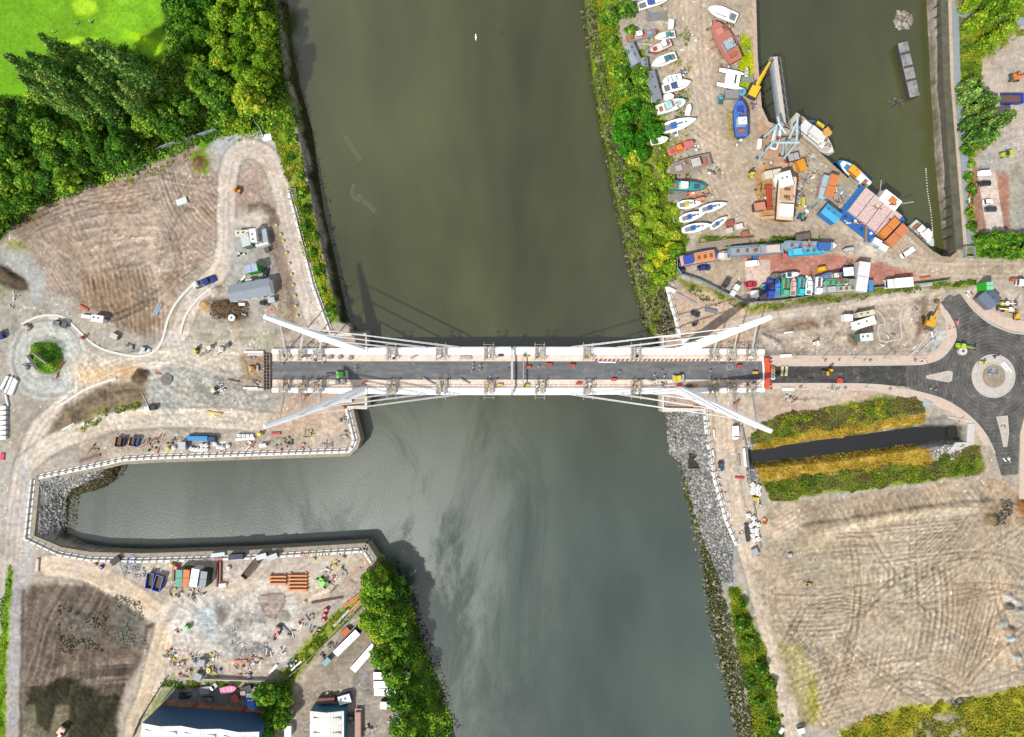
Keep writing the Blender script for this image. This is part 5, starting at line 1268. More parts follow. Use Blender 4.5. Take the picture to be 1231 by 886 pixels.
def lorry(x1, y1, x2, y2, w, cab, box_, label, h=3.8, cabl=2.2, flat=False, side=None, name='lorry', cat='lorry', load=None):
 t, L = mk(name, label, cat, x1, y1, x2, y2, 0, h); w = w * K
 MB().box(0, 0, .6, L, w * .5, .4).build('chassis', BLK, t)
 bl = L - cabl - .5 if cab else L
 if flat:
  MB().box(-L / 2 + bl / 2, 0, 1.0, bl, w, .25).build('load_bed', M(box_, .8), t)
  if load:
   m = MB(); m.box(-L / 2 + bl / 2, 0, 1.25, bl * .85, w * .75, .9)
   m.build('load', M(load, .8, dirt=.6), t)
 else:
  for q in (.25, .5, .75): MB().box(-L / 2 + bl * q, 0, h + .003, .1, w * .98, .04).build('roof_seam', LGR, t)
  MB().box(-L / 2 + bl / 2, 0, 1.0, bl, w, h - 1.1).build('box_body', M(side or box_, .5, dirt=.15, ribs=.8), t)
  MB().box(-L / 2 + bl / 2, 0, h - .1, bl + .02, w + .02, .1).build('roof', M(box_, .5, dirt=.15), t)
  MB().box(-L / 2 - .04, 0, 1.1, .08, w * .94, h - 1.4).build('rear_door', LGR, t)
 if cab:
  MB().box(L / 2 - cabl / 2, 0, .6, cabl, w, 2.3, tx=.86, ty=.94, ox=-.12).build('cab', M(cab, .35, dirt=.08), t)
  MB().box(L / 2 - .12, 0, 1.9, .16, w * .8, .7, tx=.6).build('windscreen', glass(), t)
 wheels(t, [-L / 2 + 1, -L / 2 + 2.2] + ([L / 2 - 1.2] if cab else []), w, .5)
 return t
def container(x1, y1, x2, y2, w, rgb, label, h=2.6, roof=None, kind='container', z=0, group=None, doors=True):
 t, L = mk({'container': 'shipping_container', 'cabin': 'site_cabin', 'shed': 'shed', 'box': 'storage_box'}[kind], label, {'container': 'container', 'cabin': 'cabin', 'shed': 'shed', 'box': 'box'}[kind], x1, y1, x2, y2, z, h, group)
 w = w * K
 body = M(rgb, .55, dirt=.25, ribs=1.1 if kind == 'container' else 0)
 MB().box(0, 0, 0, L, w, h).build('wall', body, t)
 r = M(roof or rgb, .6, dirt=.3, scale=.6, ribs=1.2)
 if kind == 'shed':
  m = MB(); m.loft([[(-L / 2 - .15, -w / 2 - .15, h), (-L / 2 - .15, 0, h + w * .16), (-L / 2 - .15, w / 2 + .15, h)], [(L / 2 + .15, -w / 2 - .15, h), (L / 2 + .15, 0, h + w * .16), (L / 2 + .15, w / 2 + .15, h)]])
  m.build('roof', r, t)
 else: MB().box(0, 0, h + .003, L + .06, w + .06, .1).build('roof', r, t)
 if kind in ('cabin', 'shed') and L > 4:
  for x in (-L * .3, L * .08): MB().box(x, w * .1, h + .1 + (w * .1 if kind == 'shed' else 0), .5, .5, .35).build('roof_vent', DKG, t)
 if kind == 'container' or (kind == 'box' and L > 5): MB().box(0, 0, h + .1, .12, w * .98, .05).build('roof_seam', DKG, t)
 if doors:
  for s in ((-1, 1) if kind == 'container' else (1,)):
   MB().box(L / 2 + .03, s * w * .24, .12, .06, w * .44, h * .86 if kind == 'container' else 1.95).build('door', body if kind == 'container' else M((120, 120, 124), .5), t)
  if kind in ('cabin', 'shed'):
   for x in (-L * .25, L * .2):
    MB().box(x, w / 2 + .02, 1.0, 1.1, .06, .8).build('window', glass(), t)
 return t
def skip(x1, y1, x2, y2, w, rgb, label, h=1.6, fill=(110, 88, 66), group=None):
 t, L = mk('skip', label, 'skip', x1, y1, x2, y2, 0, h, group); w *= K
 p = M(rgb, .55, dirt=.3)
 m = MB()
 o = [(-L / 2, -w / 2), (L / 2, -w / 2), (L / 2, w / 2), (-L / 2, w / 2)]
 i_ = [(x * .93, y * .86) for x, y in o]; ob = [(x * .8, y) for x, y in o]; ib = [(x * .76, y * .86) for x, y in o]
 vs = [(*p_, 0) for p_ in ob] + [(*p_, h) for p_ in o] + [(*p_, h) for p_ in i_] + [(*p_, .15) for p_ in ib]
 fs = [(3, 2, 1, 0), (12, 13, 14, 15)]
 for k in range(4):
  n = (k + 1) % 4; fs += [(k, n, 4 + n, 4 + k), (4 + k, 4 + n, 8 + n, 8 + k), (8 + k, 8 + n, 12 + n, 12 + k)]
 m.add(vs, fs); m.build('skip_body', p, t)
 if fill: MB().box(0, 0, .2, L * .74, w * .8, h * .4, tx=1.12).build('waste', M(fill, .9, dirt=.7, scale=2), t)
 for s in (-1, 1): MB().box(0, s * (w / 2 + .05), h * .75, L * .3, .1, .12).build('lifting_lug', p, t)
 return t
def excavator(px, py, a, rgb, label, boom=(1, 0), s=1.0, h=2.8, reach=7.0, name='excavator', cat='excavator', cabrgb=None):
 """a: track heading deg; boom: heading deg of the upper body"""
 loc = W(px, py, 1.5); t = thing(name, label, cat, (loc[0], loc[1], gz(loc[0], loc[1])), math.radians(boom))
 da = math.radians(a - boom); c, sn = math.cos(da), math.sin(da)
 for k in (-1, 1):
  m = MB(); m.box(-sn * k * 1.15 * s, c * k * 1.15 * s, 0, 4.2 * s, .6 * s, .9 * s, da, tx=.86); m.build('track', BLK, t)
 p = M(rgb, .45, dirt=.15)
 MB().box(0, 0, .6 * s, 1.8 * s, 1.8 * s, .5 * s).build('undercarriage', DKG, t)
 MB().box(-.6 * s, 0, 1.1 * s, 3.4 * s, 2.5 * s, 1.0 * s, tx=.95, ty=.95).build('body', p, t)
 MB().box(-1.9 * s, 0, 1.0 * s, 1.0 * s, 2.4 * s, 1.2 * s, tx=.8).build('counterweight', M((90, 90, 90), .6), t)
 cb = MB().box(.75 * s, .75 * s, 1.2 * s, 1.6 * s, .95 * s, 1.6 * s, tx=.9, ty=.9).build('cab', glass((70, 84, 96)), t)
 MB().box(.75 * s, .75 * s, 2.8 * s, 1.45 * s, .86 * s, .08).build('cab_roof', M(cabrgb or rgb, .4), cb)
 R = reach * s
 m = MB(); m.tube((.8 * s, -.2 * s, 1.5 * s), (R * .5, -.2 * s, 3.6 * s), .34 * s, 4, .28 * s); m.build('boom', p, t)
 m = MB(); m.tube((R * .5, -.2 * s, 3.6 * s), (R * .95, -.2 * s, 1.2 * s), .26 * s, 4, .18 * s); m.build('dipper_arm', p, t)
 m = MB(); m.box(R * .98, -.2 * s, .1 * s, .9 * s, 1.2 * s, 1.0 * s, tx=.6); m.build('bucket', M((110, 100, 90), .6), t)
 return t
def loader(px, py, a, rgb, label, L=4.2, w=2.0, kind='roller', second=None):
 loc = W(px, py, 1.5); t = thing({'roller': 'road_roller', 'dumper': 'site_dumper', 'telehandler': 'telehandler', 'forklift': 'forklift', 'compressor': 'compressor', 'lift': 'boom_lift'}[kind], label,
        {'roller': 'roller', 'dumper': 'dumper', 'telehandler': 'telehandler', 'forklift': 'forklift', 'compressor': 'compressor', 'lift': 'boom lift'}[kind], (loc[0], loc[1], max(gz(loc[0], loc[1]), .3 if abs(py - 446) < 12 and 328 < px < 918 else -1)), math.radians(a))
 p = M(rgb, .4, dirt=.1); q = M(second or rgb, .5)
 MB().box(-.1 * L, 0, .55, L * .6, w * .8, .75, tx=.9, ty=.9).build('body', p, t)
 MB().box(-.34 * L, 0, .9, L * .24, w * .7, .7, tx=.85).build('engine_cover', p, t)
 MB().box(.02 * L, 0, 1.3, .09 * L, w * .4, .3).build('seat', BLK, t)
 MB().box(.0, 0, 2.3, L * .3, w * .75, .09).build('canopy', q, t)
 m = MB()
 for x in (-.13 * L, .13 * L):
  for s in (-1, 1): m.tube((x, s * w * .34, 1.2), (x, s * w * .34, 2.3), .05, 4)
 m.build('canopy_frame', BLK, t)
 if kind == 'roller':
  for x in (-L * .38, L * .38): MB().tube((x, -w / 2, .6), (x, w / 2, .6), .6, 14).build('drum', LGR, t)
 elif kind == 'dumper':
  MB().box(L * .38, 0, .8, L * .36, w, .8, tx=1.25, ty=1.1).build('dump_skip', p, t); wheels(t, (-L * .3, L * .3), w, .5)
 elif kind in ('telehandler', 'lift'):
  wheels(t, (-L * .35, L * .35), w, .55)
  MB().tube((-L * .4, 0, 1.7), (L * .95, 0, 1.9), .22, 4, .16).build('telescopic_arm', q, t)
  MB().box(L * 1.0, 0, 1.2, .5, w * .8, .9).build('carriage', DKG, t)
 elif kind == 'forklift':
  wheels(t, (-L * .3, L * .3), w, .4)
  MB().box(L * .45, 0, .2, .15, w * .7, 2.4).build('mast', DKG, t)
  for s in (-1, 1): MB().box(L * .6, s * .3, .15, 1.1, .14, .08).build('fork', DKG, t)
 else: wheels(t, (-L * .2,), w, .35)
 return t
def hullpts(L, B, bow=.45, stern=.85, n=12):
 """half breadths along the length"""
 out = []
 for i in range(n + 1):
  u = i / n; x = -L / 2 + L * u
  if u < 1 - bow: k = stern + (1 - stern) * math.sin(min(1, u / (1 - bow) * 1.3) * math.pi / 2)
  else:
   v = (u - (1 - bow)) / bow; k = (1 - v ** 2.1) ** .9 if v < 1 else 0
  out.append((x, max(.02, B / 2 * k)))
 return out
def boat(x1, y1, x2, y2, w, hull, deck, label, kind='cruiser', h=None, cabin=(240, 240, 238), accent=(60, 110, 190), z=None, name=None, cat='boat', stern=.85, bow=.45, keel=None, group=None, wheelhouse=None, second=None):
 """stern -> bow in photo px; w beam px"""
 wet = z is not None
 B = w * K * .97; h = h or max(1.0, B * .42); stand = 0 if wet else .8
 t, L = mk(name or {'cruiser': 'motor_boat', 'yacht': 'sailing_yacht', 'fishing': 'fishing_boat', 'open': 'open_boat', 'tug': 'tug_boat', 'barge': 'barge', 'rib': 'rubber_boat', 'ship': 'ship'}[kind], label, cat, x1, y1, x2, y2, z if wet else 0, h + stand, group)
 if not wet: L *= 1.05; B *= 1.1
 zb = (-.6 if wet else stand); zt = zb + h + (.6 if wet else 0)
 if kind == 'barge': hp = hullpts(L, B, bow=.12, stern=.96)
 elif kind == 'yacht': hp = hullpts(L, B, bow=.62, stern=.55)
 else: hp = hullpts(L, B, bow, stern)
 n = len(hp); rings = []
 for i, (x, b_) in enumerate(hp):
  u = i / (n - 1); sh = zt + .35 * max(0, (u - .5) * 2) ** 2 * h * .5
  rings.append([(x, -b_, sh), (x, -b_ * .86, zb + h * .35), (x, -b_ * .2, zb), (x, b_ * .2, zb), (x, b_ * .86, zb + h * .35), (x, b_, sh), (x, b_ - min(.14, b_ * .3), sh), (x, -b_ + min(.14, b_ * .3), sh)])
 hm = M(hull, .35 if kind in ('yacht', 'cruiser') else .6, dirt=.12 if kind in ('yacht', 'cruiser') else .35)
 MB().loft([[r[k] for k in range(6)] for r in rings]).build('hull', hm, t)
 inner = [(x, -(b_ - .12), zt - .12 + .35 * max(0, (i / (n - 1) - .5) * 2) ** 2 * h * .5) for i, (x, b_) in enumerate(hp) if b_ > .15]
 dm = M(deck, .7, dirt=.25, scale=1.2)
 m = MB(); vs = inner + [(p[0], -p[1], p[2]) for p in inner]; k = len(inner)
 vs = [(p[0], p[1], p[2] + .14) for p in vs]
 m.add(vs, [(i, i + 1, k + i + 1, k + i) for i in range(k - 1)]); m.build('deck', dm, t)
 m = MB(); gp = [(p[0], p[1] - .05) for p in inner] + [(p[0], -p[1] + .05) for p in reversed(inner)]
 lo = [(x, b_) for x, b_ in gp]
 m.ribbon(lo[:k], .14, zt - .05, zt + (.42 if kind in ('fishing', 'tug', 'ship', 'barge') else .16)); m.build('gunwale', M(accent, .5, dirt=.2) if kind in ('fishing', 'tug') else hm, t)
 m = MB(); m.ribbon(lo[k:], .14, zt - .05, zt + (.42 if kind in ('fishing', 'tug', 'ship', 'barge') else .16)); m.build('gunwale', M(accent, .5, dirt=.2) if kind in ('fishing', 'tug') else hm, t)
 cm = M(cabin, .4, dirt=.12); am = M(accent, .6, dirt=.15)
 if not wet:
  if kind == 'yacht': MB().box(0, 0, 0, L * .26, .3, zb + .1, tx=1.2).build('keel', DKG, t)
  m = MB()
  for x in (-L * .25, L * .2):
   for s in (-1, 1): m.tube((x, s * B * .55, 0), (x, s * B * .38, zb + h * .4), .07, 5)
   m.box(x, 0, 0, .25, B * .9, .2)
  m.build('cradle', M((150, 110, 80), .8), t)
 zd = zt + .03
 if kind == 'cruiser':
  cb = MB().box(L * .06, 0, zd, L * .42, B * .66, .75, tx=.82, ty=.86).build('cabin', cm, t)
  MB().box(L * .06 - .1, 0, zd + .35, L * .40, B * .64, .25, tx=.93, ty=.95).build('window', glass(), cb)
  MB().box(-L * .12, 0, zd + .75, L * .22, B * .58, .5, tx=.8, ty=.9).build('wheelhouse', am if second is None else M(second, .5), t)
  MB().box(-L * .36, 0, zd - .1, L * .2, B * .6, .12).build('cockpit', M((120, 128, 136), .7), t)
  m = MB().ribbon([(L * .15, B * .36), (L * .36, B * .2), (L * .44, 0), (L * .36, -B * .2), (L * .15, -B * .36)], .06, zd + .55, zd + .62); m.build('guard_rail', LGR, t)
 elif kind == 'yacht':
  cb = MB().box(L * .04, 0, zd, L * .36, B * .46, .4, tx=.85, ty=.8).build('cabin', cm, t)
  MB().box(L * .2, 0, zd + .4, .5, .5, .06).build('hatch', glass(), cb)
  MB().box(-L * .29, 0, zd - .02, L * .24, B * .5, .08).build('cockpit', M((150, 150, 148), .8), t)
  MB().tube((L * .1, 0, zd), (L * .1, 0, zd + 1.8), .08, 6).build('mast', LGR, t)
  MB().tube((L * .1, 0, zd + 1.2), (-L * .26, 0, zd + 1.2), .09, 6).build('boom', LGR, t)
  MB().box(-L * .08, 0, zd + 1.0, L * .34, .5, .42, tx=.95, ty=.4).build('sail_cover', am, t)
  MB().box(-L * .14, 0, zd + .5, L * .14, B * .56, .4, ty=.8).build('sprayhood', am, t)
 elif kind in ('fishing', 'tug', 'ship'):
  wx = {'fishing': -L * .14, 'tug': L * .04, 'ship': -L * .05}[kind]; wl_ = {'fishing': .2, 'tug': .3, 'ship': .5}[kind] * L
  wc_ = M(wheelhouse or cabin, .5, dirt=.15)
  cb = MB().box(wx, 0, zd, wl_, B * .56, 1.9, tx=.94, ty=.92).build('wheelhouse', wc_, t)
  MB().box(wx, 0, zd + 1.2, wl_ * .99, B * .56, .45).build('window', glass(), cb)
  MB().box(wx, 0, zd + 1.9, wl_ * 1.0, B * .6, .12).build('roof', wc_, cb)
  MB().tube((wx, 0, zd + 1.9), (wx - .5, 0, zd + 4.2), .08, 6).build('mast', LGR, t)
  MB().box(L * .22, 0, zd, L * .14, B * .4, .5).build('hatch', am if kind != 'ship' else cm, t)
  MB().box(-L * .36, 0, zd, L * .1, B * .42, .7, tx=.8).build('winch', M((190, 110, 70), .6), t)
  if kind == 'ship':
   MB().box(wx + L * .04, 0, zd + 2.0, wl_ * .5, B * .42, 1.8, tx=.9).build('bridge_deck', wc_, t)
   for q in range(5):
    MB().box(-L * .34 + q * L * .145, B * .36, zd + .1, .9, .5, .4).build('lifeboat_box', M((90, 90, 92) if q % 2 else (230, 130, 60), .6), t)
  if kind == 'tug':
   for q in range(5):
    for s in (-1, 1):
     MB().tube((-L * .35 + q * L * .16, s * (B / 2 + .1), zt - .5), (-L * .35 + q * L * .16, s * (B / 2 + .35), zt - .5), .42, 8).build('tyre_fender', BLK, t)
 elif kind == 'open':
  for x in (-L * .25, 0, L * .2): MB().box(x, 0, zd, .35, B * .7, .1).build('thwart', am, t)
 elif kind == 'rib':
  MB().box(-L * .05, 0, zd, L * .2, B * .35, .7, tx=.7).build('console', am, t)
  MB().box(-L * .44, 0, zd, L * .08, B * .3, .6).build('outboard_motor', BLK, t)
 elif kind == 'barge':
  MB().box(-L * .3, 0, zd, L * .24, B * .7, 1.6, tx=.95).build('deckhouse', cm, t)
  MB().box(L * .16, 0, zd, L * .5, B * .7, .5, ty=.9).build('hold_cover', am, t)
  for q in range(3): MB().box(-L * .02 + q * L * .16, 0, zd + .5, .8, B * .3, .5).build('deck_gear', M((130, 90, 70), .7), t)
 return t
def heap(px, py, r, n, cols, label, name='scrap_pile', cat='scrap', h=.9, seed=1, group=None, smin=.3, smax=1.3):
 """a heap of loose odds and ends that lie together: each piece a part"""
 c = W(px, py); t = thing(name, label, cat, (c[0], c[1], gz(c[0], c[1])), 0, group); rd = random.Random(seed)
 for i in range(n):
  a = rd.uniform(0, 6.28); q = math.sqrt(rd.random()) * r * K; x, y = q * math.cos(a), q * math.sin(a) * .7
  col = rd.choice(cols); m = MB(); k = rd.random()
  if k < .45: m.box(0, 0, 0, rd.uniform(smin, smax), rd.uniform(smin, smax) * .6, rd.uniform(.2, h), 0, tx=rd.uniform(.7, 1), ty=rd.uniform(.7, 1)); nm = 'crate'
  elif k < .75: m.tube((-smax, 0, .2), (smax, 0, .2 + rd.uniform(0, .4)), rd.uniform(.08, .22), 6); nm = 'pipe_piece'
  else: m.ball(0, 0, .3, rd.uniform(smin, smax) * .5, rz=.4, n=7, m=4); nm = 'bundle'
  o = m.build(nm, M(col, .7, dirt=.3), t); o.location = (x, y, rd.uniform(0, .2)); o.rotation_euler = (0, 0, rd.uniform(0, 3.14))
 return t
def make_person(vest=(206, 240, 40), helmet=(240, 240, 240), trousers=(50, 56, 80)):
 me = bpy.data.meshes.new('body')
 J = [((0, 0, 1.0), .15), ((0, 0, 1.25), .17), ((0, 0, 1.45), .16), ((0, 0, 1.56), .06), ((0, .02, 1.68), .10), ((0, 0, 1.80), .07),
   ((-.1, 0, .9), .10), ((-.12, .06, .5), .07), ((-.12, -.02, .08), .05), ((-.12, .14, .04), .04),
   ((.1, 0, .9), .10), ((.12, -.02, .5), .07), ((.12, -.12, .08), .05), ((.12, .04, .04), .04),
   ((-.21, 0, 1.44), .07), ((-.27, .03, 1.17), .05), ((-.24, .2, .98), .035), ((.21, 0, 1.44), .07), ((.27, .03, 1.17), .05), ((.24, .22, 1.02), .035)]
 E = [(0, 1), (1, 2), (2, 3), (3, 4), (4, 5), (0, 6), (6, 7), (7, 8), (8, 9), (0, 10), (10, 11), (11, 12), (12, 13), (2, 14), (14, 15), (15, 16), (2, 17), (17, 18), (18, 19)]
 me.from_pydata([j[0] for j in J], E, [])
 o = bpy.data.objects.new('person', me); COL.objects.link(o)
 sk = o.modifiers.new('skin', 'SKIN')
 for i, j in enumerate(J): me.skin_vertices[0].data[i].radius = (j[1], j[1])
 me.skin_vertices[0].data[0].use_root = True
 ss = o.modifiers.new('sub', 'SUBSURF'); ss.levels = 1; ss.render_levels = 1
 dg = bpy.context.evaluated_depsgraph_get()
 nm = bpy.data.meshes.new_from_object(o.evaluated_get(dg)); bpy.data.objects.remove(o)
 nm.name = 'body'; nm.materials.clear(); nm.materials.append(M(trousers, .8, dirt=.1))
 v = MB(); ring = lambda z, rx, ry: [(rx * math.cos(a), ry * math.sin(a), z) for a in np.linspace(0, 2 * math.pi, 13)[:-1]]
 v.loft([ring(.95, .21, .18), ring(1.2, .22, .19), ring(1.42, .25, .18), ring(1.53, .12, .12)]); vo = v.build('vest', M(vest, .6, dirt=.0))
 hh = MB().ball(0, .02, 1.76, .145, rz=.12).build('hard_hat', M(helmet, .3, dirt=.0))
 vm, hm_ = vo.data, hh.data; bpy.data.objects.remove(vo); bpy.data.objects.remove(hh)
 return nm, vm, hm_
_people = [make_person(), make_person((255, 120, 30), (250, 250, 245), (60, 60, 64)), make_person((200, 60, 50), (240, 220, 60), (40, 44, 60)), make_person((244, 244, 244), (236, 236, 236), (60, 66, 90))]
def person(px, py, k, label, a=0, z=None, group=None):
 c = W(px, py, 1.0); z = z if z is not None else gz(c[0], c[1])
 o = thing('person', label, 'person', (c[0], c[1], z), math.radians(a), group)
 for nm, me in zip(('body', 'vest', 'hard_hat'), _people[k]):
  p = bpy.data.objects.new(nm, me); COL.objects.link(p); p.parent = o
 return o
def post_light(px, py, label, h=8.0, group=None):
 c = W(px, py); t = thing('street_lamp', label, 'street lamp', c, 0, group)
 MB().tube((0, 0, 0), (0, 0, h), .12, 8, .07).build('pole', M((190, 192, 192), .4), t)
 MB().box(.7, 0, h - .1, 1.4, .16, .12).build('lamp_head', LGR, t)
 MB().box(0, 0, 0, .6, .6, .3).build('base', conc, t)
 return t
def barrier(px, py, a, rgb, label, L=2.0, group=None, z=None):
 c = W(px, py); t = thing('barrier', label, 'barrier', (c[0], c[1], gz(c[0], c[1]) if z is None else z), math.radians(a), group)
 MB().box(0, 0, .15, L, .12, .85).build('panel', M(rgb, .5, dirt=.05), t)
 for s in (-1, 1): MB().box(s * L * .36, 0, 0, .14, .6, .15).build('foot', BLK, t)
 return t
def fence(line, label, h=1.9, rgb=(176, 190, 196), w=.18, step=3.0, name='fence', posts=True):
 c = W(*line[0]); t = thing(name, label, 'fence', c)
 P = [(W(*p)[0] - c[0], W(*p)[1] - c[1]) for p in line]
 MB().ribbon(P, w, .05, h).build('fence_panel', M(rgb, .6, dirt=.3), t)
 m = MB()
 for i in range(len(P) - 1):
  a, b_ = Vector(P[i]), Vector(P[i + 1]); k = max(1, int((b_ - a).length / step))
  for j in range(k):
   p = a + (b_ - a) * j / k; m.box(p.x, p.y, 0, .3, .3, h + .12)
 if posts: m.build('fence_posts', M((130, 138, 140), .6), t)['kind'] = 'stuff'
 return t
def bag(px, py, rgb, label, group, s=1.0, name='bulk_bag', a=None):
 c = W(px, py); t = thing(name, label, 'bag', (c[0], c[1], gz(c[0], c[1])), random.uniform(0, 1.5) if a is None else a, group)
 t.scale = (s, s, s)
 key = ('bag', rgb)
 if key not in _mc:
  b_ = MB(); r = lambda z, w: [(x * w, y * w, z) for x, y in ((-1, -.8), (-.8, -1), (.8, -1), (1, -.8), (1, .8), (.8, 1), (-.8, 1), (-1, .8))]
  b_.loft([r(0, .5), r(.35, .62), r(.8, .58), r(1.0, .42)]); bo = b_.build('sack', M(rgb, .8, dirt=.2, scale=2))
  f = MB().ball(0, 0, .98, .38, rz=.14, n=8, m=4).build('filling', M((214, 210, 204), .9))
  _mc[key] = (bo.data, f.data); bpy.data.objects.remove(bo); bpy.data.objects.remove(f)
 for nm, me in zip(('sack', 'filling'), _mc[key]):
  p = bpy.data.objects.new(nm, me); COL.objects.link(p); p.parent = t
 return t
def tank(px, py, r, h, rgb, label, name='water_tank', cat='tank', z=None, group=None):
 c = W(px, py, h); t = thing(name, label, cat, (c[0], c[1], gz(c[0], c[1]) if z is None else z), 0, group)
 rr = r * K
 MB().tube((0, 0, 0), (0, 0, h), rr, 16).build('tank_body', M(rgb, .5, dirt=.15), t)
 MB().tube((0, 0, h), (0, 0, h + .12), rr * .35, 10).build('lid', M((110, 110, 110), .6), t)
 return t
def beam(x1, y1, x2, y2, w, rgb, label, n=1, h=.5, name='steel_beam', cat='beam', gap=1.15, group=None, shape='I', cross=False):
 t, L = mk(name, label, cat, x1, y1, x2, y2, 0, h, group); w *= K
 ww = w / n
 for i in range(n):
  y = (i - (n - 1) / 2) * ww
  m = MB()
  if shape == 'I':
   m.box(0, y, .1, L, ww * .8, .07); m.box(0, y, .17, L, ww * .14, h - .2); m.box(0, y, h - .03, L, ww * .8, .07)
  elif shape == 'pipe': m.tube((-L / 2, y, ww * .45), (L / 2, y, ww * .45), ww * .44, 10)
  else: m.box(0, y, .05, L, ww * .86, h)
  m.build({'I': 'beam', 'pipe': 'pipe', 'plank': 'plank'}[shape], M(rgb, .6, dirt=.4), t)
 if cross:
  for x in (-L * .42, L * .42): MB().box(x, 0, h, .5, w * 1.15, .3).build('cross_piece', M(rgb, .6, dirt=.3), t)
 return t
WHT = (244, 244, 242)
boat(768, 8, 806, -4, 10, (226, 230, 240), WHT, 'white motor cruiser with blue stripe at the very top of the boat row', accent=(60, 90, 180))
boat(755, 46, 790, 38, 9, (150, 60, 44), (206, 120, 90), 'red brown fishing boat with two pale blue covers beside the bushes', 'fishing', accent=(110, 190, 230), cabin=(230, 230, 230))
boat(811, 41, 788, 45, 8.5, WHT, (238, 238, 236), 'small clean white boat just right of the red brown fishing boat', 'cruiser', accent=(70, 150, 140))
boat(806, 51, 780, 62, 10.5, (70, 90, 160), (226, 220, 212), 'blue hulled sailing trawler with red deck edges and white wheelhouse', 'fishing', accent=(190, 70, 50), cabin=WHT)
boat(812, 67, 784, 78, 11, WHT, WHT, 'white cruiser with a dark teal canopy over its stern', 'cruiser', accent=(40, 130, 140))
boat(819, 93, 797, 98, 10, WHT, WHT, 'broad white boat lying directly above the one with dark blue windows', 'open', accent=(120, 130, 170))
boat(798, 107, 830, 98, 11.5, WHT, WHT, 'sleek white cruiser with dark blue windscreen', 'cruiser', accent=(70, 80, 150))
boat(799, 118, 810, 115, 8, WHT, WHT, 'little round white tender below the sleek cruiser', 'open', accent=(220, 220, 220))
boat(790, 133, 825, 121, 13, (150, 190, 180), WHT, 'white and pale teal trawler with a pale red awning', 'fishing', accent=(160, 220, 210), cabin=WHT, wheelhouse=(196, 236, 226))
boat(826, 138, 829, 125, 6, WHT, WHT, 'narrow white boat standing crosswise at the bow of the teal trawler', 'open', accent=(230, 230, 230))
boat(795, 156, 836, 143, 13, WHT, WHT, 'large all white yacht hull with a blue strip on its cabin', 'yacht', accent=(50, 120, 200))
boat(783, 171, 803, 166, 8.5, WHT, WHT, 'short white cruiser with one dark window below the large yacht', 'cruiser', accent=WHT)
boat(804, 184, 835, 170, 9, (110, 60, 50), (232, 130, 116), 'pink decked boat with a bright orange wheelhouse roof', 'fishing', accent=(232, 130, 116), wheelhouse=(250, 150, 30))
boat(853, 192, 802, 206, 15, (190, 184, 178), (160, 140, 126), 'weathered grey wooden boat stripped bare with cluttered deck', 'fishing', accent=(190, 190, 190), cabin=(150, 110, 90), wheelhouse=(210, 206, 200))
boat(806, 223, 849, 225, 11.5, (0, 130, 130), (40, 170, 150), 'green decked boat with dark blue trim and a cream hatch', 'fishing', accent=(40, 80, 150), cabin=WHT, stern=.95)
boat(826, 235, 842, 229, 5.5, (250, 110, 60), (240, 150, 110), 'orange rubber boat below the green decked boat', 'rib', accent=(230, 230, 230))
boat(834, 242, 848, 238, 5, (250, 110, 60), (240, 150, 110), 'smaller orange rubber boat above the first of the sailing yachts', 'rib', accent=(200, 200, 200))
boat(815, 247, 843, 244, 10, WHT, (236, 238, 240), 'white sailing yacht with a yellow cover amidships', 'yacht', accent=(226, 220, 70))
boat(842, 253, 873, 244.5, 9.5, WHT, (236, 238, 240), 'white sailing yacht with blue sail cover, right of the yellow covered one', 'yacht', accent=(40, 110, 200))
boat(818, 264, 847, 256, 10, WHT, (236, 238, 240), 'white sailing yacht with blue sail cover, below the yellow covered one', 'yacht', accent=(40, 110, 200))
boat(821, 277, 854, 270, 10, WHT, (236, 238, 240), 'lowest white sailing yacht in the row, with blue sprayhood', 'yacht', accent=(30, 120, 200))
boat(855, 274, 874, 261, 8, WHT, (236, 238, 240), 'small slim white yacht set apart beside the rust brown trailers', 'yacht', accent=(40, 120, 190))
container(756, 54, 766, 76, 12, (150, 200, 220), 'pale blue shed with grey roof among the bushes of the boat row', 2.6, (170, 176, 190), 'shed')
container(774, 70, 776, 84, 7, (170, 180, 190), 'narrow grey blue shed below the pale blue one', 2.4, (150, 160, 172), 'shed')
container(781, 86, 790, 119, 11.5, (226, 226, 226), 'long white cabin with a slate grey roof between bushes and boats', 2.8, (146, 156, 172), 'cabin')
car(806.5, 34, 808, 21, WHT, 'white van standing alone beside the topmost boats', kind='van', cat='van', wd=2.0)
container(782.5, 157, 783, 165, 4.5, WHT, 'tiny white caravan at the edge of the deep green trees', 2.2, WHT, 'cabin')
beam(777, 20, 802, 19, 10, (150, 150, 148), 'grey steel frames laid out in the grass below the topmost cruiser', 6, .3, 'frame_stack', 'frame', shape='plank', cross=True)
beam(803, 238, 828, 234, 8, (160, 156, 150), 'grey trailer frame lying left of the orange rubber boats', 4, .4, 'boat_trailer', 'trailer', shape='plank', cross=True)
beam(787, 54, 768, 52, 2, (210, 210, 190), 'loose pale mast lying beside the pale blue shed', 1, .3, 'mast', 'mast', shape='pipe')
beam(805, 246, 811, 268, 1, (226, 220, 200), 'thin white mast lying in the bushes left of the yachts', 1, .3, 'mast', 'mast', shape='pipe')
beam(804, 248, 806, 258, 4, (226, 216, 206), 'short stack of pale planks in the bushes left of the yachts', 2, .4, 'plank_stack', 'planks', shape='plank')
COLS = [(206, 110, 80), (230, 230, 226), (110, 104, 100), (60, 110, 170), (190, 170, 140), (90, 80, 70)]
heap(865, 60, 8, 9, COLS, 'loose gear scattered on the west side of the big red trawler', seed=1, name='gear_pile')
heap(853, 32, 6, 6, [(236, 236, 232), (240, 200, 60), (120, 120, 120)], 'white buckets and posts at the head of the red trawler', seed=2, name='gear_pile')
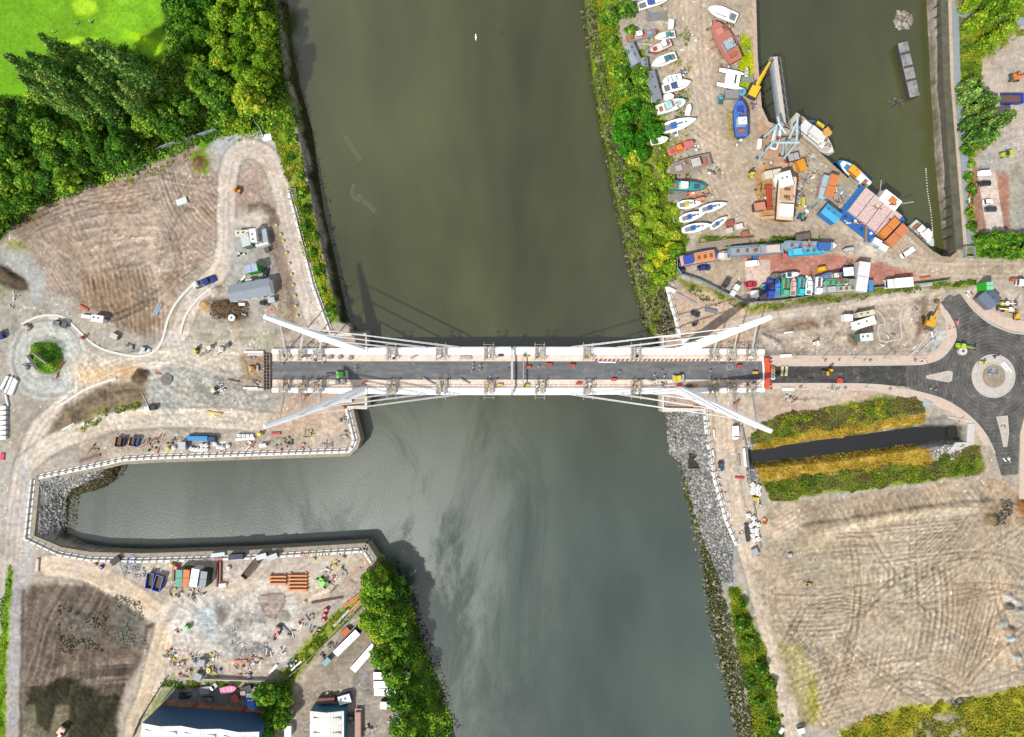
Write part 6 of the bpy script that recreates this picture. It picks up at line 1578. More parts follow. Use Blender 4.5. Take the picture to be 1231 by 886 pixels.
heap(820, 142, 9, 8, COLS, 'bits of gear beside the narrow crosswise boat', seed=3, name='gear_pile', smax=.9)
heap(810, 113, 7, 9, [(220, 60, 50), (230, 100, 60), (230, 226, 220)], 'red trailer parts between the sleek cruiser and the teal trawler', seed=4, name='gear_pile')
heap(858, 205, 8, 12, [(236, 236, 232), (130, 150, 90), (150, 110, 90), (90, 100, 110)], 'drums and boxes at the stern of the weathered wooden boat', seed=5, name='gear_pile')
heap(790, 225, 12, 6, [(236, 236, 232), (190, 160, 150)], 'pale scraps lying among the yellow green bushes', seed=6, name='gear_pile', smax=.8)
heap(790, 185, 12, 8, [(216, 190, 180), (236, 236, 232), (120, 120, 120)], 'pale scraps on the bare patch left of the pink decked boat', seed=7, name='gear_pile', smax=.9)
boat(885, 22, 853, 9, 13, WHT, WHT, 'white boat lying above the big red trawler by the dock quay', 'cruiser', accent=(230, 230, 230))
boat(884, 72, 858, 26, 19, (196, 110, 96), (206, 124, 110), 'big faded red trawler hull hauled out beside the yard lane', 'fishing', accent=(216, 150, 136), cabin=(150, 180, 190), wheelhouse=(176, 196, 204), stern=.8)
t, L = mk('catamaran', 'white catamaran with twin navy tipped hulls above the blue fishing boat', 'catamaran', 868, 93, 890, 97, 0, 1.8)
for s in (-1, 1):
 m = MB(); hp = hullpts(9.5, 1.7); m.loft([[(x, s * 2.6 - b_, 1.7), (x, s * 2.6 - b_ * .5, .5), (x, s * 2.6 + b_ * .5, .5), (x, s * 2.6 + b_, 1.7)] for x, b_ in hp]); m.build('hull', M((40, 66, 110), .4), t)
 m = MB(); m.loft([[(x, s * 2.6 - b_ * .95, 1.7), (x, s * 2.6 - b_ * .8, 1.85), (x, s * 2.6 + b_ * .8, 1.85), (x, s * 2.6 + b_ * .95, 1.7)] for x, b_ in hp]); m.build('hull_deck', M(WHT, .4), t)
MB().box(.6, 0, 1.4, 5.4, 5.4, .7, tx=.9, ty=.9).build('bridge_deck', M(WHT, .35, dirt=.08), t)
wv = MB().box(-.2, 0, 2.1, 3.0, 3.4, .8, tx=.75, ty=.8).build('cabin', M(WHT, .35, dirt=.08), t); MB().box(.6, 0, 2.3, 2.2, 3.2, .3, tx=.9, ty=.9).build('window', glass(), wv)
boat(891, 163, 889, 119, 17, (30, 60, 150), (60, 120, 210), 'bright blue fishing boat hauled out bow up beside the yellow crane', 'fishing', accent=(40, 70, 170), cabin=(210, 210, 214), wheelhouse=(220, 226, 230))
boat(897, 92, 898, 81, 5, (170, 190, 170), (226, 230, 220), 'small pale dinghy on the grass by the dock edge', 'open', accent=(120, 150, 120))
beam(892, 96, 905, 95, 7, (150, 170, 160), 'grey green frame below the pale dinghy', 3, .5, 'frame_stack', 'frame', shape='plank', cross=True)
container(872, 113, 888, 113, 10, (150, 152, 156), 'grey box body on stacked planks above the blue fishing boat', 1.8, (160, 160, 162), 'box')
tank(892, 110, 5, 1.4, (110, 180, 220), 'pale blue square hatch cover beside the yellow crane')
car(866.5, 125, 867, 112, (110, 200, 206), 'turquoise pickup parked on the yard lane', kind='pickup', cat='pickup')
loader(904, 209, 90, (244, 214, 40), 'small yellow forklift at the bend of the yard lane', 3.0, 1.6, 'forklift')
t, _ = mk('crawler_crane', 'yellow crane on the quay edge with its jib reaching over the dock', 'crane', 905, 112, 909, 104, 0, 2)
for s in (-1, 1): MB().box(0, s * 1.7, 0, 5.2, .8, 1.1, tx=.88).build('track', BLK, t)
yb = M((250, 206, 20), .45, dirt=.12)
MB().box(-.6, 0, 1.1, 4.8, 3.0, 1.9, tx=.9).build('body', yb, t); MB().box(1.6, 1.1, 1.4, 1.6, 1.1, 1.9, tx=.85).build('cab', glass((80, 90, 100)), t); MB().box(-2.9, 0, 1.2, .9, 2.8, 1.6).build('counterweight', M((60, 60, 60), .7), t)
a_ = Vector(W(909, 104, 2.5)); b_ = Vector(W(926, 74, 9)); lo = Vector(t.location); an = -t.rotation_euler[2]
def tol(p):
 d = p - lo; return Vector((d.x * math.cos(an) - d.y * math.sin(an), d.x * math.sin(an) + d.y * math.cos(an), d.z))
A0, B0 = tol(a_), tol(b_)
MB().tube(A0, A0 + (B0 - A0) * .6, .75, 4, .6).build('jib', yb, t); MB().tube(A0 + (B0 - A0) * .55, B0, .5, 4, .4).build('jib', yb, t)
MB().tube(A0 + (B0 - A0) * .05 + Vector((0, 0, 1)), A0 + (B0 - A0) * .5, .12, 5).build('luffing_ram', LGR, t)
t, L = mk('walkway_bridge', 'long grey steel walkway on piles running into the dock water', 'walkway', 945, 150, 934, 67, .01, 3)
MB().box(0, .6, 1.6, L, 1.9, .8).build('walkway_deck', M((214, 206, 196), .7, dirt=.25), t)
MB().box(0, 1.9, 1.2, L, 1.0, 1.6, ty=.7).build('pipe_casing', M((150, 164, 176), .5), t)
m = MB()
for i in range(15):
 x0 = -L / 2 + L * i / 14
 m.tube((x0, -1.9, 1.4), (x0, -.6, 2.4), .09, 4)
 if i < 14: m.tube((x0, -1.9 if i % 2 else -.6, 2), (x0 + L / 14, -.6 if i % 2 else -1.9, 2), .08, 4)
m.tube((-L / 2, -1.9, 1.4), (L / 2, -1.9, 1.4), .11, 5); m.build('side_truss', M((150, 150, 148), .6), t)
for x_ in (-.12, .1, .3, .48):
 MB().tube((L * x_, 3.6, -7.5), (L * x_, 1.6, 1.4), .32, 7).build('pile', M((40, 40, 36), .8), t)
 MB().box(L * x_, 4.2, -6.2, 2.6, .8, 1.0, .6).build('pile_cap', M((150, 150, 140), .8), t)
t = thing('boat_hoist', 'pale blue steel boat hoist frame straddling the quay corner', 'boat hoist', W(935, 160))
hb_ = M((190, 222, 232), .5, dirt=.15); c0 = Vector(W(935, 160))
def hp_(x, y, z): return Vector(W(x, y, z)) - Vector((c0.x, c0.y, 0))
for p, q in (((918, 165, .5), (937, 148, 8)), ((912, 189, .5), (931, 170, 8)), ((939, 187, .5), (958, 148, 8)), ((932, 171, 8), (961, 171, 8)), ((959, 140, 8), (958, 171, 8)), ((931, 171, 8), (934, 150, 8)), ((917, 183, 8), (911, 195, .5)), ((943, 190, .5), (958, 172, 8)), ((942, 172, 8), (941, 186, .5)), ((936, 148, 8), (945, 160, 8)), ((935, 140, 8), (938, 150, 8))):
 MB().tube(hp_(*p), hp_(*q), .42, 4).build('frame_leg' if p[2] != q[2] else 'top_beam', hb_, t)
for q in ((918, 165), (912, 190), (939, 187), (957, 150)):
 m = MB(); v = hp_(q[0], q[1], 0); m.box(v.x, v.y, 0, 2.0, .8, .9); m.build('wheel_bogie', DKG, t)
boat(930, 178, 937, 150, 9, WHT, (230, 230, 230), 'white boat with orange stern hanging inside the pale blue hoist', 'cruiser', accent=(240, 130, 50))
container(913, 178, 914, 167, 4, WHT, 'white cylinder tank lying left of the boat hoist', 1.6, WHT, 'box')
boat(951, 143, 1001, 184, 23, (226, 224, 220), (206, 198, 182), 'large white ship moored at the slanting quay beside the boat hoist', 'ship', z=WZ, h=5.0, accent=(230, 120, 60), wheelhouse=(220, 220, 218), bow=.4)
boat(998, 163, 970, 144, 10, (120, 170, 190), (150, 190, 206), 'blue grey workboat lying outside the large white ship', 'tug', z=WZ, h=2, wheelhouse=(244, 214, 30), accent=(60, 90, 120))
container(991, 161, 998, 156, 9, (244, 170, 40), 'orange square machinery house on the outer workboat', 4, (248, 176, 40), 'box', z=-3.6, doors=False)
boat(1044, 224, 1008, 193, 16, (40, 150, 220), (236, 236, 230), 'bright blue tug with white deck and orange wheelhouse by the quay', 'tug', z=WZ, h=3, wheelhouse=(250, 180, 40), accent=(40, 150, 220), cabin=(250, 180, 40))
boat(943, 263, 947, 209, 21, (110, 60, 50), (232, 214, 190), 'big cream and rust vessel under repair on the quay, seen with cluttered deck', 'barge', h=3.2, cabin=WHT, accent=(214, 180, 140))
container(938, 217, 952, 213, 17, WHT, 'white angular wheelhouse block beside the cream vessel', 5.5, WHT, 'cabin')
container(919, 211, 939, 207, 9, (232, 224, 204), 'cream tank body lying above the cream vessel', 2.6, (236, 226, 206), 'box')
beam(925, 252, 924, 222, 6, (200, 70, 40), 'long rust red boom lying along the cream vessel', 2, 1.0, 'crane_boom', 'boom', shape='plank', cross=True)
container(907, 249, 920, 247, 9, (60, 60, 62), 'black and pale red power unit at the left edge of the repair area', 2.6, (226, 150, 120), 'box')
beam(915, 262, 951, 259, 4, (220, 190, 160), 'tan pontoon with four tyres below the cream vessel', 1, .7, 'pontoon', 'pontoon', shape='plank')
heap(966, 228, 11, 16, COLS + [(230, 190, 40), (100, 180, 220)], 'large jumble of nets and gear right of the cream vessel', seed=11)
heap(960, 246, 9, 14, [(230, 210, 40), (90, 170, 220), (236, 236, 230), (200, 80, 50)], 'row of blue, yellow and white drums right of the cream vessel', seed=12)
heap(970, 205, 12, 16, [(170, 210, 206), (220, 220, 214), (150, 120, 100)], 'pale green machinery parts below the large white ship', seed=13)
heap(950, 196, 10, 12, [(120, 120, 118), (190, 80, 70), (220, 220, 220)], 'grey and red parts at the foot of the boat hoist', seed=14)
heap(945, 250, 8, 10, [(226, 130, 60), (240, 200, 100), (220, 214, 200)], 'orange fittings on the deck side of the cream vessel', seed=15)
heap(1008, 235, 10, 10, [(236, 236, 230), (200, 60, 60), (150, 190, 60), (110, 90, 80)], 'white and red scraps between orange roofed shed and quay', seed=16)
heap(915, 228, 8, 9, [(150, 100, 60), (90, 80, 70), (220, 170, 100)], 'brown reels at the bend of the yard lane', seed=17)
container(962, 192, 967, 205, 9, (240, 160, 30), 'orange generator housing near the quay below the white ship', 2.6, (246, 168, 30), 'box')
container(948, 190, 960, 187, 8, (60, 60, 58), 'grey and black container below the boat hoist', 2.6, (190, 190, 186), 'container')
boat(985, 238, 988, 219, 6, (236, 90, 70), (240, 150, 130), 'red fibreglass hull standing upright left of the orange roofed shed', 'open', accent=(230, 110, 90))
container(952, 250, 956, 237, 4, (60, 160, 220), 'blue drum rack in the repair area', 1.2, (60, 170, 230), 'box'); container(966, 247, 966, 237, 3, (236, 220, 60), 'yellow drum rack in the repair area', 1.2, (240, 226, 60), 'box')
loader(964, 261, -30, (40, 90, 170), 'blue and green forklift below the repair area', 3.0, 1.7, 'forklift', (60, 190, 80))
t = container(1004, 210, 996, 237, 9.5, (170, 200, 214), 'shed with ribbed orange roof at the quay edge', 4.2, (244, 140, 60), 'box')
container(994, 211, 987, 239, 7.5, (190, 212, 222), 'pale blue lean-to beside the orange roofed shed', 2.8, (196, 216, 226), 'box', doors=False)
t = container(991, 250, 1008, 263, 13, (20, 130, 210), 'bright blue sheeted tent shed left of the big blue vessel', 4.0, (70, 190, 244), 'shed')
t, L = mk('work_barge', 'large blue decked barge with four pinkish white hold covers', 'barge', 1022, 252, 1068, 288, 0, 0)
t.location = (*W(1047, 262, 0)[:2], WZ); t.rotation_euler = (0, 0, math.radians(-38))
MB().prism([(-10.5, -7.5), (9, -7.5), (10.2, -6), (10.2, 6.5), (8.5, 7.4), (-9, 7.4), (-10.5, 6)], -1, 6.4).build('hull', M((20, 110, 190), .5, dirt=.15), t)
for i in range(4): MB().box(-6.6 + i * 4.2, 1.6, 6.4, 4.0, 10.4, 1.1, tx=.99).build('hold_cover', M((226, 208, 204), .7, dirt=.9, scale=1.6, grime=(190, 110, 90)), t)
for i in range(5): MB().box(-7.6 + i * 3.6, -5.6 + (i % 2) * .9, 6.4, .9, .7, .6).build('bollard', M((236, 236, 236) if i % 2 else (40, 60, 100), .6), t)
dh = MB().box(1.0, 8.4, 4, 8, 4.0, 4.2, tx=.9).build('deckhouse', M(WHT, .5, dirt=.2), t); MB().box(1.6, 8.4, 8.2, 2.4, 2.0, .8).build('hatch', M((230, 140, 60), .6), dh)
MB().tube((4, 9.5, 5), (8, 13, 8), .15, 5).build('mast', LGR, t); MB().tube((-3, 10, 5), (-6, 12, 8), .15, 5).build('mast', LGR, t)
MB().box(-13, 3, 3, 4.5, 8, 3).build('stern_ramp', M((150, 160, 160), .8, dirt=.5), t)
for (a, b2, c, d, w_, col, lab) in ((1061, 283, 1079, 264, 9.5, (240, 140, 20), 'bright orange container next to the pinkish white hold covers'), (1069, 293, 1089, 272, 11, (232, 132, 74), 'faded orange container at the stern of the blue barge')):
 container(a, b2, c, d, w_, col, lab, 3.2)
container(1050, 288, 1059, 293, 7, (206, 220, 224), 'small white roofed unit below the bright orange container', 2.4, (226, 236, 238), 'box'); container(1058, 295, 1067, 300, 7.5, (206, 220, 224), 'small white roofed unit below the faded orange container', 2.4, (230, 238, 240), 'box')
boat(1096, 269, 1122, 296, 17, (210, 220, 216), (206, 222, 214), 'cluttered white workboat with two red covers moored at the dock corner', 'ship', z=WZ, h=2.5, accent=(230, 30, 50), wheelhouse=(236, 236, 236))
boat(1117, 282, 1108, 274, 7, (236, 40, 60), (236, 236, 236), 'small boat with red bow cover outside the cluttered workboat', 'open', z=WZ, accent=(236, 40, 60), h=2)
tank(1112, 291, 3.4, 1.5, (230, 20, 50), 'round red cover on the cluttered workboat', 'buoy', 'buoy', z=-3)
car(1084.5, 308, 1101, 297.5, WHT, 'long white estate car parked by the dock corner', wd=2.0)
beam(1041, 290, 1041.5, 271, 2.4, (170, 130, 100), 'upright brown gangway between barge and quay', 1, 1.2, 'gangway', 'gangway', shape='plank')
heap(1020, 268, 6, 7, [(200, 60, 60), (236, 236, 230), (60, 70, 90)], 'red and white oddments at the quay edge below the blue barge', seed=21, smax=.9)
heap(1010, 245, 6, 9, [(40, 90, 170), (230, 200, 100), (200, 200, 200)], 'blue rubbish at the bow of the blue barge', seed=22)
RU = [(190, 90, 60), (236, 200, 120), (110, 80, 60), (230, 226, 220), (226, 120, 50)]
for x, y, z, n_, lab in ((944, 225, 4.1, 11, 'upper deck of the cream vessel'), (942, 240, 4.1, 14, 'middle deck of the cream vessel'), (945, 254, 4.1, 10, 'lower deck of the cream vessel'), (1052, 250, 1.5, 12, 'upper hold covers of the blue barge'), (1064, 268, 1.5, 10, 'lower hold covers of the blue barge'), (1035, 268, .4, 10, 'blue deck of the barge'), (1070, 246, 2.4, 12, 'deckhouse of the blue barge'), (975, 163, 1.2, 10, 'foredeck of the large white ship'), (990, 175, 1.2, 9, 'afterdeck of the large white ship'), (866, 42, 5.4, 10, 'deck of the faded red trawler'), (876, 58, 5.4, 9, 'stern of the faded red trawler'), (825, 199, 3.6, 12, 'deck of the weathered wooden boat'), (1108, 283, -2, 12, 'deck of the cluttered white workboat'), (905, 301, 2.6, 9, 'deck of the blue grey narrow boat'), (968, 295, 2.6, 10, 'deck of the grey hull behind the turquoise boat'), (1010, 340, 2.4, 12, 'deck of the barge with green cover'), (889, 142, 3.6, 8, 'deck of the bright blue fishing boat'), (810, 129, 2.6, 6, 'deck of the pale teal trawler')):
 heap(x, y, 6.5, n_, RU, 'small fittings and scrap lying on the ' + lab, 'deck_clutter', 'deck gear', .5, int(x * 3 + y), smin=.2, smax=.75).location.z = z
t = thing('fender_row', 'row of dark timber fenders on the dock side of the mossy wall', 'fenders', W(1134, 150))
for i in range(24):
 x_ = 1130 + i * .72; y_ = 4 + i * 12.2; p = W(x_, y_); o = W(1134, 150); MB().box(p[0] - o[0], p[1] - o[1], -7, .4, .5, 6.6).build('fender', M((70, 66, 50), .9), t)
t, L = mk('derelict_pontoon', 'long rusting grey pontoon lying in shallow water by the dock wall', 'pontoon', 1086, 50, 1101, 116, 0, 0); t.location = (*W(1093, 83, -3)[:2], WZ)
MB().box(0, 0, -1, L, 3.5, 3.6, tx=.99).build('hull', M((60, 54, 48), .8), t); MB().box(0, 0, 2.6, L, 3.6, .15).build('deck', M((160, 164, 166), .8, dirt=.85, scale=.4, grime=(90, 74, 60)), t)
for x_ in (-6, -1, 4): MB().box(x_, 0, 2.75, .7, 3.4, .3).build('deck_beam', M((70, 64, 58), .8), t)
heap(1090, 115, 8, 12, [(90, 84, 74), (60, 58, 50), (120, 112, 100)], 'dark broken timbers at the lower end of the rusting pontoon', 'timber_wreck', 'timber', 1.2, 23, smin=1, smax=2.4).location.z = WZ
t = thing('floating_boom', 'string of small white floats along the dark dock wall', 'floating boom', W(1113, 205, WZ)); m = MB(); c = W(1113, 205, WZ)
for i, p in enumerate(resample([(1113, 203), (1115, 230), (1119, 255), (1121, 278)], .85, z=WZ)):
 MB().ball(p.x - c[0], p.y - c[1], .05, .24, n=6, m=4).build('float', WHT and M((236, 232, 220), .6), t)
Q = [(236, 236, 230), (206, 110, 80), (96, 92, 88), (60, 130, 190), (226, 180, 60), (170, 160, 150), (130, 150, 140)]
for i, (x, y, r_, n_, lab) in enumerate(((868, 45, 6, 8, 'west flank of the red trawler'), (872, 82, 7, 10, 'gap between red trawler and catamaran'), (897, 60, 6, 7, 'grass strip beside the red trawler'), (884, 170, 9, 12, 'ground at the stern of the bright blue fishing boat'), (876, 100, 8, 9, 'left side of the catamaran'), (902, 128, 6, 8, 'quay edge below the yellow crane'), (925, 196, 8, 9, 'tan paving below the hoist legs'), (975, 190, 8, 12, 'strip between generator housing and quay'), (980, 215, 8, 12, 'ground above the standing red hull'), (962, 218, 8, 14, 'ground above the net jumble'), (955, 232, 8, 12, 'right flank of the cream vessel'), (974, 252, 7, 10, 'ground left of the blue tent shed'), (935, 232, 8, 10, 'deck edge of the cream vessel'), (918, 240, 7, 9, 'orange paving by the rust red boom'), (1000, 226, 6, 8, 'side of the orange roofed shed'), (1070, 250, 7, 9, 'seaward side of the blue barge'), (833, 262, 6, 6, 'gaps between the lowest yachts'), (850, 232, 6, 7, 'bows of the orange rubber boats'), (812, 160, 6, 6, 'ground under the large yacht'), (838, 178, 6, 7, 'bow of the pink decked boat'), (900, 300, 6, 7, 'side of the narrow boat'), (975, 333, 6, 8, 'heads of the packed hulls'), (937, 345, 7, 9, 'gaps in the packed hulls'), (820, 88, 5, 5, 'bow of the teal canopied cruiser'))):
 heap(x, y, r_, n_, Q, 'assorted gear strewn on the ' + lab, 'gear_pile', seed=200 + i, smax=1.3)
fence([(812, 303), (813, 322), (818, 330), (840, 337), (893, 364), (935, 362), (1000, 352), (1045, 347), (1110, 341), (1140, 337)], 'grey palisade fence round the lower yard of coloured boats', 2.0, (150, 170, 180))
fence([(872, 288), (905, 286)], 'short timber fence above the blue grey barge', 1.4, (150, 130, 110))
boat(819, 314, 862, 306, 13, (40, 70, 180), (230, 190, 170), 'blue barge with an orange and white striped cover', 'barge', accent=(244, 150, 80), cabin=(50, 80, 190))
boat(878, 307, 861, 308, 10, (226, 216, 196), (232, 220, 204), 'short cream boat with dark windows right of the striped cover', 'cruiser', accent=(220, 200, 180))
boat(940, 299, 874, 303, 12, (110, 160, 190), (150, 170, 180), 'long blue grey narrow boat along the yard lane', 'barge', accent=(160, 170, 176), cabin=(226, 210, 200))
boat(1000, 297, 940, 295, 11, (150, 170, 180), (160, 180, 190), 'grey hull lying behind the turquoise boat', 'barge', accent=(140, 170, 200), cabin=(60, 110, 190))
boat(949, 304, 993, 300, 10, (40, 190, 230), (60, 200, 236), 'turquoise boat with long turquoise deck', 'barge', accent=(40, 200, 240), cabin=(90, 210, 240))
container(905, 309, 911, 308, 5, (40, 80, 180), 'small blue box next to the narrow boat', 1.4, (60, 100, 200), 'box')
container(999, 298, 1004, 293, 5, WHT, 'white upturned dinghy beyond the turquoise boat', 1.2, WHT, 'box', doors=False)
boat(946, 307, 940, 308, 5, (240, 100, 70), (240, 130, 100), 'small orange boat at the stern of the turquoise boat', 'open', accent=(240, 100, 70))
container(957, 286, 974, 283, 7, (70, 66, 64), 'dark sheeted box beside the yard lane', 2.2, (110, 100, 96), 'box');
boat(1026, 299, 1013, 301, 4, (190, 200, 206), (206, 212, 216), 'grey dinghy at the tip of the lower yard', 'open', accent=(200, 206, 210))
car(839, 322, 855, 321, (30, 50, 130), 'dark blue car parked below the striped barge'); car(821, 329, 820, 319, (50, 54, 60), 'black car in the corner of the yard fence')
car(897, 317, 914, 315, WHT, 'white van parked on the pale concrete pad', kind='van', cat='van', wd=2.1)
lorry(869, 350, 876, 336, 6, (70, 72, 76), (90, 92, 96), 'dark flatbed truck beside the yard fence', 2.6, flat=True); lorry(880, 355, 888, 342, 6, WHT, (226, 230, 226), 'white tanker truck beside the yard fence', 2.8)
car(896, 342, 911, 341, (210, 30, 60), 'red sports car on the pale concrete pad', wd=1.9)
car(984, 324, 995, 322, (248, 190, 20), 'yellow van parked among the coloured boats', kind='van', cat='van')
boat(938, 332, 926, 332, 6, (120, 130, 120), (130, 140, 130), 'grey dinghy above the blue hulls', 'open', accent=(90, 100, 110)); boat(940, 332, 961, 329, 7, (150, 190, 220), WHT, 'pale blue cabin boat above the blue hulls', 'cruiser', accent=(60, 80, 110))
for i, (x, col, d2, lab, w_) in enumerate(((925, (30, 60, 180), (40, 80, 200), 'dark blue hull at the left end of the packed row', 10), (933, (40, 130, 220), (60, 150, 230), 'mid blue hull second in the packed row', 9), (943, (50, 180, 150), (90, 200, 150), 'green hull with a blue strap in the packed row', 9), (953, (236, 200, 180), (236, 200, 184), 'beige hull in the middle of the packed row', 7), (962, (30, 200, 220), (60, 210, 226), 'cyan hull in the packed row', 8), (972, WHT, (236, 240, 226), 'cream white hull next to the cyan one', 8), (983, (110, 190, 220), (236, 240, 240), 'white hull with a blue cabin at the right end of the packed row', 9))):
 boat(x, 357 - i * .6, x + 1.5, 335 - i * .5, w_, col, d2, lab, 'cruiser' if i % 2 else 'barge', accent=d2, cabin=d2)
container(903, 354, 912, 353, 8, (226, 226, 226), 'white hut by the fence left of the packed boats', 2.2, (240, 240, 240), 'cabin'); container(913, 357, 922, 355, 6, (50, 50, 52), 'black hut left of the packed boats', 2.2, (60, 60, 62), 'box')
tank(918, 345, 3.4, 1.6, (110, 200, 200), 'round teal tank above the black hut')
boat(1030, 339, 990, 341, 9, (150, 190, 170), (120, 170, 150), 'grey barge with a green deck cover', 'barge', accent=(80, 190, 140), cabin=(150, 160, 150)); boat(990, 349, 1031, 346, 9, (180, 184, 180), (196, 196, 190), 'grey barge with littered white deck by the fence', 'barge', accent=(206, 200, 190), cabin=(200, 200, 196))
boat(1012, 331, 985, 333, 8, (70, 90, 130), (110, 130, 150), 'navy boat with white tarpaulin below the yellow van', 'fishing', accent=(90, 150, 210), cabin=(236, 226, 210));
container(1014, 327, 1026, 326, 10, (20, 20, 150), 'hut with white roof and deep blue side', 2.6, (236, 236, 240), 'cabin')
container(1035, 350, 1040, 315, 13, (214, 216, 218), 'tall white shed closing the right end of the packed yard', 4.0, (232, 232, 232), 'box'); container(1047, 350, 1047, 337, 5, (60, 150, 220), 'blue box against the tall white shed', 2.0, (70, 160, 230), 'box')
heap(1000, 345, 8, 12, [(236, 236, 230), (236, 170, 90), (110, 110, 104)], 'white and orange litter on the barge by the fence', seed=25); heap(1022, 318, 6, 8, [(90, 84, 76), (130, 130, 126)], 'dark gear above the hut with white roof', seed=26)
lorry(1098, 338.5, 1068, 341, 11, (226, 232, 236), (244, 244, 242), 'white box lorry parked below the yard fence with its cab to the left', 3.6)
beam(1121, 341, 1106, 343, 5, (200, 206, 206), 'pale frame trailer right of the white box lorry', 2, .6, 'trailer', 'trailer', shape='plank'); beam(1106, 334, 1119, 332, 2.4, (220, 70, 60), 'red bar lying beside the pale frame trailer', 1, .5, 'bar', 'bar', shape='plank')
heap(895, 290, 10, 8, [(160, 120, 100), (200, 180, 160), (90, 90, 88)], 'planks and rusted bars above the blue grey narrow boat', seed=27)
beam(838, 296, 900, 288, 7, (176, 160, 140), 'long stack of weathered planks above the striped barge', 4, .6, 'plank_stack', 'planks', shape='plank')
for x, y, c_, lab in ((878, 268, (190, 80, 60), 'rust red boat trailer'), (877, 277, (226, 214, 206), 'cream sheeted load on a red frame'), (889, 272, (236, 226, 220), 'pale box beside the small slim yacht'), (896, 281, (190, 110, 80), 'rusty post by the planks')):
 container(x - 4, y + 1, x + 4, y - 1, 6, c_, lab, 1.4, c_, 'box', doors=False)
car(831.5, 375, 842, 379, (40, 66, 90), 'dark teal car parked north of the right pylon'); loader(836, 390, 10, (50, 60, 70), 'small dark compressor north of the right pylon', 2.4, 1.4, 'compressor')
beam(848, 372, 862, 375, 5, (120, 130, 150), 'flatbed trailer with orange cones at the fence corner', 1, .7, 'trailer', 'trailer', shape='plank')
for x, y, c_, lab in ((848, 368, (236, 130, 60), 'orange stack'), (862, 367, (236, 236, 230), 'white bundle'), (878, 366, (240, 70, 40), 'red bundle'), (890, 372, (236, 180, 70), 'amber bundle')):
 heap(x, y, 5, 4, [c_, (236, 236, 232), (120, 116, 110)], f'{lab} of site material below the yard fence', 'material_stack', 'material', seed=int(x), smax=.9)
container(803, 347, 812, 351, 5, (226, 222, 216), 'white concrete block at the top of the parapet wall', .8, (236, 232, 226), 'box', doors=False)
beam(812, 352, 838, 366, 3, (190, 190, 186), 'grey steel ramp beside the short parapet wall', 2, .4, 'ramp', 'ramp', shape='plank')
excavator(1118, 387, 100, (250, 180, 20), 'yellow excavator digging in the bare ground beside the new road', boom=70, s=1.25, reach=6.5)
for a, b2, c, d, w_, col, lab in ((1015, 382, 1025, 382, 8, (236, 238, 238), 'small white site cabin at the left of the cabin group'), (1031, 379, 1051, 375, 6, (240, 234, 200), 'cream site cabin at the top of the cabin group'), (1027, 392, 1052, 384, 10, (240, 240, 238), 'large white site cabin in the middle of the group')):
 container(a, b2, c, d, w_, col, lab, 2.7, col, 'cabin')
container(1034, 406, 1049, 404.5, 9, (110, 140, 130), 'green grey cabin with a white roof half below the white cabins', 4.6, (226, 236, 234), 'cabin')
heap(1023, 391, 5, 9, [(120, 120, 120), (236, 236, 232), (90, 90, 90)], 'grey equipment between the white cabins', seed=31, smax=1.0)
loader(982, 412, 20, (226, 226, 220), 'white water bowser standing in the middle of the bare plot', 2.8, 1.8, 'compressor')
beam(942, 400, 952, 399, 2.4, (240, 240, 238), 'white pipe lying on the rubble near the right pylon', 1, .5, 'pipe', 'pipe', shape='pipe')
loader(994, 449, 180, (90, 84, 70), 'small black and yellow paver on the fresh approach road', 3.2, 2.0, 'dumper', (230, 180, 40))
loader(998.5, 445, 75, (250, 190, 20), 'small yellow digger beside the paver on the approach road', 2.6, 1.3, 'forklift')
tank(1010, 457.5, 3.4, .9, (236, 70, 50), 'round red drum of cable on the edge of the approach road', 'cable_drum', 'cable drum')
beam(940, 452, 941, 440, 3.2, (230, 220, 170), 'left cream concrete beam lying across the approach road', 1, .6, 'concrete_beam', 'beam', shape='plank'); beam(945, 452, 946, 440, 3.2, (230, 220, 170), 'right cream concrete beam lying across the approach road', 1, .6, 'concrete_beam', 'beam', shape='plank')
for i, (y, c_, lab) in enumerate(((443, (190, 110, 50), 'brown machine'), (446, (236, 150, 60), 'orange machine'), (450, (220, 226, 230), 'upper white drum'), (454, (220, 226, 230), 'lower white drum'))):
 tank(929.5, y, 2.6, 1.2, c_, f'{lab} just beyond the orange joint cover', 'drum', 'drum')
loader(1157, 416, -10, (170, 220, 30), 'lime green telehandler on the new road by the roundabout', 4.6, 2.2, 'telehandler', (190, 236, 40))
tank(1158, 422, 5, 1.2, (232, 220, 206), 'round cream paved patch cover beside the lime telehandler', 'cover', 'cover')
for x, y, n_, cs, lab in ((1097, 372, 6, [(210, 206, 200), (120, 110, 100)], 'kerb stones heaped in the upper bend of the site kerb'), (1143, 394, 6, [(220, 160, 80), (210, 206, 200)], 'orange barrels by the new kerb'), (1150, 388, 5, [(220, 60, 70), (230, 190, 190)], 'red barriers on the new road'), (1068, 402, 5, [(120, 120, 116), (220, 216, 210)], 'grey blocks inside the kerbed bay'), (1110, 434, 8, [(220, 80, 90), (232, 226, 220)], 'red and white barriers along the pavement'), (1062, 413, 4, [(236, 236, 230)], 'white sack below the kerbed bay'), (1120, 405, 7, [(70, 110, 190), (236, 236, 236), (200, 200, 196)], 'blue and white pipes on the pale gravel')):
 heap(x, y, 5, n_, cs, lab, 'material_stack', 'material', .5, seed=int(x + y), smax=.9)
for x, y, c_, lab, k in ((1183, 436, (250, 220, 40), 'yellow mini roller on the roundabout island', 'roller'),): loader(x, y, 0, c_, lab, 2.2, 1.3, k)
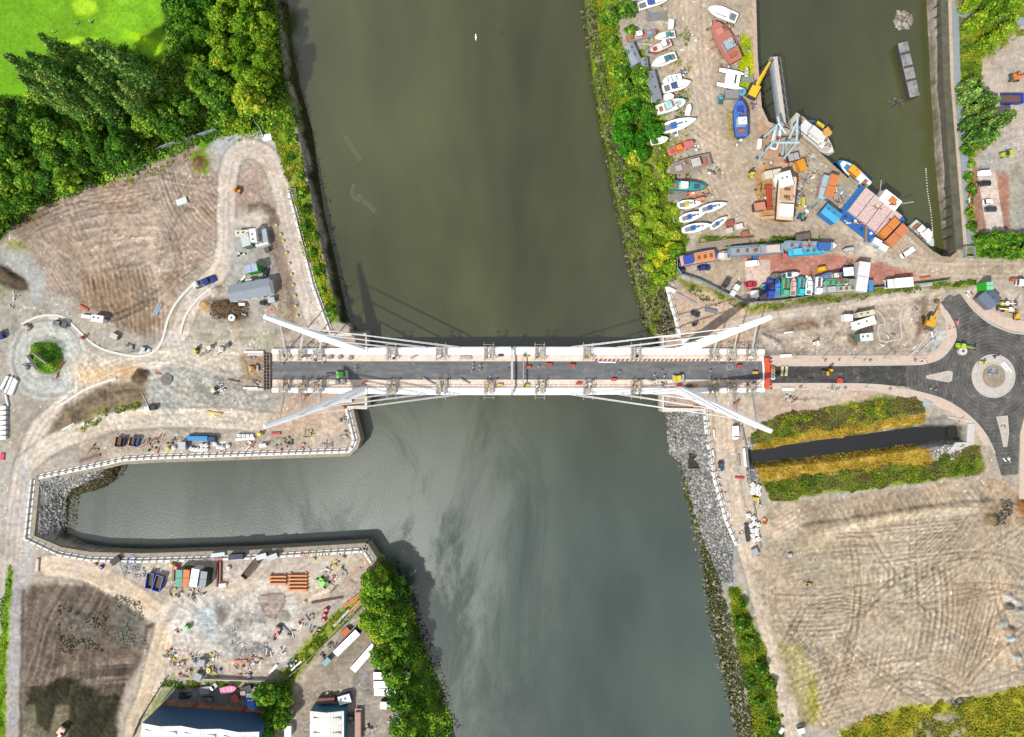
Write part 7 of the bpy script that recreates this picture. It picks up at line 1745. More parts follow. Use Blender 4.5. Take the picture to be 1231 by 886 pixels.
beam(1207, 435, 1217, 447, 2.6, WHT, 'outer white pipe on the rim of the roundabout island', 1, .6, 'pipe', 'pipe', shape='pipe'); beam(1204, 437, 1212, 446, 1.6, WHT, 'inner white pipe on the rim of the roundabout island', 1, .5, 'pipe', 'pipe', shape='pipe')
heap(1193, 447, 6, 8, [(236, 236, 236), (90, 130, 190), (60, 60, 60)], 'white and blue boxes in the middle of the roundabout island', 'material_stack', 'material', .6, 33, smax=.8)
heap(1198, 428, 4, 4, [(70, 70, 66), (120, 120, 110)], 'dark timber on the upper rim of the roundabout island', 'material_stack', 'material', .5, 34)
container(1190, 339, 1190.4, 348, 8, (20, 220, 30), 'double height bright green container by the tent shed', 5.2, (150, 246, 190), 'container')
t = container(1182, 351, 1197, 365, 19, (110, 120, 130), 'large slate blue tent shed below the bright green container', 3.2, (110, 128, 152), 'shed')
loader(1187, 366, 170, (250, 210, 20), 'yellow compressor at the near corner of the tent shed', 2.6, 1.3, 'compressor'); loader(1209, 365, 0, (230, 220, 40), 'yellow telehandler right of the tent shed', 3.6, 1.8, 'telehandler', WHT)
loader(1213, 372, 175, (236, 220, 60), 'boom lift with a long white arm right of the tent shed', 4.2, 1.9, 'lift', WHT); excavator(1224, 380, 90, (250, 200, 20), 'small yellow wheeled loader near the right edge of the picture', boom=95, s=.6, reach=4)
beam(1216, 336, 1231, 337, 3, (226, 90, 40), 'orange and red lorry jib at the right edge beside the yard road', 1, 1.4, 'crane_jib', 'jib', shape='plank'); lorry(1246, 341, 1226, 339, 8, (230, 236, 240), (226, 90, 60), 'white cabbed lorry cut off by the right edge', 3.2)
for x, y, cs, lab in ((1204, 372, [(206, 60, 70), (120, 190, 180)], 'red and teal barriers stacked below the tent shed'), (1163, 352, [(230, 230, 226), (90, 90, 90)], 'white bags at the end of the old road'), (1208, 552, [(150, 150, 150), (240, 240, 236)], 'grey drums on the shoulder of the southern arm')):
 heap(x, y, 5, 7, cs, lab, 'material_stack', 'material', .7, seed=int(x), smax=.9)
for a, b2, c, d, rgb_, lab in ((1177, 208, 1194, 207, WHT, 'white van topmost on the pale car park strip'), (1178, 220.5, 1194, 219, (30, 40, 50), 'black car second on the pale car park strip'), (1183, 242.5, 1196, 241, (236, 236, 234), 'white car third on the pale car park strip'), (1186, 251, 1201, 250.5, (60, 70, 80), 'dark grey car lowest on the pale car park strip')):
 car(a, b2, c, d, rgb_, lab, kind='van' if 'van' in lab else 'car', cat='van' if 'van' in lab else 'car')
loader(1210, 185, 10, (190, 220, 40), 'lime and black dumper on the open ground above the car park', 4.0, 2.0, 'dumper', (60, 60, 60))
for i in range(6):
 barrier(1163 + i * .15, 215 + i * 6.6, 88, WHT if i % 2 == 0 else (240, 30, 40), ('white' if i % 2 == 0 else 'red') + ' water filled barrier block in the line beside the quay path', 2.0, 'white barrier blocks beside the quay path' if i % 2 == 0 else 'red barrier blocks beside the quay path')
excavator(1222, 92, 0, (236, 130, 50), 'orange and white machine partly cut by the right edge', boom=10, s=.9); skip(1203, 118, 1231, 118, 12, (20, 60, 180), 'big blue open skip at the right edge', fill=(110, 80, 66)); container(1183, 108, 1184, 121, 3, (60, 90, 120), 'small dark blue gate post box in the greenery', 1.6, (60, 90, 130), 'box', doors=False)
fence([(1157, 297), (1168, 297), (1169, 309), (1158, 309), (1157, 297)], 'small wire cage at the foot of the quay path', 1.8, (170, 176, 176))
fence([(1231, 286), (1183, 291), (1178, 300)], 'thin pale railing among the trees at the right edge', 1.2, (190, 196, 200))
car(884.5, 512, 885.5, 528.5, WHT, 'white van parked under the lower right pylon', kind='van', cat='van', wd=2.2); car(867, 554.5, 868.5, 567, (60, 90, 120), 'blue grey car parked halfway down the haul strip')
G1 = 'white bulk bags beside the dry grass bank'
for i, (x, y) in enumerate(((904, 582), (911, 585), (904, 591), (911, 593), (905, 586), (910, 590))): bag(x, y, (240, 240, 236), 'white bulk bag in the cluster beside the dry grass bank', G1, 1.4)
G1 = 'white bulk bags at the foot of the haul strip'
for i, (x, y) in enumerate(((905, 622), (906, 628), (904, 637), (909, 636), (904, 643), (909, 641), (906, 648), (911, 647), (899, 619), (911, 630), (902, 631))): bag(x, y, (240, 238, 234), 'white bulk bag in the double row at the foot of the haul strip', G1, 1.25)
loader(910, 600, 0, (250, 226, 20), 'bright yellow generator beside the bulk bags', 2.6, 1.5, 'compressor'); container(897, 630, 900, 651, 4, (50, 54, 54), 'long dark pipe bundle beside the bulk bags', 1.0, (60, 64, 64), 'box', doors=False)
heap(912, 606, 5, 6, [(236, 236, 236), (50, 50, 52)], 'black and white boxes below the yellow generator', 'material_stack', 'material', .8, 41, smax=.9)
container(907, 660, 910, 668, 6, (190, 194, 196), 'grey box in the round weedy patch', 1.6, (196, 200, 202), 'box'); tank(920, 628, 2.6, .9, (206, 60, 40), 'round red drum on the bare ground right of the bulk bags', 'cable_drum', 'cable drum'); bag(918, 624, (244, 216, 40), 'yellow bag touching the round red drum', None, .9); bag(949, 667, (200, 210, 214), 'lone grey bag on the open field', None, 1.2)
for i, (x, y, c_) in enumerate(((862, 575, (236, 90, 110)), (865, 585, (236, 130, 140)), (869, 592, (220, 60, 60)), (873, 604, (180, 210, 220)), (877, 618, (236, 236, 236)), (860, 567, (200, 90, 110)), (893, 632, (180, 120, 120)), (890, 641, (190, 130, 130)), (896, 611, (190, 150, 140)))):
 heap(x, y, 3.2, 3, [c_, (236, 232, 228)], ('pink', 'pale pink', 'deep red', 'pale blue', 'plain white', 'plum', 'dull red', 'rose brown', 'tan pink')[i] + ' bundle of barriers along the haul strip', 'barrier_stack', 'barriers', .6, 50 + i, smax=.8)
beam(884, 574, 895, 575, 2.6, (226, 40, 60), 'bright red barrier lying across the haul strip', 1, .6, 'barrier', 'barrier', shape='plank')
for x, y, l_, lab in ((858, 522, 12, 'upper white'), (857, 545, 9, 'middle white'), (888, 553, 14, 'grey')): beam(x, y - l_ / 2, x + 1.5, y + l_ / 2, 2.6, (226, 226, 222) if 'white' in lab else (150, 150, 150), f'{lab} pipe lying along the haul strip', 1, .5, 'pipe', 'pipe', shape='pipe')
beam(894.5, 539, 896.5, 561, 2.5, WHT, 'white railing beam at the head of the canal', 1, 1.0, 'railing', 'railing', shape='plank')
fence([(891, 512), (897, 540), (901, 575), (914, 660)], 'low grey mesh fence along the right side of the haul strip', 1.0, (170, 172, 172))
heap(950, 480, 8, 8, [(206, 206, 204), (60, 62, 60), (190, 60, 60)], 'grey rubble and a dark machine south of the approach road', 'material_stack', 'material', .8, 61); heap(1002, 467, 8, 9, [(90, 96, 90), (206, 214, 214), (200, 70, 60)], 'dark and pale boxes on the south pavement', 'material_stack', 'material', .8, 62)
container(940, 468, 955, 468, 4, (226, 224, 218), 'white slab beside the right end of the bridge, south side', .5, (236, 232, 226), 'box', doors=False); container(938, 428, 952, 427.5, 4, (226, 224, 218), 'white slab beside the right end of the bridge, north side', .5, (236, 232, 226), 'box', doors=False)
for i in range(7): bag(962 + i * 27 + (i % 2) * 3, 433 if i % 2 else 465 + i * .6, (110, 104, 98), 'small grey manhole surround on the new pavement', 'manhole surrounds along the new pavement', .7, name='manhole_surround')
heap(1205, 512, 3, 3, [(120, 120, 118)], 'dark manhole kit on the southern splitter island', 'material_stack', 'material', .3, 63, smax=.6); heap(1156, 505, 5, 5, [(226, 90, 60), (220, 200, 190)], 'orange mesh on the shoulder above the culvert', 'material_stack', 'material', .3, 64, smax=.7); heap(1180, 540, 5, 6, [(226, 90, 100), (230, 200, 200)], 'red mesh on the shoulder right of the culvert', 'material_stack', 'material', .3, 65, smax=.7)
beam(1110, 483, 1120, 488, 8, (196, 204, 210), 'pale steel sheets stacked above the culvert wing', 4, .3, 'steel_sheet', 'sheets', shape='plank')
container(290, 290, 300, 287.5, 14, (90, 140, 120), 'green site cabin with a pale roof in the left compound', 5.2, (214, 228, 222), 'cabin'); container(283, 281, 299, 279.5, 7, (240, 232, 196), 'cream site cabin above the green one', 2.6, (244, 238, 210), 'cabin')
container(305, 291, 303, 275, 7.5, (236, 236, 234), 'tall white site cabin in the left compound', 5.0, (240, 240, 240), 'cabin'); container(316, 292, 313, 276, 13, (170, 180, 186), 'grey roofed site cabin right of the tall white one', 2.7, (190, 200, 206), 'cabin'); container(307, 294, 322, 290, 6, (236, 232, 224), 'low white annex below the grey roofed cabin', 2.5, (240, 236, 228), 'cabin')
container(295, 324, 309, 321, 9, (30, 190, 50), 'bright green container with pale blue roof in the left compound', 5.2, (190, 214, 244), 'container'); container(306, 339.5, 314, 338, 6, (40, 190, 50), 'small green container with white roof above the workshop', 2.6, (226, 240, 230), 'container'); container(295, 339, 303, 338, 6, (236, 232, 206), 'cream box above the workshop', 2.4, (240, 236, 210), 'box')
car(318, 330, 319.5, 322, (40, 46, 50), 'black car in the left compound', wd=1.8); container(318, 301, 323, 299, 5, (90, 96, 96), 'dark grey unit in the left compound', 1.6, (96, 104, 104), 'box'); heap(314, 315, 5, 7, [(150, 210, 196), (226, 226, 222), (120, 150, 140)], 'teal and white boxes in the left compound', 'material_stack', 'material', .8, 71, smax=.9); heap(291, 307, 5, 7, [(236, 236, 236), (60, 60, 60)], 'black and white stack below the green cabin', 'material_stack', 'material', .8, 72, smax=.9)
beam(287, 341, 295, 331, 2.6, (236, 236, 232), 'white plank bundle left of the bright green container', 1, .5, 'plank_stack', 'planks', shape='plank')
t, L = mk('workshop_building', 'long workshop with ribbed grey roof and white walls in the left compound', 'building', 275, 353, 324, 344, 0, 4.5)
MB().box(0, 0, 0, L, 5.4, 4.0).build('wall', M((240, 240, 238), .6, dirt=.1), t)
m = MB(); m.loft([[(-L / 2 - .2, -3.0, 4.0), (-L / 2 - .2, 0, 4.7), (-L / 2 - .2, 3.0, 4.0)], [(L / 2 + .2, -3.0, 4.0), (L / 2 + .2, 0, 4.7), (L / 2 + .2, 3.0, 4.0)]]); m.build('roof', M((160, 172, 186), .5, dirt=.2, ribs=1.3), t)
for x_ in (-5, -1.5, 2, 5.5): MB().box(x_, -2.73, 1.4, 1.4, .08, 1.1).build('window', glass(), t)
MB().box(4, -2.74, .1, 1.0, .09, 2.1).build('door', DKG, t)
container(322, 361, 330, 360, 6, (206, 216, 220), 'small pale unit right below the workshop', 1.8, (206, 216, 220), 'box'); container(288, 366, 295, 366, 3, (226, 230, 230), 'white step unit under the workshop', .8, WHT, 'box', doors=False)
tank(278.5, 382, 4, 1.4, (226, 232, 230), 'round white tank in front of the dark earth heap'); tank(326.5, 372, 4.2, .3, (206, 150, 136), 'ring of brick manhole in front of the workshop', 'manhole', 'manhole'); car(314, 364, 320, 365, (50, 54, 58), 'black quad bike below the workshop', wd=1.4)
heap(293, 376, 6, 6, [(236, 220, 60), (206, 214, 210), (120, 120, 120)], 'yellow and grey tools at the foot of the earth heap', 'material_stack', 'material', .6, 73, smax=.8)
t = car(232, 343, 257, 333, (36, 60, 140), 'dark blue pickup truck towing past the bend of the haul road', kind='pickup', cat='pickup', wd=2.6, h=2.2)
loader(236, 342, 20, (236, 236, 236), 'white road roller at the tail of the blue pickup', 3.0, 2.0, 'compressor', (220, 226, 226))
loader(285, 228.5, 160, (250, 170, 30), 'small orange and black dumper on the haul road loop', 2.6, 1.5, 'dumper', (60, 60, 60))
container(212, 244, 224, 240, 7, (214, 230, 226), 'white box trailer lying alone on the brown field', .9, (224, 236, 232), 'box', doors=False)
beam(186, 378, 193, 364, 6, (150, 176, 196), 'blue grey sheet pile stack beside the haul road kerb', 2, .4, 'sheet_pile', 'sheet piles', shape='plank')
container(110, 382, 124, 384, 8, WHT, 'white site cabin beside the left roundabout', 2.6, WHT, 'cabin'); container(98, 380, 109, 381, 4, (232, 236, 240), 'white flat trailer with a blue box left of the cabin', 1.0, (236, 238, 244), 'box', doors=False)
beam(95, 367, 106, 373, 3, (232, 90, 40), 'orange and white bundle of barriers at the field edge', 2, .5, 'barrier_stack', 'barriers', shape='plank')
loader(71, 389, -15, (90, 96, 90), 'dark green and grey dumper on the left roundabout', 4.6, 2.2, 'dumper', (120, 130, 130)); bag(31, 393, (206, 190, 160), 'tan sack pair on the left of the roundabout', None, 1.4); bag(35, 394, (196, 176, 150), 'browner sack beside the tan one', None, 1.5)
loader(99, 406, -10, (190, 90, 80), 'small red machine by the roundabout kerb', 2.2, 1.2, 'compressor'); container(133, 402, 141, 406, 6, (190, 120, 110), 'maroon and white unit by the curved kerb', 1.6, (226, 214, 210), 'box'); car(170, 419, 177, 421, (206, 216, 210), 'pale grey buggy beside the curved kerb', wd=1.5); heap(158, 416, 6, 6, [(70, 72, 70), (110, 110, 106)], 'dark pump and hoses beside the curved kerb', 'material_stack', 'material', .7, 74)
beam(38, 427, 49, 443, 4.4, (50, 60, 70), 'dark steel trough leaning on the green mound', 1, .8, 'steel_trough', 'trough', shape='plank'); heap(36, 440, 5, 8, [(60, 62, 64), (110, 112, 114)], 'black pipes scattered left of the green mound', 'material_stack', 'material', .4, 75)
for i, (x, y) in enumerate(((77, 438), (71, 451))): barrier(x, y, 60 + i * 10, (236, 80, 50), 'orange barrier beside the ' + ('right edge of the green mound' if i == 0 else 'foot of the green mound'), 2.4)
beam(44, 425, 60, 437, 1.0, (190, 196, 170), 'grey plank path lying over the green mound', 1, 2.6, 'plank', 'plank', shape='plank')
G = 'white drainage pipes at the left edge'
for i, (a, b2, c, d) in enumerate(((0, 468, 8, 452), (5, 472, 13, 453), (9, 474, 17, 455), (12, 475, 19, 457))): beam(a, b2, c, d, 4.2, (240, 242, 244), 'long white drainage pipe in the row lying at the left edge', 1, 1.2, 'drainage_pipe', 'pipe', shape='pipe', group=G)
beam(9, 488, 6, 474, 3, (226, 230, 232), 'single white pipe below the row of drainage pipes', 1, .8, 'drainage_pipe', 'pipe', shape='pipe')
for i, y in enumerate((490, 496, 502, 508, 514, 520, 526)): container(0, y + .4, 7, y, 4.4, (220, 226, 230), f'{("uppermost", "second", "third", "fourth", "fifth", "sixth", "lowest")[i]} grey white concrete ring in the column at the left edge', 1.2, (232, 236, 240), 'box', doors=False)
beam(2, 553, 3, 545, 5, (226, 60, 90), 'red barrier bundle at the left edge', 2, .5, 'barrier_stack', 'barriers', shape='plank'); container(-4, 404, 2, 402, 8, (30, 50, 150), 'dark blue box cut by the left edge', 2, (30, 50, 160), 'box'); heap(17, 357, 4, 5, [(236, 236, 236), (160, 160, 150)], 'white sheets on the rough ground at the far left', 'material_stack', 'material', .4, 76); heap(15, 368, 5, 6, [(230, 220, 200), (180, 170, 150)], 'pale bricks on the rough ground at the far left', 'material_stack', 'material', .4, 77, smax=.8)
tank(200, 456, 7, .5, (110, 104, 98), 'dark manhole ring on the grey gravel', 'manhole', 'manhole'); beam(186, 449, 194, 450, 1.8, (220, 90, 70), 'red barrier left of the dark manhole ring', 1, .5, 'barrier', 'barrier', shape='plank')
container(174, 492, 179, 491, 5, (236, 238, 236), 'white hut at the end of the brown bank', 2, WHT, 'box'); container(180, 491, 186, 490, 5, (50, 52, 54), 'dark unit right of the white hut', 1.6, (54, 56, 58), 'box'); beam(74, 517, 89, 509, 2.6, (226, 234, 226), 'pale pipe and red bar at the tip of the brown bank', 2, .4, 'pipe', 'pipe', shape='pipe')
beam(170, 472, 178, 488, 1.0, (206, 212, 212), 'thin pipe leading up the brown bank', 1, .4, 'pipe', 'pipe', shape='pipe')
loader(304, 443, 5, (190, 220, 20), 'lime roller with a red canopy at the left end of the bridge', 3.4, 2.0, 'roller', (230, 70, 50)); loader(253, 418, 10, (226, 230, 232), 'white generator on the earth left of the bridge', 2.4, 1.6, 'compressor'); bag(267, 420, (232, 230, 226), 'white sack beside the white generator', None, 1.5); tank(273, 415, 2.8, 1.2, (90, 100, 106), 'dark grey round tank beside the white generator')
loader(235, 422, 80, (244, 226, 40), 'yellow mini digger above the gravel', 2.2, 1.3, 'forklift'); loader(257, 470, -60, (226, 220, 60), 'yellow and white mini excavator on the grey gravel', 2.8, 1.5, 'forklift', WHT); beam(273, 456, 287, 459, 2, (150, 80, 50), 'rusty pipe left of the bridge end', 1, .4, 'pipe', 'pipe', shape='pipe'); beam(249, 495, 267, 498, 2.6, (240, 200, 40), 'yellow lifting beam on the grey gravel', 1, .5, 'lifting_beam', 'beam', shape='plank')
heap(265, 466, 7, 9, [(206, 206, 204), (120, 120, 118), (236, 236, 236)], 'grey and white stores left of the bridge end', 'material_stack', 'material', .8, 78); heap(245, 424, 6, 5, [(110, 150, 200), (226, 200, 90)], 'blue and amber cans above the gravel', 'material_stack', 'material', .5, 79, smax=.7)
heap(308, 460, 5, 6, [(206, 200, 196), (90, 90, 90)], 'steel plates beside the lower left bridge corner', 'material_stack', 'material', .5, 80); heap(303, 427, 5, 6, [(220, 214, 206), (120, 112, 106)], 'steel plates beside the upper left bridge corner', 'material_stack', 'material', .5, 81)
fence([(348, 228), (357, 228), (358, 238), (348, 240)], 'grey gate cage at the top of the crenellated parapet', 1.6, (150, 156, 160)); fence([(190, 181), (205, 175), (228, 168), (262, 157)], 'long pale blue grey fence below the wood', 2.2, (176, 196, 204)); fence([(287, 130), (300, 142), (312, 152), (318, 166)], 'thin pale railing near the top of the haul road loop', 1.2, (196, 214, 220))
container(316, 166, 326, 164, 7, WHT, 'white plastic sheeting pile at the top of the haul road loop', .7, WHT, 'box', doors=False)
container(383, 409, 398, 408, 5, (236, 232, 226), 'row of white blocks on the upper left abutment', .8, (240, 238, 232), 'box', doors=False); car(409, 415, 417, 415, (40, 66, 120), 'small dark blue pickup behind the upper left pylon', wd=1.7)
container(411, 482, 423, 481, 5, (220, 218, 214), 'white unit on the lower left abutment', 1.4, (230, 228, 224), 'box'); loader(413, 490, 0, (236, 150, 50), 'orange compressor on the quay corner', 2.4, 1.3, 'compressor'); loader(366, 477, 30, (244, 130, 50), 'orange and yellow lift under the lower left pylon', 2.6, 1.4, 'compressor')
container(820, 411, 829, 410, 4.4, (226, 230, 230), 'white unit on the upper right abutment', 1.4, (236, 238, 238), 'box'); container(833, 489.5, 839, 489.5, 2, (226, 110, 60), 'orange box on the lower right abutment', .9, (230, 110, 60), 'box', doors=False)
loader(886, 485, 30, (226, 110, 60), 'orange drum machine under the lower right pylon', 2.2, 1.2, 'compressor')
heap(806, 484, 6, 8, [(150, 150, 152), (200, 196, 190)], 'grey frames on the lower right abutment', 'material_stack', 'material', .7, 82, smax=.9)
for i, (x, y) in enumerate(((883, 412), (893, 414), (902, 416), (866, 417))): heap(x, y, 4, 5, [(206, 206, 204), (150, 140, 130), (120, 120, 120)], ('second', 'third', 'rightmost', 'leftmost')[i] + ' of four steel bundles behind the upper right platforms', 'material_stack', 'material', .7, 90 + i, smax=.9)
skip(140.5, 537, 143, 525, 6.5, (110, 70, 44), 'brown open skip leftmost on the peninsula', fill=(130, 76, 46)); skip(146, 537, 149, 526, 3.4, (40, 60, 90), 'narrow dark blue skip beside the brown one', fill=(60, 60, 66)); skip(156.5, 536, 159, 525.5, 5, (130, 84, 60), 'tan and brown skip second on the peninsula', fill=(120, 90, 66)); skip(162, 537, 165, 526, 5, (30, 90, 170), 'bright blue skip second pair on the peninsula', fill=(60, 80, 110))
lorry(251, 527, 223, 527, 6.5, None, (30, 150, 230), 'bright blue flatbed lorry trailer on the peninsula', 2.2, flat=True, load=(40, 160, 236)); car(257, 528, 249.5, 527.5, (50, 70, 120), 'navy tractor unit ahead of the bright blue trailer', kind='van', cat='tractor unit', wd=2.2)
container(215, 536, 223, 536, 9, (190, 200, 214), 'grey white louvred tank on the peninsula', 2.2, (206, 216, 226), 'box')
G1 = 'white bulk bags on the peninsula'
for x, y in ((231, 539), (235, 540), (239, 540), (244, 535), (249, 535), (244, 540), (249, 540), (259, 533), (263, 537), (268, 538), (275, 536)): bag(x, y, (238, 240, 240), 'white bulk bag in the row behind the bright blue trailer', G1, 1.15)
bag(203, 539, (206, 240, 20), 'lime bag near the louvred tank', None, 1.1); bag(210, 538, (240, 240, 236), 'white bag between lime bag and louvred tank', None, 1.1)
beam(95, 555, 120, 547, 3, (130, 60, 40), 'rust brown sheet pile lying near the riprap bay', 1, .4, 'sheet_pile', 'sheet pile', shape='plank')
for x, y, n_, cs, lab, s_ in ((175, 532, 12, [(200, 60, 90), (110, 100, 96), (180, 170, 160)], 'red and grey stores right of the blue skip', 101), (190, 528, 10, [(220, 80, 60), (206, 200, 190), (150, 140, 130)], 'red topped frames in the middle of the peninsula', 102), (186, 541, 4, [(220, 40, 60), (50, 50, 60)], 'red box and black drum near the quay parapet', 103), (206, 530, 7, [(120, 116, 108), (150, 90, 60)], 'grey bars left of the louvred tank', 104), (111, 538, 4, [(170, 150, 60), (150, 160, 70)], 'mustard tufts and sacks near the skips', 105), (300, 534, 9, [(236, 236, 236), (200, 110, 60), (206, 200, 190)], 'white and orange parts below the white frame rack', 106), (330, 520, 0, [], '', 0), (346, 530, 12, [(120, 130, 126), (206, 190, 160), (80, 80, 80)], 'grey steel frames at the middle of the peninsula', 107), (372, 522, 12, [(110, 120, 120), (240, 220, 60), (150, 160, 160)], 'grey frames with a yellow machine on the peninsula', 108), (338, 537, 9, [(210, 60, 50), (60, 110, 120), (190, 180, 170)], 'red and teal boxes near the quay parapet', 109), (366, 537, 7, [(206, 200, 200), (220, 140, 110)], 'pale boxes near the quay parapet', 110), (395, 534, 8, [(206, 206, 200), (150, 150, 146)], 'pale stores in the corner of the peninsula', 111), (416, 505, 12, [(110, 120, 130), (206, 206, 200), (90, 90, 96)], 'stacked scaffold tubes beside the quay corner', 112), (414, 522, 10, [(120, 130, 130), (206, 190, 170)], 'lower scaffold stack beside the quay corner', 113), (270, 540, 8, [(236, 236, 236), (206, 206, 206)], 'heap of crumpled white sheeting on the peninsula', 114)):
 if n_: heap(x, y, 7, n_, cs, lab, 'material_stack', 'material', .8, s_, smax=1.2)
beam(283, 528.5, 306, 527, 3, WHT, 'white pipe rack on the peninsula', 1, .8, 'pipe_rack', 'rack', shape='plank')
G1 = 'white cubes along the pipe rack'
for i in range(4): bag(288.5 + i * 5, 523.5, (244, 244, 244), 'white cube bag in the row above the white pipe rack', G1, 1.0, a=0)
loader(313, 522, 0, (244, 220, 40), 'yellow and white generator right of the pipe rack', 2.6, 1.5, 'compressor'); beam(326, 521.5, 337, 521, 3.2, (200, 60, 46), 'red beam on the peninsula under the lower pylon', 1, .6, 'steel_beam', 'beam', shape='plank'); container(312, 536, 320, 535, 4, WHT, 'white box near the parapet below the generator', 1.4, WHT, 'box')
container(133.5, 677.5, 143, 671, 7, (40, 44, 46), 'black open box near the inlet wall', 1.6, (60, 64, 66), 'box')
t = thing('hose_coil', 'coil of bright blue hose on the pale ground', 'hose', W(159, 673)); disc('coil', 0, 0, 1.75, 0, .4, M((40, 70, 200), .4), 1.2).parent = t
skip(178, 708, 181, 689, 8.5, (30, 80, 190), 'left bright blue skip of the touching pair', h=2.2, fill=(90, 80, 60)); skip(186.5, 711, 192, 692, 9.5, (30, 90, 200), 'right bright blue skip of the touching pair', h=2.2, fill=(110, 84, 60))
for a, b2, c, d, w_, col, rf, lab in ((215, 705, 215.5, 685, 7.5, (20, 90, 60), (120, 200, 176), 'mint roofed container at the left of the row of four'), (223, 705, 224.5, 685, 7.5, (120, 60, 30), (246, 150, 90), 'orange roofed container second in the row of four'), (232, 705, 235.5, 684, 9, (226, 226, 230), (246, 248, 250), 'white roofed container third in the row of four'), (243, 706, 245.5, 687, 7.5, (30, 60, 50), (176, 190, 200), 'grey roofed container at the right of the row of four')):
 container(a, b2, c, d, w_, col, lab, 5.0, rf)
loader(207, 679, 0, (244, 220, 40), 'yellow machine above the row of four containers', 2.2, 1.3, 'compressor'); bag(213.5, 681, (226, 50, 80), 'crimson bag above the mint roofed container', None, 1.5); beam(208, 699, 208.5, 684, 3, (130, 84, 60), 'brown timber bundle left of the mint roofed container', 1, .6, 'timber_bundle', 'timber', shape='plank')
beam(260, 706, 261.5, 674, 2.6, (130, 56, 34), 'left of two long rust red beams', 1, 1.0, 'steel_beam', 'beam', shape='I'); beam(264, 703, 264.5, 675, 2.4, (150, 66, 40), 'right of two long rust red beams', 1, 1.0, 'steel_beam', 'beam', shape='I'); beam(258, 673.5, 266, 672, 2, (226, 60, 60), 'red bar across the top of the rust red beams', 1, 1.2, 'bar', 'bar', shape='plank')
skip(292, 695, 308, 675, 8.5, (130, 60, 40), 'long rust brown open skip set at a slant', h=1.8, fill=(90, 84, 78)); container(275, 670, 292, 669, 6, (50, 66, 84), 'dark slate container against the inlet wall', 2.6, (60, 76, 96), 'container'); container(254, 668, 270, 666, 4.5, (210, 220, 222), 'pale sheeted stack against the inlet wall', 1.2, (220, 228, 230), 'box', doors=False)
container(308, 671, 320, 667.5, 6, (110, 120, 126), 'white ended container right of the slanting skip', 2.6, (220, 226, 230), 'cabin'); container(321, 672, 333, 667.5, 6, (110, 124, 132), 'second white ended container beside the inlet wall', 2.6, (214, 222, 226), 'cabin'); container(263, 704, 271, 703.5, 4, WHT, 'white box at the foot of the rust red beams', 1.2, WHT, 'box', doors=False); container(272, 683.5, 276, 683, 4, (232, 226, 216), 'cream box on the sandy patch', .9, (236, 230, 220), 'box', doors=False)
for k, (cx_, cy_, wd_, n_, lab) in enumerate(((335, 696, 20, 3, 'left orange steel rack with three cross bars'), (359, 699, 22, 5, 'right orange steel rack with five cross bars'))):
 t = thing('steel_rack', lab, 'rack', W(cx_, cy_)); og = M((232, 130, 30), .55, dirt=.25); hh_ = n_ * 4.0 * K
 for i in range(n_): MB().box(0, hh_ / 2 - (i + .5) * hh_ / n_ * 1.05, .5, wd_ * K, .55, .7).build('cross_bar', og, t)
 for s in (-1, 1): MB().box(s * wd_ * K * .42, 0, 0, .7, hh_ * 1.15, .5).build('side_frame', og, t)
G1 = 'yellow barriers against the inlet wall'
for i in range(7): barrier(373 + i * 3.6, 665.5, 80, (244, 220, 30), 'yellow barrier in the row against the inlet wall', 1.5, G1)
G1 = 'red drums against the inlet wall'
for x in (365, 369): bag(x, 666, (210, 40, 60), 'red drum at the left end of the yellow barrier row', G1, .9)
loader(388, 701, -40, (110, 236, 40), 'bright green crawler crane base with grey arm', 4.4, 2.6, 'telehandler', (130, 240, 60)); bag(378, 671.5, (170, 226, 40), 'lime bag below the yellow barriers', None, .9); bag(381, 697, (110, 200, 140), 'mint sack left of the bright green machine', None, 1.0)
heap(400, 696, 6, 6, [(220, 90, 120), (236, 236, 236)], 'pink and white box right of the bright green machine', 'material_stack', 'material', .8, 121, smax=.9); heap(405, 680, 9, 13, [(240, 214, 40), (120, 120, 120), (60, 70, 76)], 'yellow and grey machinery near the corner of the inlet wall', 'material_stack', 'material', .9, 122); heap(412, 666, 6, 6, [(240, 200, 50), (90, 110, 140)], 'amber and blue machine against the inlet wall', 'material_stack', 'material', .9, 123); heap(393, 685, 6, 8, [(150, 150, 148), (236, 236, 232)], 'grey stores above the bright green machine', 'material_stack', 'material', .9, 124); tank(412, 690, 5, .5, (150, 146, 140), 'round grey gravel ring near the wall corner', 'gravel_ring', 'ring')
beam(418, 696, 432, 682, 5, (186, 150, 110), 'tan plank ramp in the wall corner', 2, .3, 'plank_stack', 'planks', shape='plank')
for a, b2, c, d, w_, n_, col, lab in ((414, 729, 441, 709, 4.6, 2, (226, 120, 40), 'orange sheet piles topmost of the slanting bundle'), (420, 735, 442, 713, 2.4, 1, (236, 130, 50), 'single orange pile beside the slanting bundle'), (401, 753, 420, 733, 3.4, 1, (200, 204, 206), 'grey pipe below the orange sheet piles'), (404, 757, 436, 722, 3.6, 2, (196, 180, 160), 'long grey and tan pipes lowest in the slanting bundle'), (374, 725, 412, 718, 3.4, 2, (120, 66, 50), 'brown pipes lying level in the south yard')):
 beam(a, b2, c, d, w_, col, lab, n_, .6, 'sheet_pile' if 'pile' in lab else 'pipe', 'sheet piles' if 'pile' in lab else 'pipes', shape='I' if 'pile' in lab else 'pipe')
G1 = 'crimson sacks beside the scrub'
for x, y in ((393, 732), (391, 738), (390, 744)): bag(x, y, (214, 30, 70), 'crimson sack in the short row beside the scrub strip', G1, 1.2)
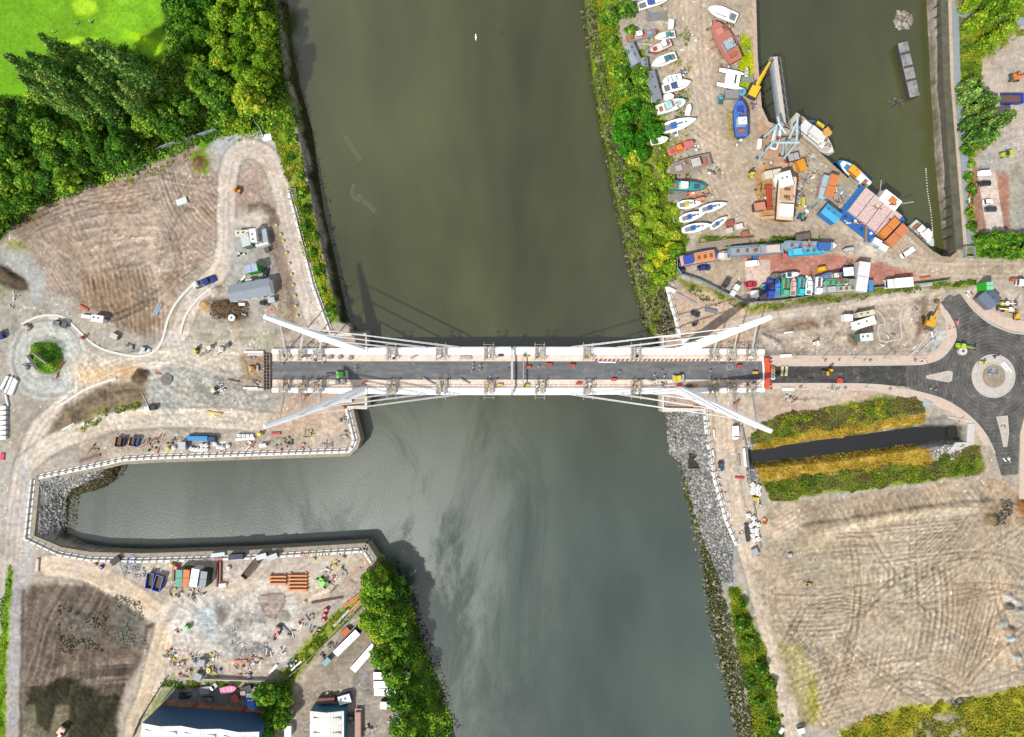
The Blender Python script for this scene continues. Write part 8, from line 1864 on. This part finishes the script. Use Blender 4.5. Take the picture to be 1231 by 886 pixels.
excavator(333, 759, 70, (190, 30, 60), 'crimson and teal tipper in the south yard', boom=250, s=.75, reach=5, cabrgb=(200, 30, 60)); beam(336, 750, 348, 761, 3, (120, 134, 146), 'grey steel trough bent beside the crimson tipper', 1, .5, 'steel_trough', 'trough', shape='plank'); bag(367, 723, (240, 220, 60), 'yellow bag in the south yard near the brown pipes', None, .9)
loader(225, 755, 0, (80, 220, 60), 'green and teal crusher in the pale yard', 3.2, 1.8, 'compressor', (110, 236, 90)); heap(216, 757, 5, 6, [(70, 190, 170), (220, 90, 60), (200, 220, 220)], 'teal parts left of the green crusher', 'material_stack', 'material', .8, 125, smax=.9)
cs_ = [(240, 240, 238), (206, 206, 204), (120, 120, 118), (90, 150, 190), (240, 220, 60), (200, 60, 60), (150, 130, 110)]
for i, (x, y, r_, n_, lab) in enumerate(((210, 712, 10, 16, 'white and grey rubble bags below the row of containers'), (236, 714, 10, 14, 'mixed rubble below the white roofed container'), (206, 786, 9, 20, 'dense white scrap heap on the left of the south yard'), (214, 797, 9, 16, 'scrap heap just above the left of the tarmac yard'), (234, 790, 7, 10, 'small scrap heap with a white box'), (256, 788, 7, 8, 'thin scatter of coloured scraps in the pale yard'), (250, 806, 10, 14, 'scrap and bins along the yard wall'), (224, 808, 9, 14, 'scrap along the yard wall left of the bins'), (292, 800, 10, 16, 'scrap heap with an orange sheet'), (306, 792, 8, 12, 'grey scrap right of the orange sheet'), (296, 812, 8, 10, 'scrap against the wall behind the blue boat'), (320, 786, 8, 10, 'scrap along the scrub strip'), (352, 760, 8, 12, 'grey parts at the top of the scrub strip'), (364, 750, 7, 9, 'tyres and drums in the scrub strip'), (372, 742, 6, 8, 'white drums in the scrub strip'), (378, 756, 7, 9, 'dark drums in the middle of the scrub strip'), (340, 782, 6, 8, 'white slabs in the scrub strip'), (352, 796, 7, 9, 'white and red oddments low in the scrub strip'), (398, 776, 5, 10, 'black crates lined along the lane fence'), (388, 788, 5, 10, 'second row of black crates along the lane fence'))):
 heap(x, y, r_, n_, [(50, 50, 54), (150, 150, 156)] if 'black' in lab else cs_, lab, 'scrap_pile', 'scrap', .9, 130 + i, smax=1.2)
container(242, 801, 243, 793, 7, (180, 186, 190), 'grey open cabin among the scrap', 2.0, (196, 202, 206), 'box'); container(236, 818, 240, 810, 8, (170, 178, 182), 'second grey cabin at the yard wall', 2.0, (190, 198, 202), 'box'); beam(282, 796, 297, 795, 5, (216, 120, 50), 'orange rusted sheet lying in the scrap', 1, .4, 'metal_sheet', 'sheet', shape='plank'); tank(250.5, 806, 2.6, 1.1, (240, 214, 40), 'yellow round bin by the yard wall', 'bin', 'bin'); tank(263, 807, 2, 1.1, (40, 70, 180), 'blue round bin by the yard wall', 'bin', 'bin'); tank(299, 812.5, 2, 1.1, (30, 60, 190), 'blue drum against the wall behind the blue boat', 'bin', 'bin')
fence([(246, 814.5), (320, 817)], 'white topped wall behind the parked vehicles', 1.6, (226, 220, 210), posts=False, name='yard_wall'); fence([(300, 818), (340, 818), (362, 800), (420, 745), (432, 733), (460, 702)], 'long dark wire fence between scrub strip and trailer lane', 1.8, (130, 134, 130)); fence([(200, 815), (186, 836), (170, 862), (160, 886)], 'timber fence along the sandy lane', 1.6, (190, 180, 160)); fence([(212, 820), (196, 842), (182, 856)], 'thin fence beside the blue edged shed', 1.4, (150, 150, 130))
beam(350, 806, 362, 795, 2, WHT, 'white plank standing out low in the scrub strip', 1, .6, 'plank', 'plank', shape='plank'); beam(324, 810, 333, 799, 3, WHT, 'upper white plank at the head of the green trees', 2, .5, 'plank', 'planks', shape='plank'); beam(412, 760, 426, 744, 1.6, (226, 226, 220), 'white pole in the yellow grass', 1, .4, 'pole', 'pole', shape='pipe')
beam(240, 831, 252, 829, 9, (150, 154, 162), 'grey flat boat trailer in the tarmac yard', 3, .9, 'trailer', 'trailer', shape='plank'); car(250, 831, 259, 824, (226, 236, 236), 'white pickup in the tarmac yard', kind='pickup', cat='pickup')
boat(265, 831, 284, 827, 8, (236, 110, 170), (244, 150, 190), 'bright pink boat in the tarmac yard', 'open', accent=(250, 190, 210)); container(290, 831, 302, 827, 8, (50, 52, 50), 'black open boxed trailer with a tan board', 1.6, (80, 84, 80), 'box', doors=False); container(289, 834, 295, 833, 5, (206, 180, 160), 'tan board on the end of the black trailer', 2.0, (210, 184, 166), 'box', doors=False)
car(213, 838, 228, 838, (24, 24, 28), 'black estate car in the tarmac yard', wd=2.1, h=1.6); excavator(250, 842, 0, (110, 112, 112), 'black and grey digger by the blue edged shed', boom=170, s=.6, reach=4, cabrgb=(90, 90, 90)); boat(284, 844, 281, 835, 8, (206, 84, 50), (210, 90, 60), 'rust orange boat hull in the tarmac yard', 'open', accent=(200, 80, 60)); boat(303, 834, 303, 854, 13, (40, 130, 220), (60, 160, 240), 'bright blue boat standing bow down by the blue edged shed', 'cruiser', accent=(40, 110, 200), cabin=(50, 140, 226)); boat(304, 828, 316, 838, 9, (110, 120, 120), (130, 142, 142), 'dark grey boat beside the bright blue one', 'fishing', accent=(90, 96, 96)); container(314, 848, 317, 836, 6, (206, 204, 196), 'cream caravan at the edge of the trees', 2.0, (214, 210, 200), 'box')
beam(232, 850, 237, 844, 3, (200, 30, 30), 'left red board on the brown apron of the shed', 1, .3, 'board', 'board', shape='plank'); beam(290, 855, 296, 848, 3, (200, 30, 30), 'right red board on the brown apron of the shed', 1, .3, 'board', 'board', shape='plank')
# ---- sheds at the bottom
def bigshed(name, label, nw, ne, h, depth, nb, wall, roof, lights, win=True):
 a = Vector(W(*nw)[:2]); b_ = Vector(W(*ne)[:2]); d = (b_ - a); L = d.length; ang = math.atan2(d.y, d.x); c = (a + b_) / 2
 t = thing(name, label, 'building', (c.x, c.y, 0), ang)
 MB().box(0, -depth / 2, 0, L, depth, h - .5).build('wall', M(wall, .5, dirt=.2, ribs=.5), t)
 bw = L / nb; r = 1.2
 fm = MB(); pts = [(-L / 2, h - .5)]
 for i in range(nb): pts += [(-L / 2 + bw * (i + .5), h - .5 + r), (-L / 2 + bw * (i + 1), h - .5)]
 fm.add([(p[0], .02, 0) for p in pts] + [(p[0], .02, p[1]) for p in pts], [(i, i + 1, len(pts) + i + 1, len(pts) + i) for i in range(len(pts) - 1)])
 fm.build('gable_cladding', M(wall, .5, dirt=.2, ribs=.5), t)
 for i in range(nb):
  x0, xm, x1 = -L / 2 + bw * i, -L / 2 + bw * (i + .5), -L / 2 + bw * (i + 1)
  m = MB(); z0 = h - .5
  for (xa, za, xb, zb) in ((x0, z0, xm, z0 + r), (xm, z0 + r, x1, z0)):
   m.add([(xa, .1, za), (xb, .1, zb), (xb, -depth, zb), (xa, -depth, za), (xa, .1, za - .2), (xb, .1, zb - .2), (xb, -depth, zb - .2), (xa, -depth, za - .2)], [(3, 2, 1, 0), (4, 5, 6, 7), (0, 1, 5, 4), (2, 3, 7, 6), (1, 2, 6, 5), (0, 4, 7, 3)])
  rf = m.build('roof', M(roof, .7, dirt=.35, scale=.35, ribs=.35), t)
  for q in range(lights):
   for sx_ in (-.25, .25):
    x_ = xm + bw * sx_; y_ = -2.4 - q * 5.2
    MB().box(x_, y_, z0 + r * .5, bw * .3, 1.0, .28).build('rooflight', M((190, 184, 172), .3), rf)
 return t
bigshed('factory_shed', 'large shed with dark blue clad end wall and white roof', (193, 848), (327, 858), 13.0, 30, 3, (66, 116, 160), (226, 230, 236), 2)
bigshed('factory_shed', 'smaller shed with teal blue end wall and white roof', (378, 846), (418, 846), 6.0, 30, 1, (70, 150, 180), (232, 230, 226), 3)
container(382, 843, 402, 842, 6, (130, 80, 60), 'rust red container with stored gear on top above the smaller shed', 2.4, (140, 90, 80), 'container'); container(407, 843, 421, 839, 10, (60, 90, 170), 'white roofed blue unit at the corner of the smaller shed', 2.6, (240, 240, 238), 'cabin'); heap(394, 838, 9, 16, cs_, 'bins and crates behind the rust red container', 'scrap_pile', 'scrap', .9, 160)
lorry(403, 786.5, 430, 760, 8, None, (246, 246, 244), 'long white trailer nearest to the lane fence', 3.8, side=(30, 44, 80)); car(427, 761, 434, 752, (20, 40, 110), 'dark blue tractor unit coupled to the long white trailer', kind='van', cat='tractor unit', wd=2.5); lorry(424, 806, 450, 776, 8, None, (246, 246, 244), 'long white trailer standing alone in the yard', 3.8, side=(200, 202, 206))
for x1, y1, x2, y2, side, lab in ((492, 813, 449, 812.5, (20, 40, 100), 'topmost white trailer of the parked rank with navy side'), (488, 823, 449, 823, (30, 50, 110), 'second white trailer of the parked rank with greyish roof'), (492, 834, 450, 832, (190, 196, 200), 'third white trailer of the parked rank'), (492, 850, 457, 848, (20, 50, 120), 'lowest white trailer of the parked rank with navy side')):
 t = lorry(x1, y1, x2, y2, 8.4, None, (230, 228, 224) if 'second' in lab else (248, 248, 246), lab, 3.9, side=side)
container(452, 801, 464, 801, 8, (20, 40, 90), 'navy container at the head of the parked rank', 3.8, (26, 50, 110), 'box')
container(389, 799, 396, 792, 6, (130, 190, 210), 'pale blue box at the tail of the first trailer', 1.8, (150, 200, 216), 'box'); container(411, 764, 419, 756, 7, (150, 110, 90), 'small open crate of orange scrap beside the first trailer', 1.6, (226, 120, 70), 'box', doors=False)
t = sheet('resin_patch', [(436, 810), (441, 806), (443, 813), (437, 819), (432, 815)], .01, M((150, 150, 154), .8), .05)
lorry(430, 892, 430, 854, 8.5, None, (214, 176, 160), 'long pink brown flatbed trailer at the bottom edge', 2.4, flat=True, load=(200, 160, 146)); heap(442, 876, 8, 14, [(60, 50, 50), (190, 60, 70), (90, 110, 100), (200, 200, 200)], 'dark and red car parts at the bottom edge', 'scrap_pile', 'scrap', 1.0, 161); car(374, 868, 375, 880, (40, 80, 180), 'blue car beside the smaller shed'); car(421, 860, 422, 870, (90, 90, 94), 'grey car on the right of the smaller shed'); heap(476, 866, 9, 16, [(236, 236, 230), (240, 170, 60), (60, 170, 130), (230, 110, 130)], 'bright mixed scrap under the belt of trees', 'scrap_pile', 'scrap', 1.0, 162); container(483, 871, 491, 869, 8, (60, 150, 120), 'small teal shed in the bright scrap', 2.0, (90, 190, 150), 'shed'); container(473, 867, 483, 876, 6, (190, 204, 214), 'pale slanting trailer in the bright scrap', 1.6, (206, 216, 226), 'box'); container(345, 868, 346, 856, 8, (236, 236, 230), 'white caravan right of the green trees', 2.2, WHT, 'cabin'); container(346, 886, 346, 873, 8, (220, 226, 230), 'lower white caravan at the bottom edge', 2.2, WHT, 'cabin')
excavator(74, 879, 60, (246, 110, 30), 'orange excavator working on the dark soil at the bottom edge', boom=235, s=.95, reach=6.5, cabrgb=(240, 240, 240))
container(44, 687, 45, 672, 3.4, (226, 216, 200), 'pale concrete slab beside the left lane', .6, (232, 222, 206), 'box', doors=False); bag(123, 681, (40, 50, 160), 'blue bag near the black open box', None, 1.1); bag(116, 678, (226, 60, 70), 'red bag near the black open box', None, .9)
excavator(974, 703.5, 0, (240, 180, 70), 'amber mini digger on the bare field', boom=150, s=.45, reach=4)
heap(1150, 842, 9, 12, [(60, 62, 66), (110, 112, 116), (150, 150, 156)], 'dark pipes dumped at the grassy edge of the bare field', 'material_stack', 'material', .6, 163, smax=1.8); container(960, 880, 967, 878, 6, (226, 232, 236), 'white cabin at the foot of the haul strip', 2.2, WHT, 'cabin'); container(938, 882, 942, 876, 4, WHT, 'white cube at the bottom of the right bank', 1.2, WHT, 'box', doors=False)
DZ = .3
loader(411, 450, 5, (80, 210, 50), 'bright green roller on the left part of the deck', 4.2, 2.4, 'roller', (110, 226, 60)); loader(816, 455, 3, (240, 210, 30), 'yellow road paver on the right part of the deck', 4.2, 2.8, 'roller', (244, 220, 40))
barrier(397, 449.5, 2, (206, 120, 120), 'dull red bar behind the green roller', 3.2, z=DZ)
for x, y, lab in ((397, 430, 'leftmost'), (408.5, 430, 'second'), (421, 431, 'third')): container(x - 2, y, x + 2, y - 1, 4, (150, 152, 150), f'{lab} grey crate on the upper left footway', .9, (160, 162, 160), 'box', z=.43, doors=False)
for x, y, lab in ((405, 460, 'left'), (413, 460, 'right')): container(x - 2, y, x + 2, y - 1, 4, (150, 160, 156), f'{lab} grey crate on the lower left footway', .9, (156, 172, 168), 'box', z=.43, doors=False)
heap(439, 460, 3.5, 6, [(236, 90, 60), (240, 110, 70), (50, 50, 50)], 'orange red tools on the lower left footway', 'tool_pile', 'tools', .5, 170, smax=.8).location.z = .43
for a, b2, c, d, lab in ((494, 431, 503, 426, 'upper footway'), (509, 454.5, 523, 462, 'lower footway near the middle platform'), (553, 455, 565, 461, 'lower footway right of the middle platform')): t = beam(a, b2, c, d, 2.4, (166, 174, 176), f'grey conduit bundle on the {lab} of the left leaf', 1, .5, 'conduit_bundle', 'conduit', shape='pipe'); t.location.z = .43
t = beam(553, 430, 567, 430, 4.4, (190, 186, 176), 'oblong grey net over stores on the upper footway', 1, .5, 'covered_pallet', 'pallet', shape='plank'); t.location.z = .43
for x, y, c_, lab in ((602, 427, (50, 50, 52), 'black box on the upper footway left of midspan'), (601, 463, (240, 230, 110), 'yellow cabinet on the lower footway left of midspan'), (633, 428, (240, 210, 90), 'yellow cabinet on the upper footway right of midspan'), (633, 463, (244, 220, 60), 'yellow cabinet on the lower footway right of midspan'), (696, 461, (226, 50, 40), 'red cabinet on the lower footway of the right leaf'), (660, 438, (230, 60, 50), 'red cabinet on the roadway edge of the right leaf'), (688, 439, (226, 60, 56), 'second red cabinet farther right on the roadway edge'), (738, 456.5, (236, 80, 40), 'orange red cabinet on the lower roadway edge'), (635, 441.5, (240, 90, 40), 'orange trolley on the roadway right of midspan'), (889, 440, (226, 60, 50), 'red cabinet near the right end of the deck'), (908, 448, (244, 190, 60), 'amber cabinet near the orange joint cover'), (817, 463, (230, 60, 50), 'red crate on the lower right footway'), (829, 463.5, (60, 66, 60), 'black and yellow crate on the lower right footway'), (836, 463.5, (240, 180, 50), 'amber crate on the lower right footway')):
 container(x - 3, y + (.8 if 'trolley' in lab else 0), x + 3, y - (.8 if 'trolley' in lab else 0), 2.8, c_, lab, .9, c_, 'box', z=.44, doors=False)
t = thing('ring_frame', 'flat pale oval ring on the roadway near the red cabinet', 'ring', W(877, 441, .31)); disc('ring', 0, 0, 1.1, 0, .15, M((200, 200, 196), .6), .9).parent = t; t.location.z = .31
beam(719, 435.3, 740, 435.6, 1.6, WHT, 'white kerb unit lying at the upper road edge', 1, .4, 'kerb_unit', 'kerb unit', shape='plank').location.z = .43
G1 = 'red barrier feet along the upper right footway'
for i in range(26): barrier(716 + i * 5.3, 433.5, 0, (206, 70, 56), 'small red barrier foot in the line along the upper right footway', .8, G1, z=.43)
heap(785, 459, 6, 6, [(160, 180, 190), (206, 200, 190)], 'blue grey stores on the lower right footway', 'tool_pile', 'tools', .5, 171, smax=1.0).location.z = .43
heap(800, 462, 6, 6, [(206, 206, 204), (110, 110, 110)], 'grey stores on the lower right footway beside the paver', 'tool_pile', 'tools', .5, 172, smax=1.0).location.z = .43
for i, (x, y, k, lab) in enumerate(((568, 437, 0, 'worker in lime vest uppermost of the group left of midspan'), (568.5, 442, 3, 'worker in white in the middle of the group left of midspan'), (567.5, 446.5, 0, 'worker in lime vest lowest of the group left of midspan'), (577, 439.5, 3, 'white helmeted worker right of the group left of midspan'), (577, 444.5, 0, 'lime vested worker standing apart right of the group'), (589, 453, 3, 'worker in grey at the lower road edge left of midspan'), (610, 443.5, 2, 'worker in red vest beside the midspan gantry'), (614, 439, 0, 'worker in lime vest beside the midspan gantry'), (427.5, 441, 1, 'worker in orange vest right of the green roller'), (428, 444.5, 0, 'worker in lime vest right of the green roller'), (389, 436.5, 0, 'worker in lime vest at the upper kerb left of the roller'), (744, 447, 1, 'worker in orange on the open right deck'), (795, 446.5, 1, 'worker in orange left of the yellow paver'), (786, 451, 3, 'worker with white tools left of the yellow paver'), (798, 452, 3, 'worker in white right behind the paver'), (853, 446, 0, 'lone lime vested worker right of the paver'), (631, 451.5, 3, 'worker in white below the orange trolley'), (647, 441, 3, 'worker in white bending beside the orange trolley'), (913, 455, 1, 'worker in orange by the orange joint cover'), (318, 443, 0, 'worker in lime vest at the left bridge end'), (340, 438, 0, 'worker in lime vest on the left end of the deck'))):
 person(x, y, k, lab, a=i * 47 % 360, z=.3 if 328 < x < 918 else 0.02)
for i, (x, y, k, lab) in enumerate(((249, 424, 1, 'worker in orange vest above the gravel on the left site'), (240, 427, 0, 'worker in lime vest above the gravel on the left site'), (262, 426, 2, 'worker in red vest left of the white sack'), (1040, 433, 0, 'worker in lime vest on the north pavement'), (1118, 467, 0, 'worker in lime vest on the south pavement bend'), (1009, 433, 2, 'worker in red vest on the north pavement'), (968, 482, 0, 'worker in lime vest south of the approach road'), (893, 508, 0, 'worker in lime vest beside the white van'), (64, 38, 3, 'golfer nearest the poplars'), (91, 28, 3, 'golfer in dark clothes in the middle of the green'), (108, 25.5, 3, 'golfer in white at the right'))):
 person(x, y, k, lab, a=i * 71 % 360)
t = thing('golf_trolley', 'small golf bag on a trolley beside the golfer in white', 'golf trolley', W(110, 27)); MB().tube((0, 0, .3), (.5, .2, 1.0), .2, 8).build('golf_bag', M((230, 230, 230), .6), t); MB().box(.1, 0, 0, .7, .6, .3).build('trolley_frame', BLK, t)
foam_m = M((100, 106, 76), .7, dirt=.6, scale=1.4, grime=(110, 116, 90))
for pts, lab in (([(414, 164), (421, 178), (428, 186), (432, 194)], 'upper'), ([(424, 222), (421, 232), (426, 240), (436, 243)], 'middle'), ([(430, 234), (434, 243), (443, 248), (450, 256)], 'lower')):
 for k in range(3):
  o = MB().ribbon([tuple(p) for p in resample([(x + k * 1.6 + (i * k) % 2, y - k * 1.1) for i, (x, y) in enumerate(pts)], 2, z=WZ)], (.35, .22, .15)[k], WZ, WZ + .006).build('water_foam', foam_m); tag(o, kind='stuff')
t = thing('gull', 'white gull flying over the river near the top', 'bird', W(572, 45, 10)); m = MB(); m.ball(0, 0, 0, .42, .16, .14); m.build('body', M((244, 244, 244), .7, dirt=0), t)
MB().add([(-.15, .1, .05), (.2, .1, .05), (.1, 1.1, .2), (-.2, 1.1, .2), (-.15, -.1, .05), (.2, -.1, .05), (.1, -1.1, .2), (-.2, -1.1, .2)], [(0, 1, 2, 3), (7, 6, 5, 4)]).build('wings', M((236, 236, 238), .7, dirt=0), t)
for i in range(9): post_light((955, 988, 1026, 1062, 1098, 962, 1000, 1040, 1078)[i], (430.5,) * 5 and (430.5 if i < 5 else 465.5), f'slim lamp post on the {"north" if i < 5 else "south"} pavement, {("first", "second", "third", "fourth", "fifth")[i % 5]} from the bridge', 6)
G1 = 'yellow markers along the grey strip beside the haul road'
for x, y in ((333, 271), (338, 282), (341, 290), (345, 304), (348, 317), (351, 330), (353, 343), (355, 356), (356, 368), (358, 380)): bag(x, y, (236, 210, 40), 'small yellow marker block in the line beside the haul road', G1, .8, name='marker_block')
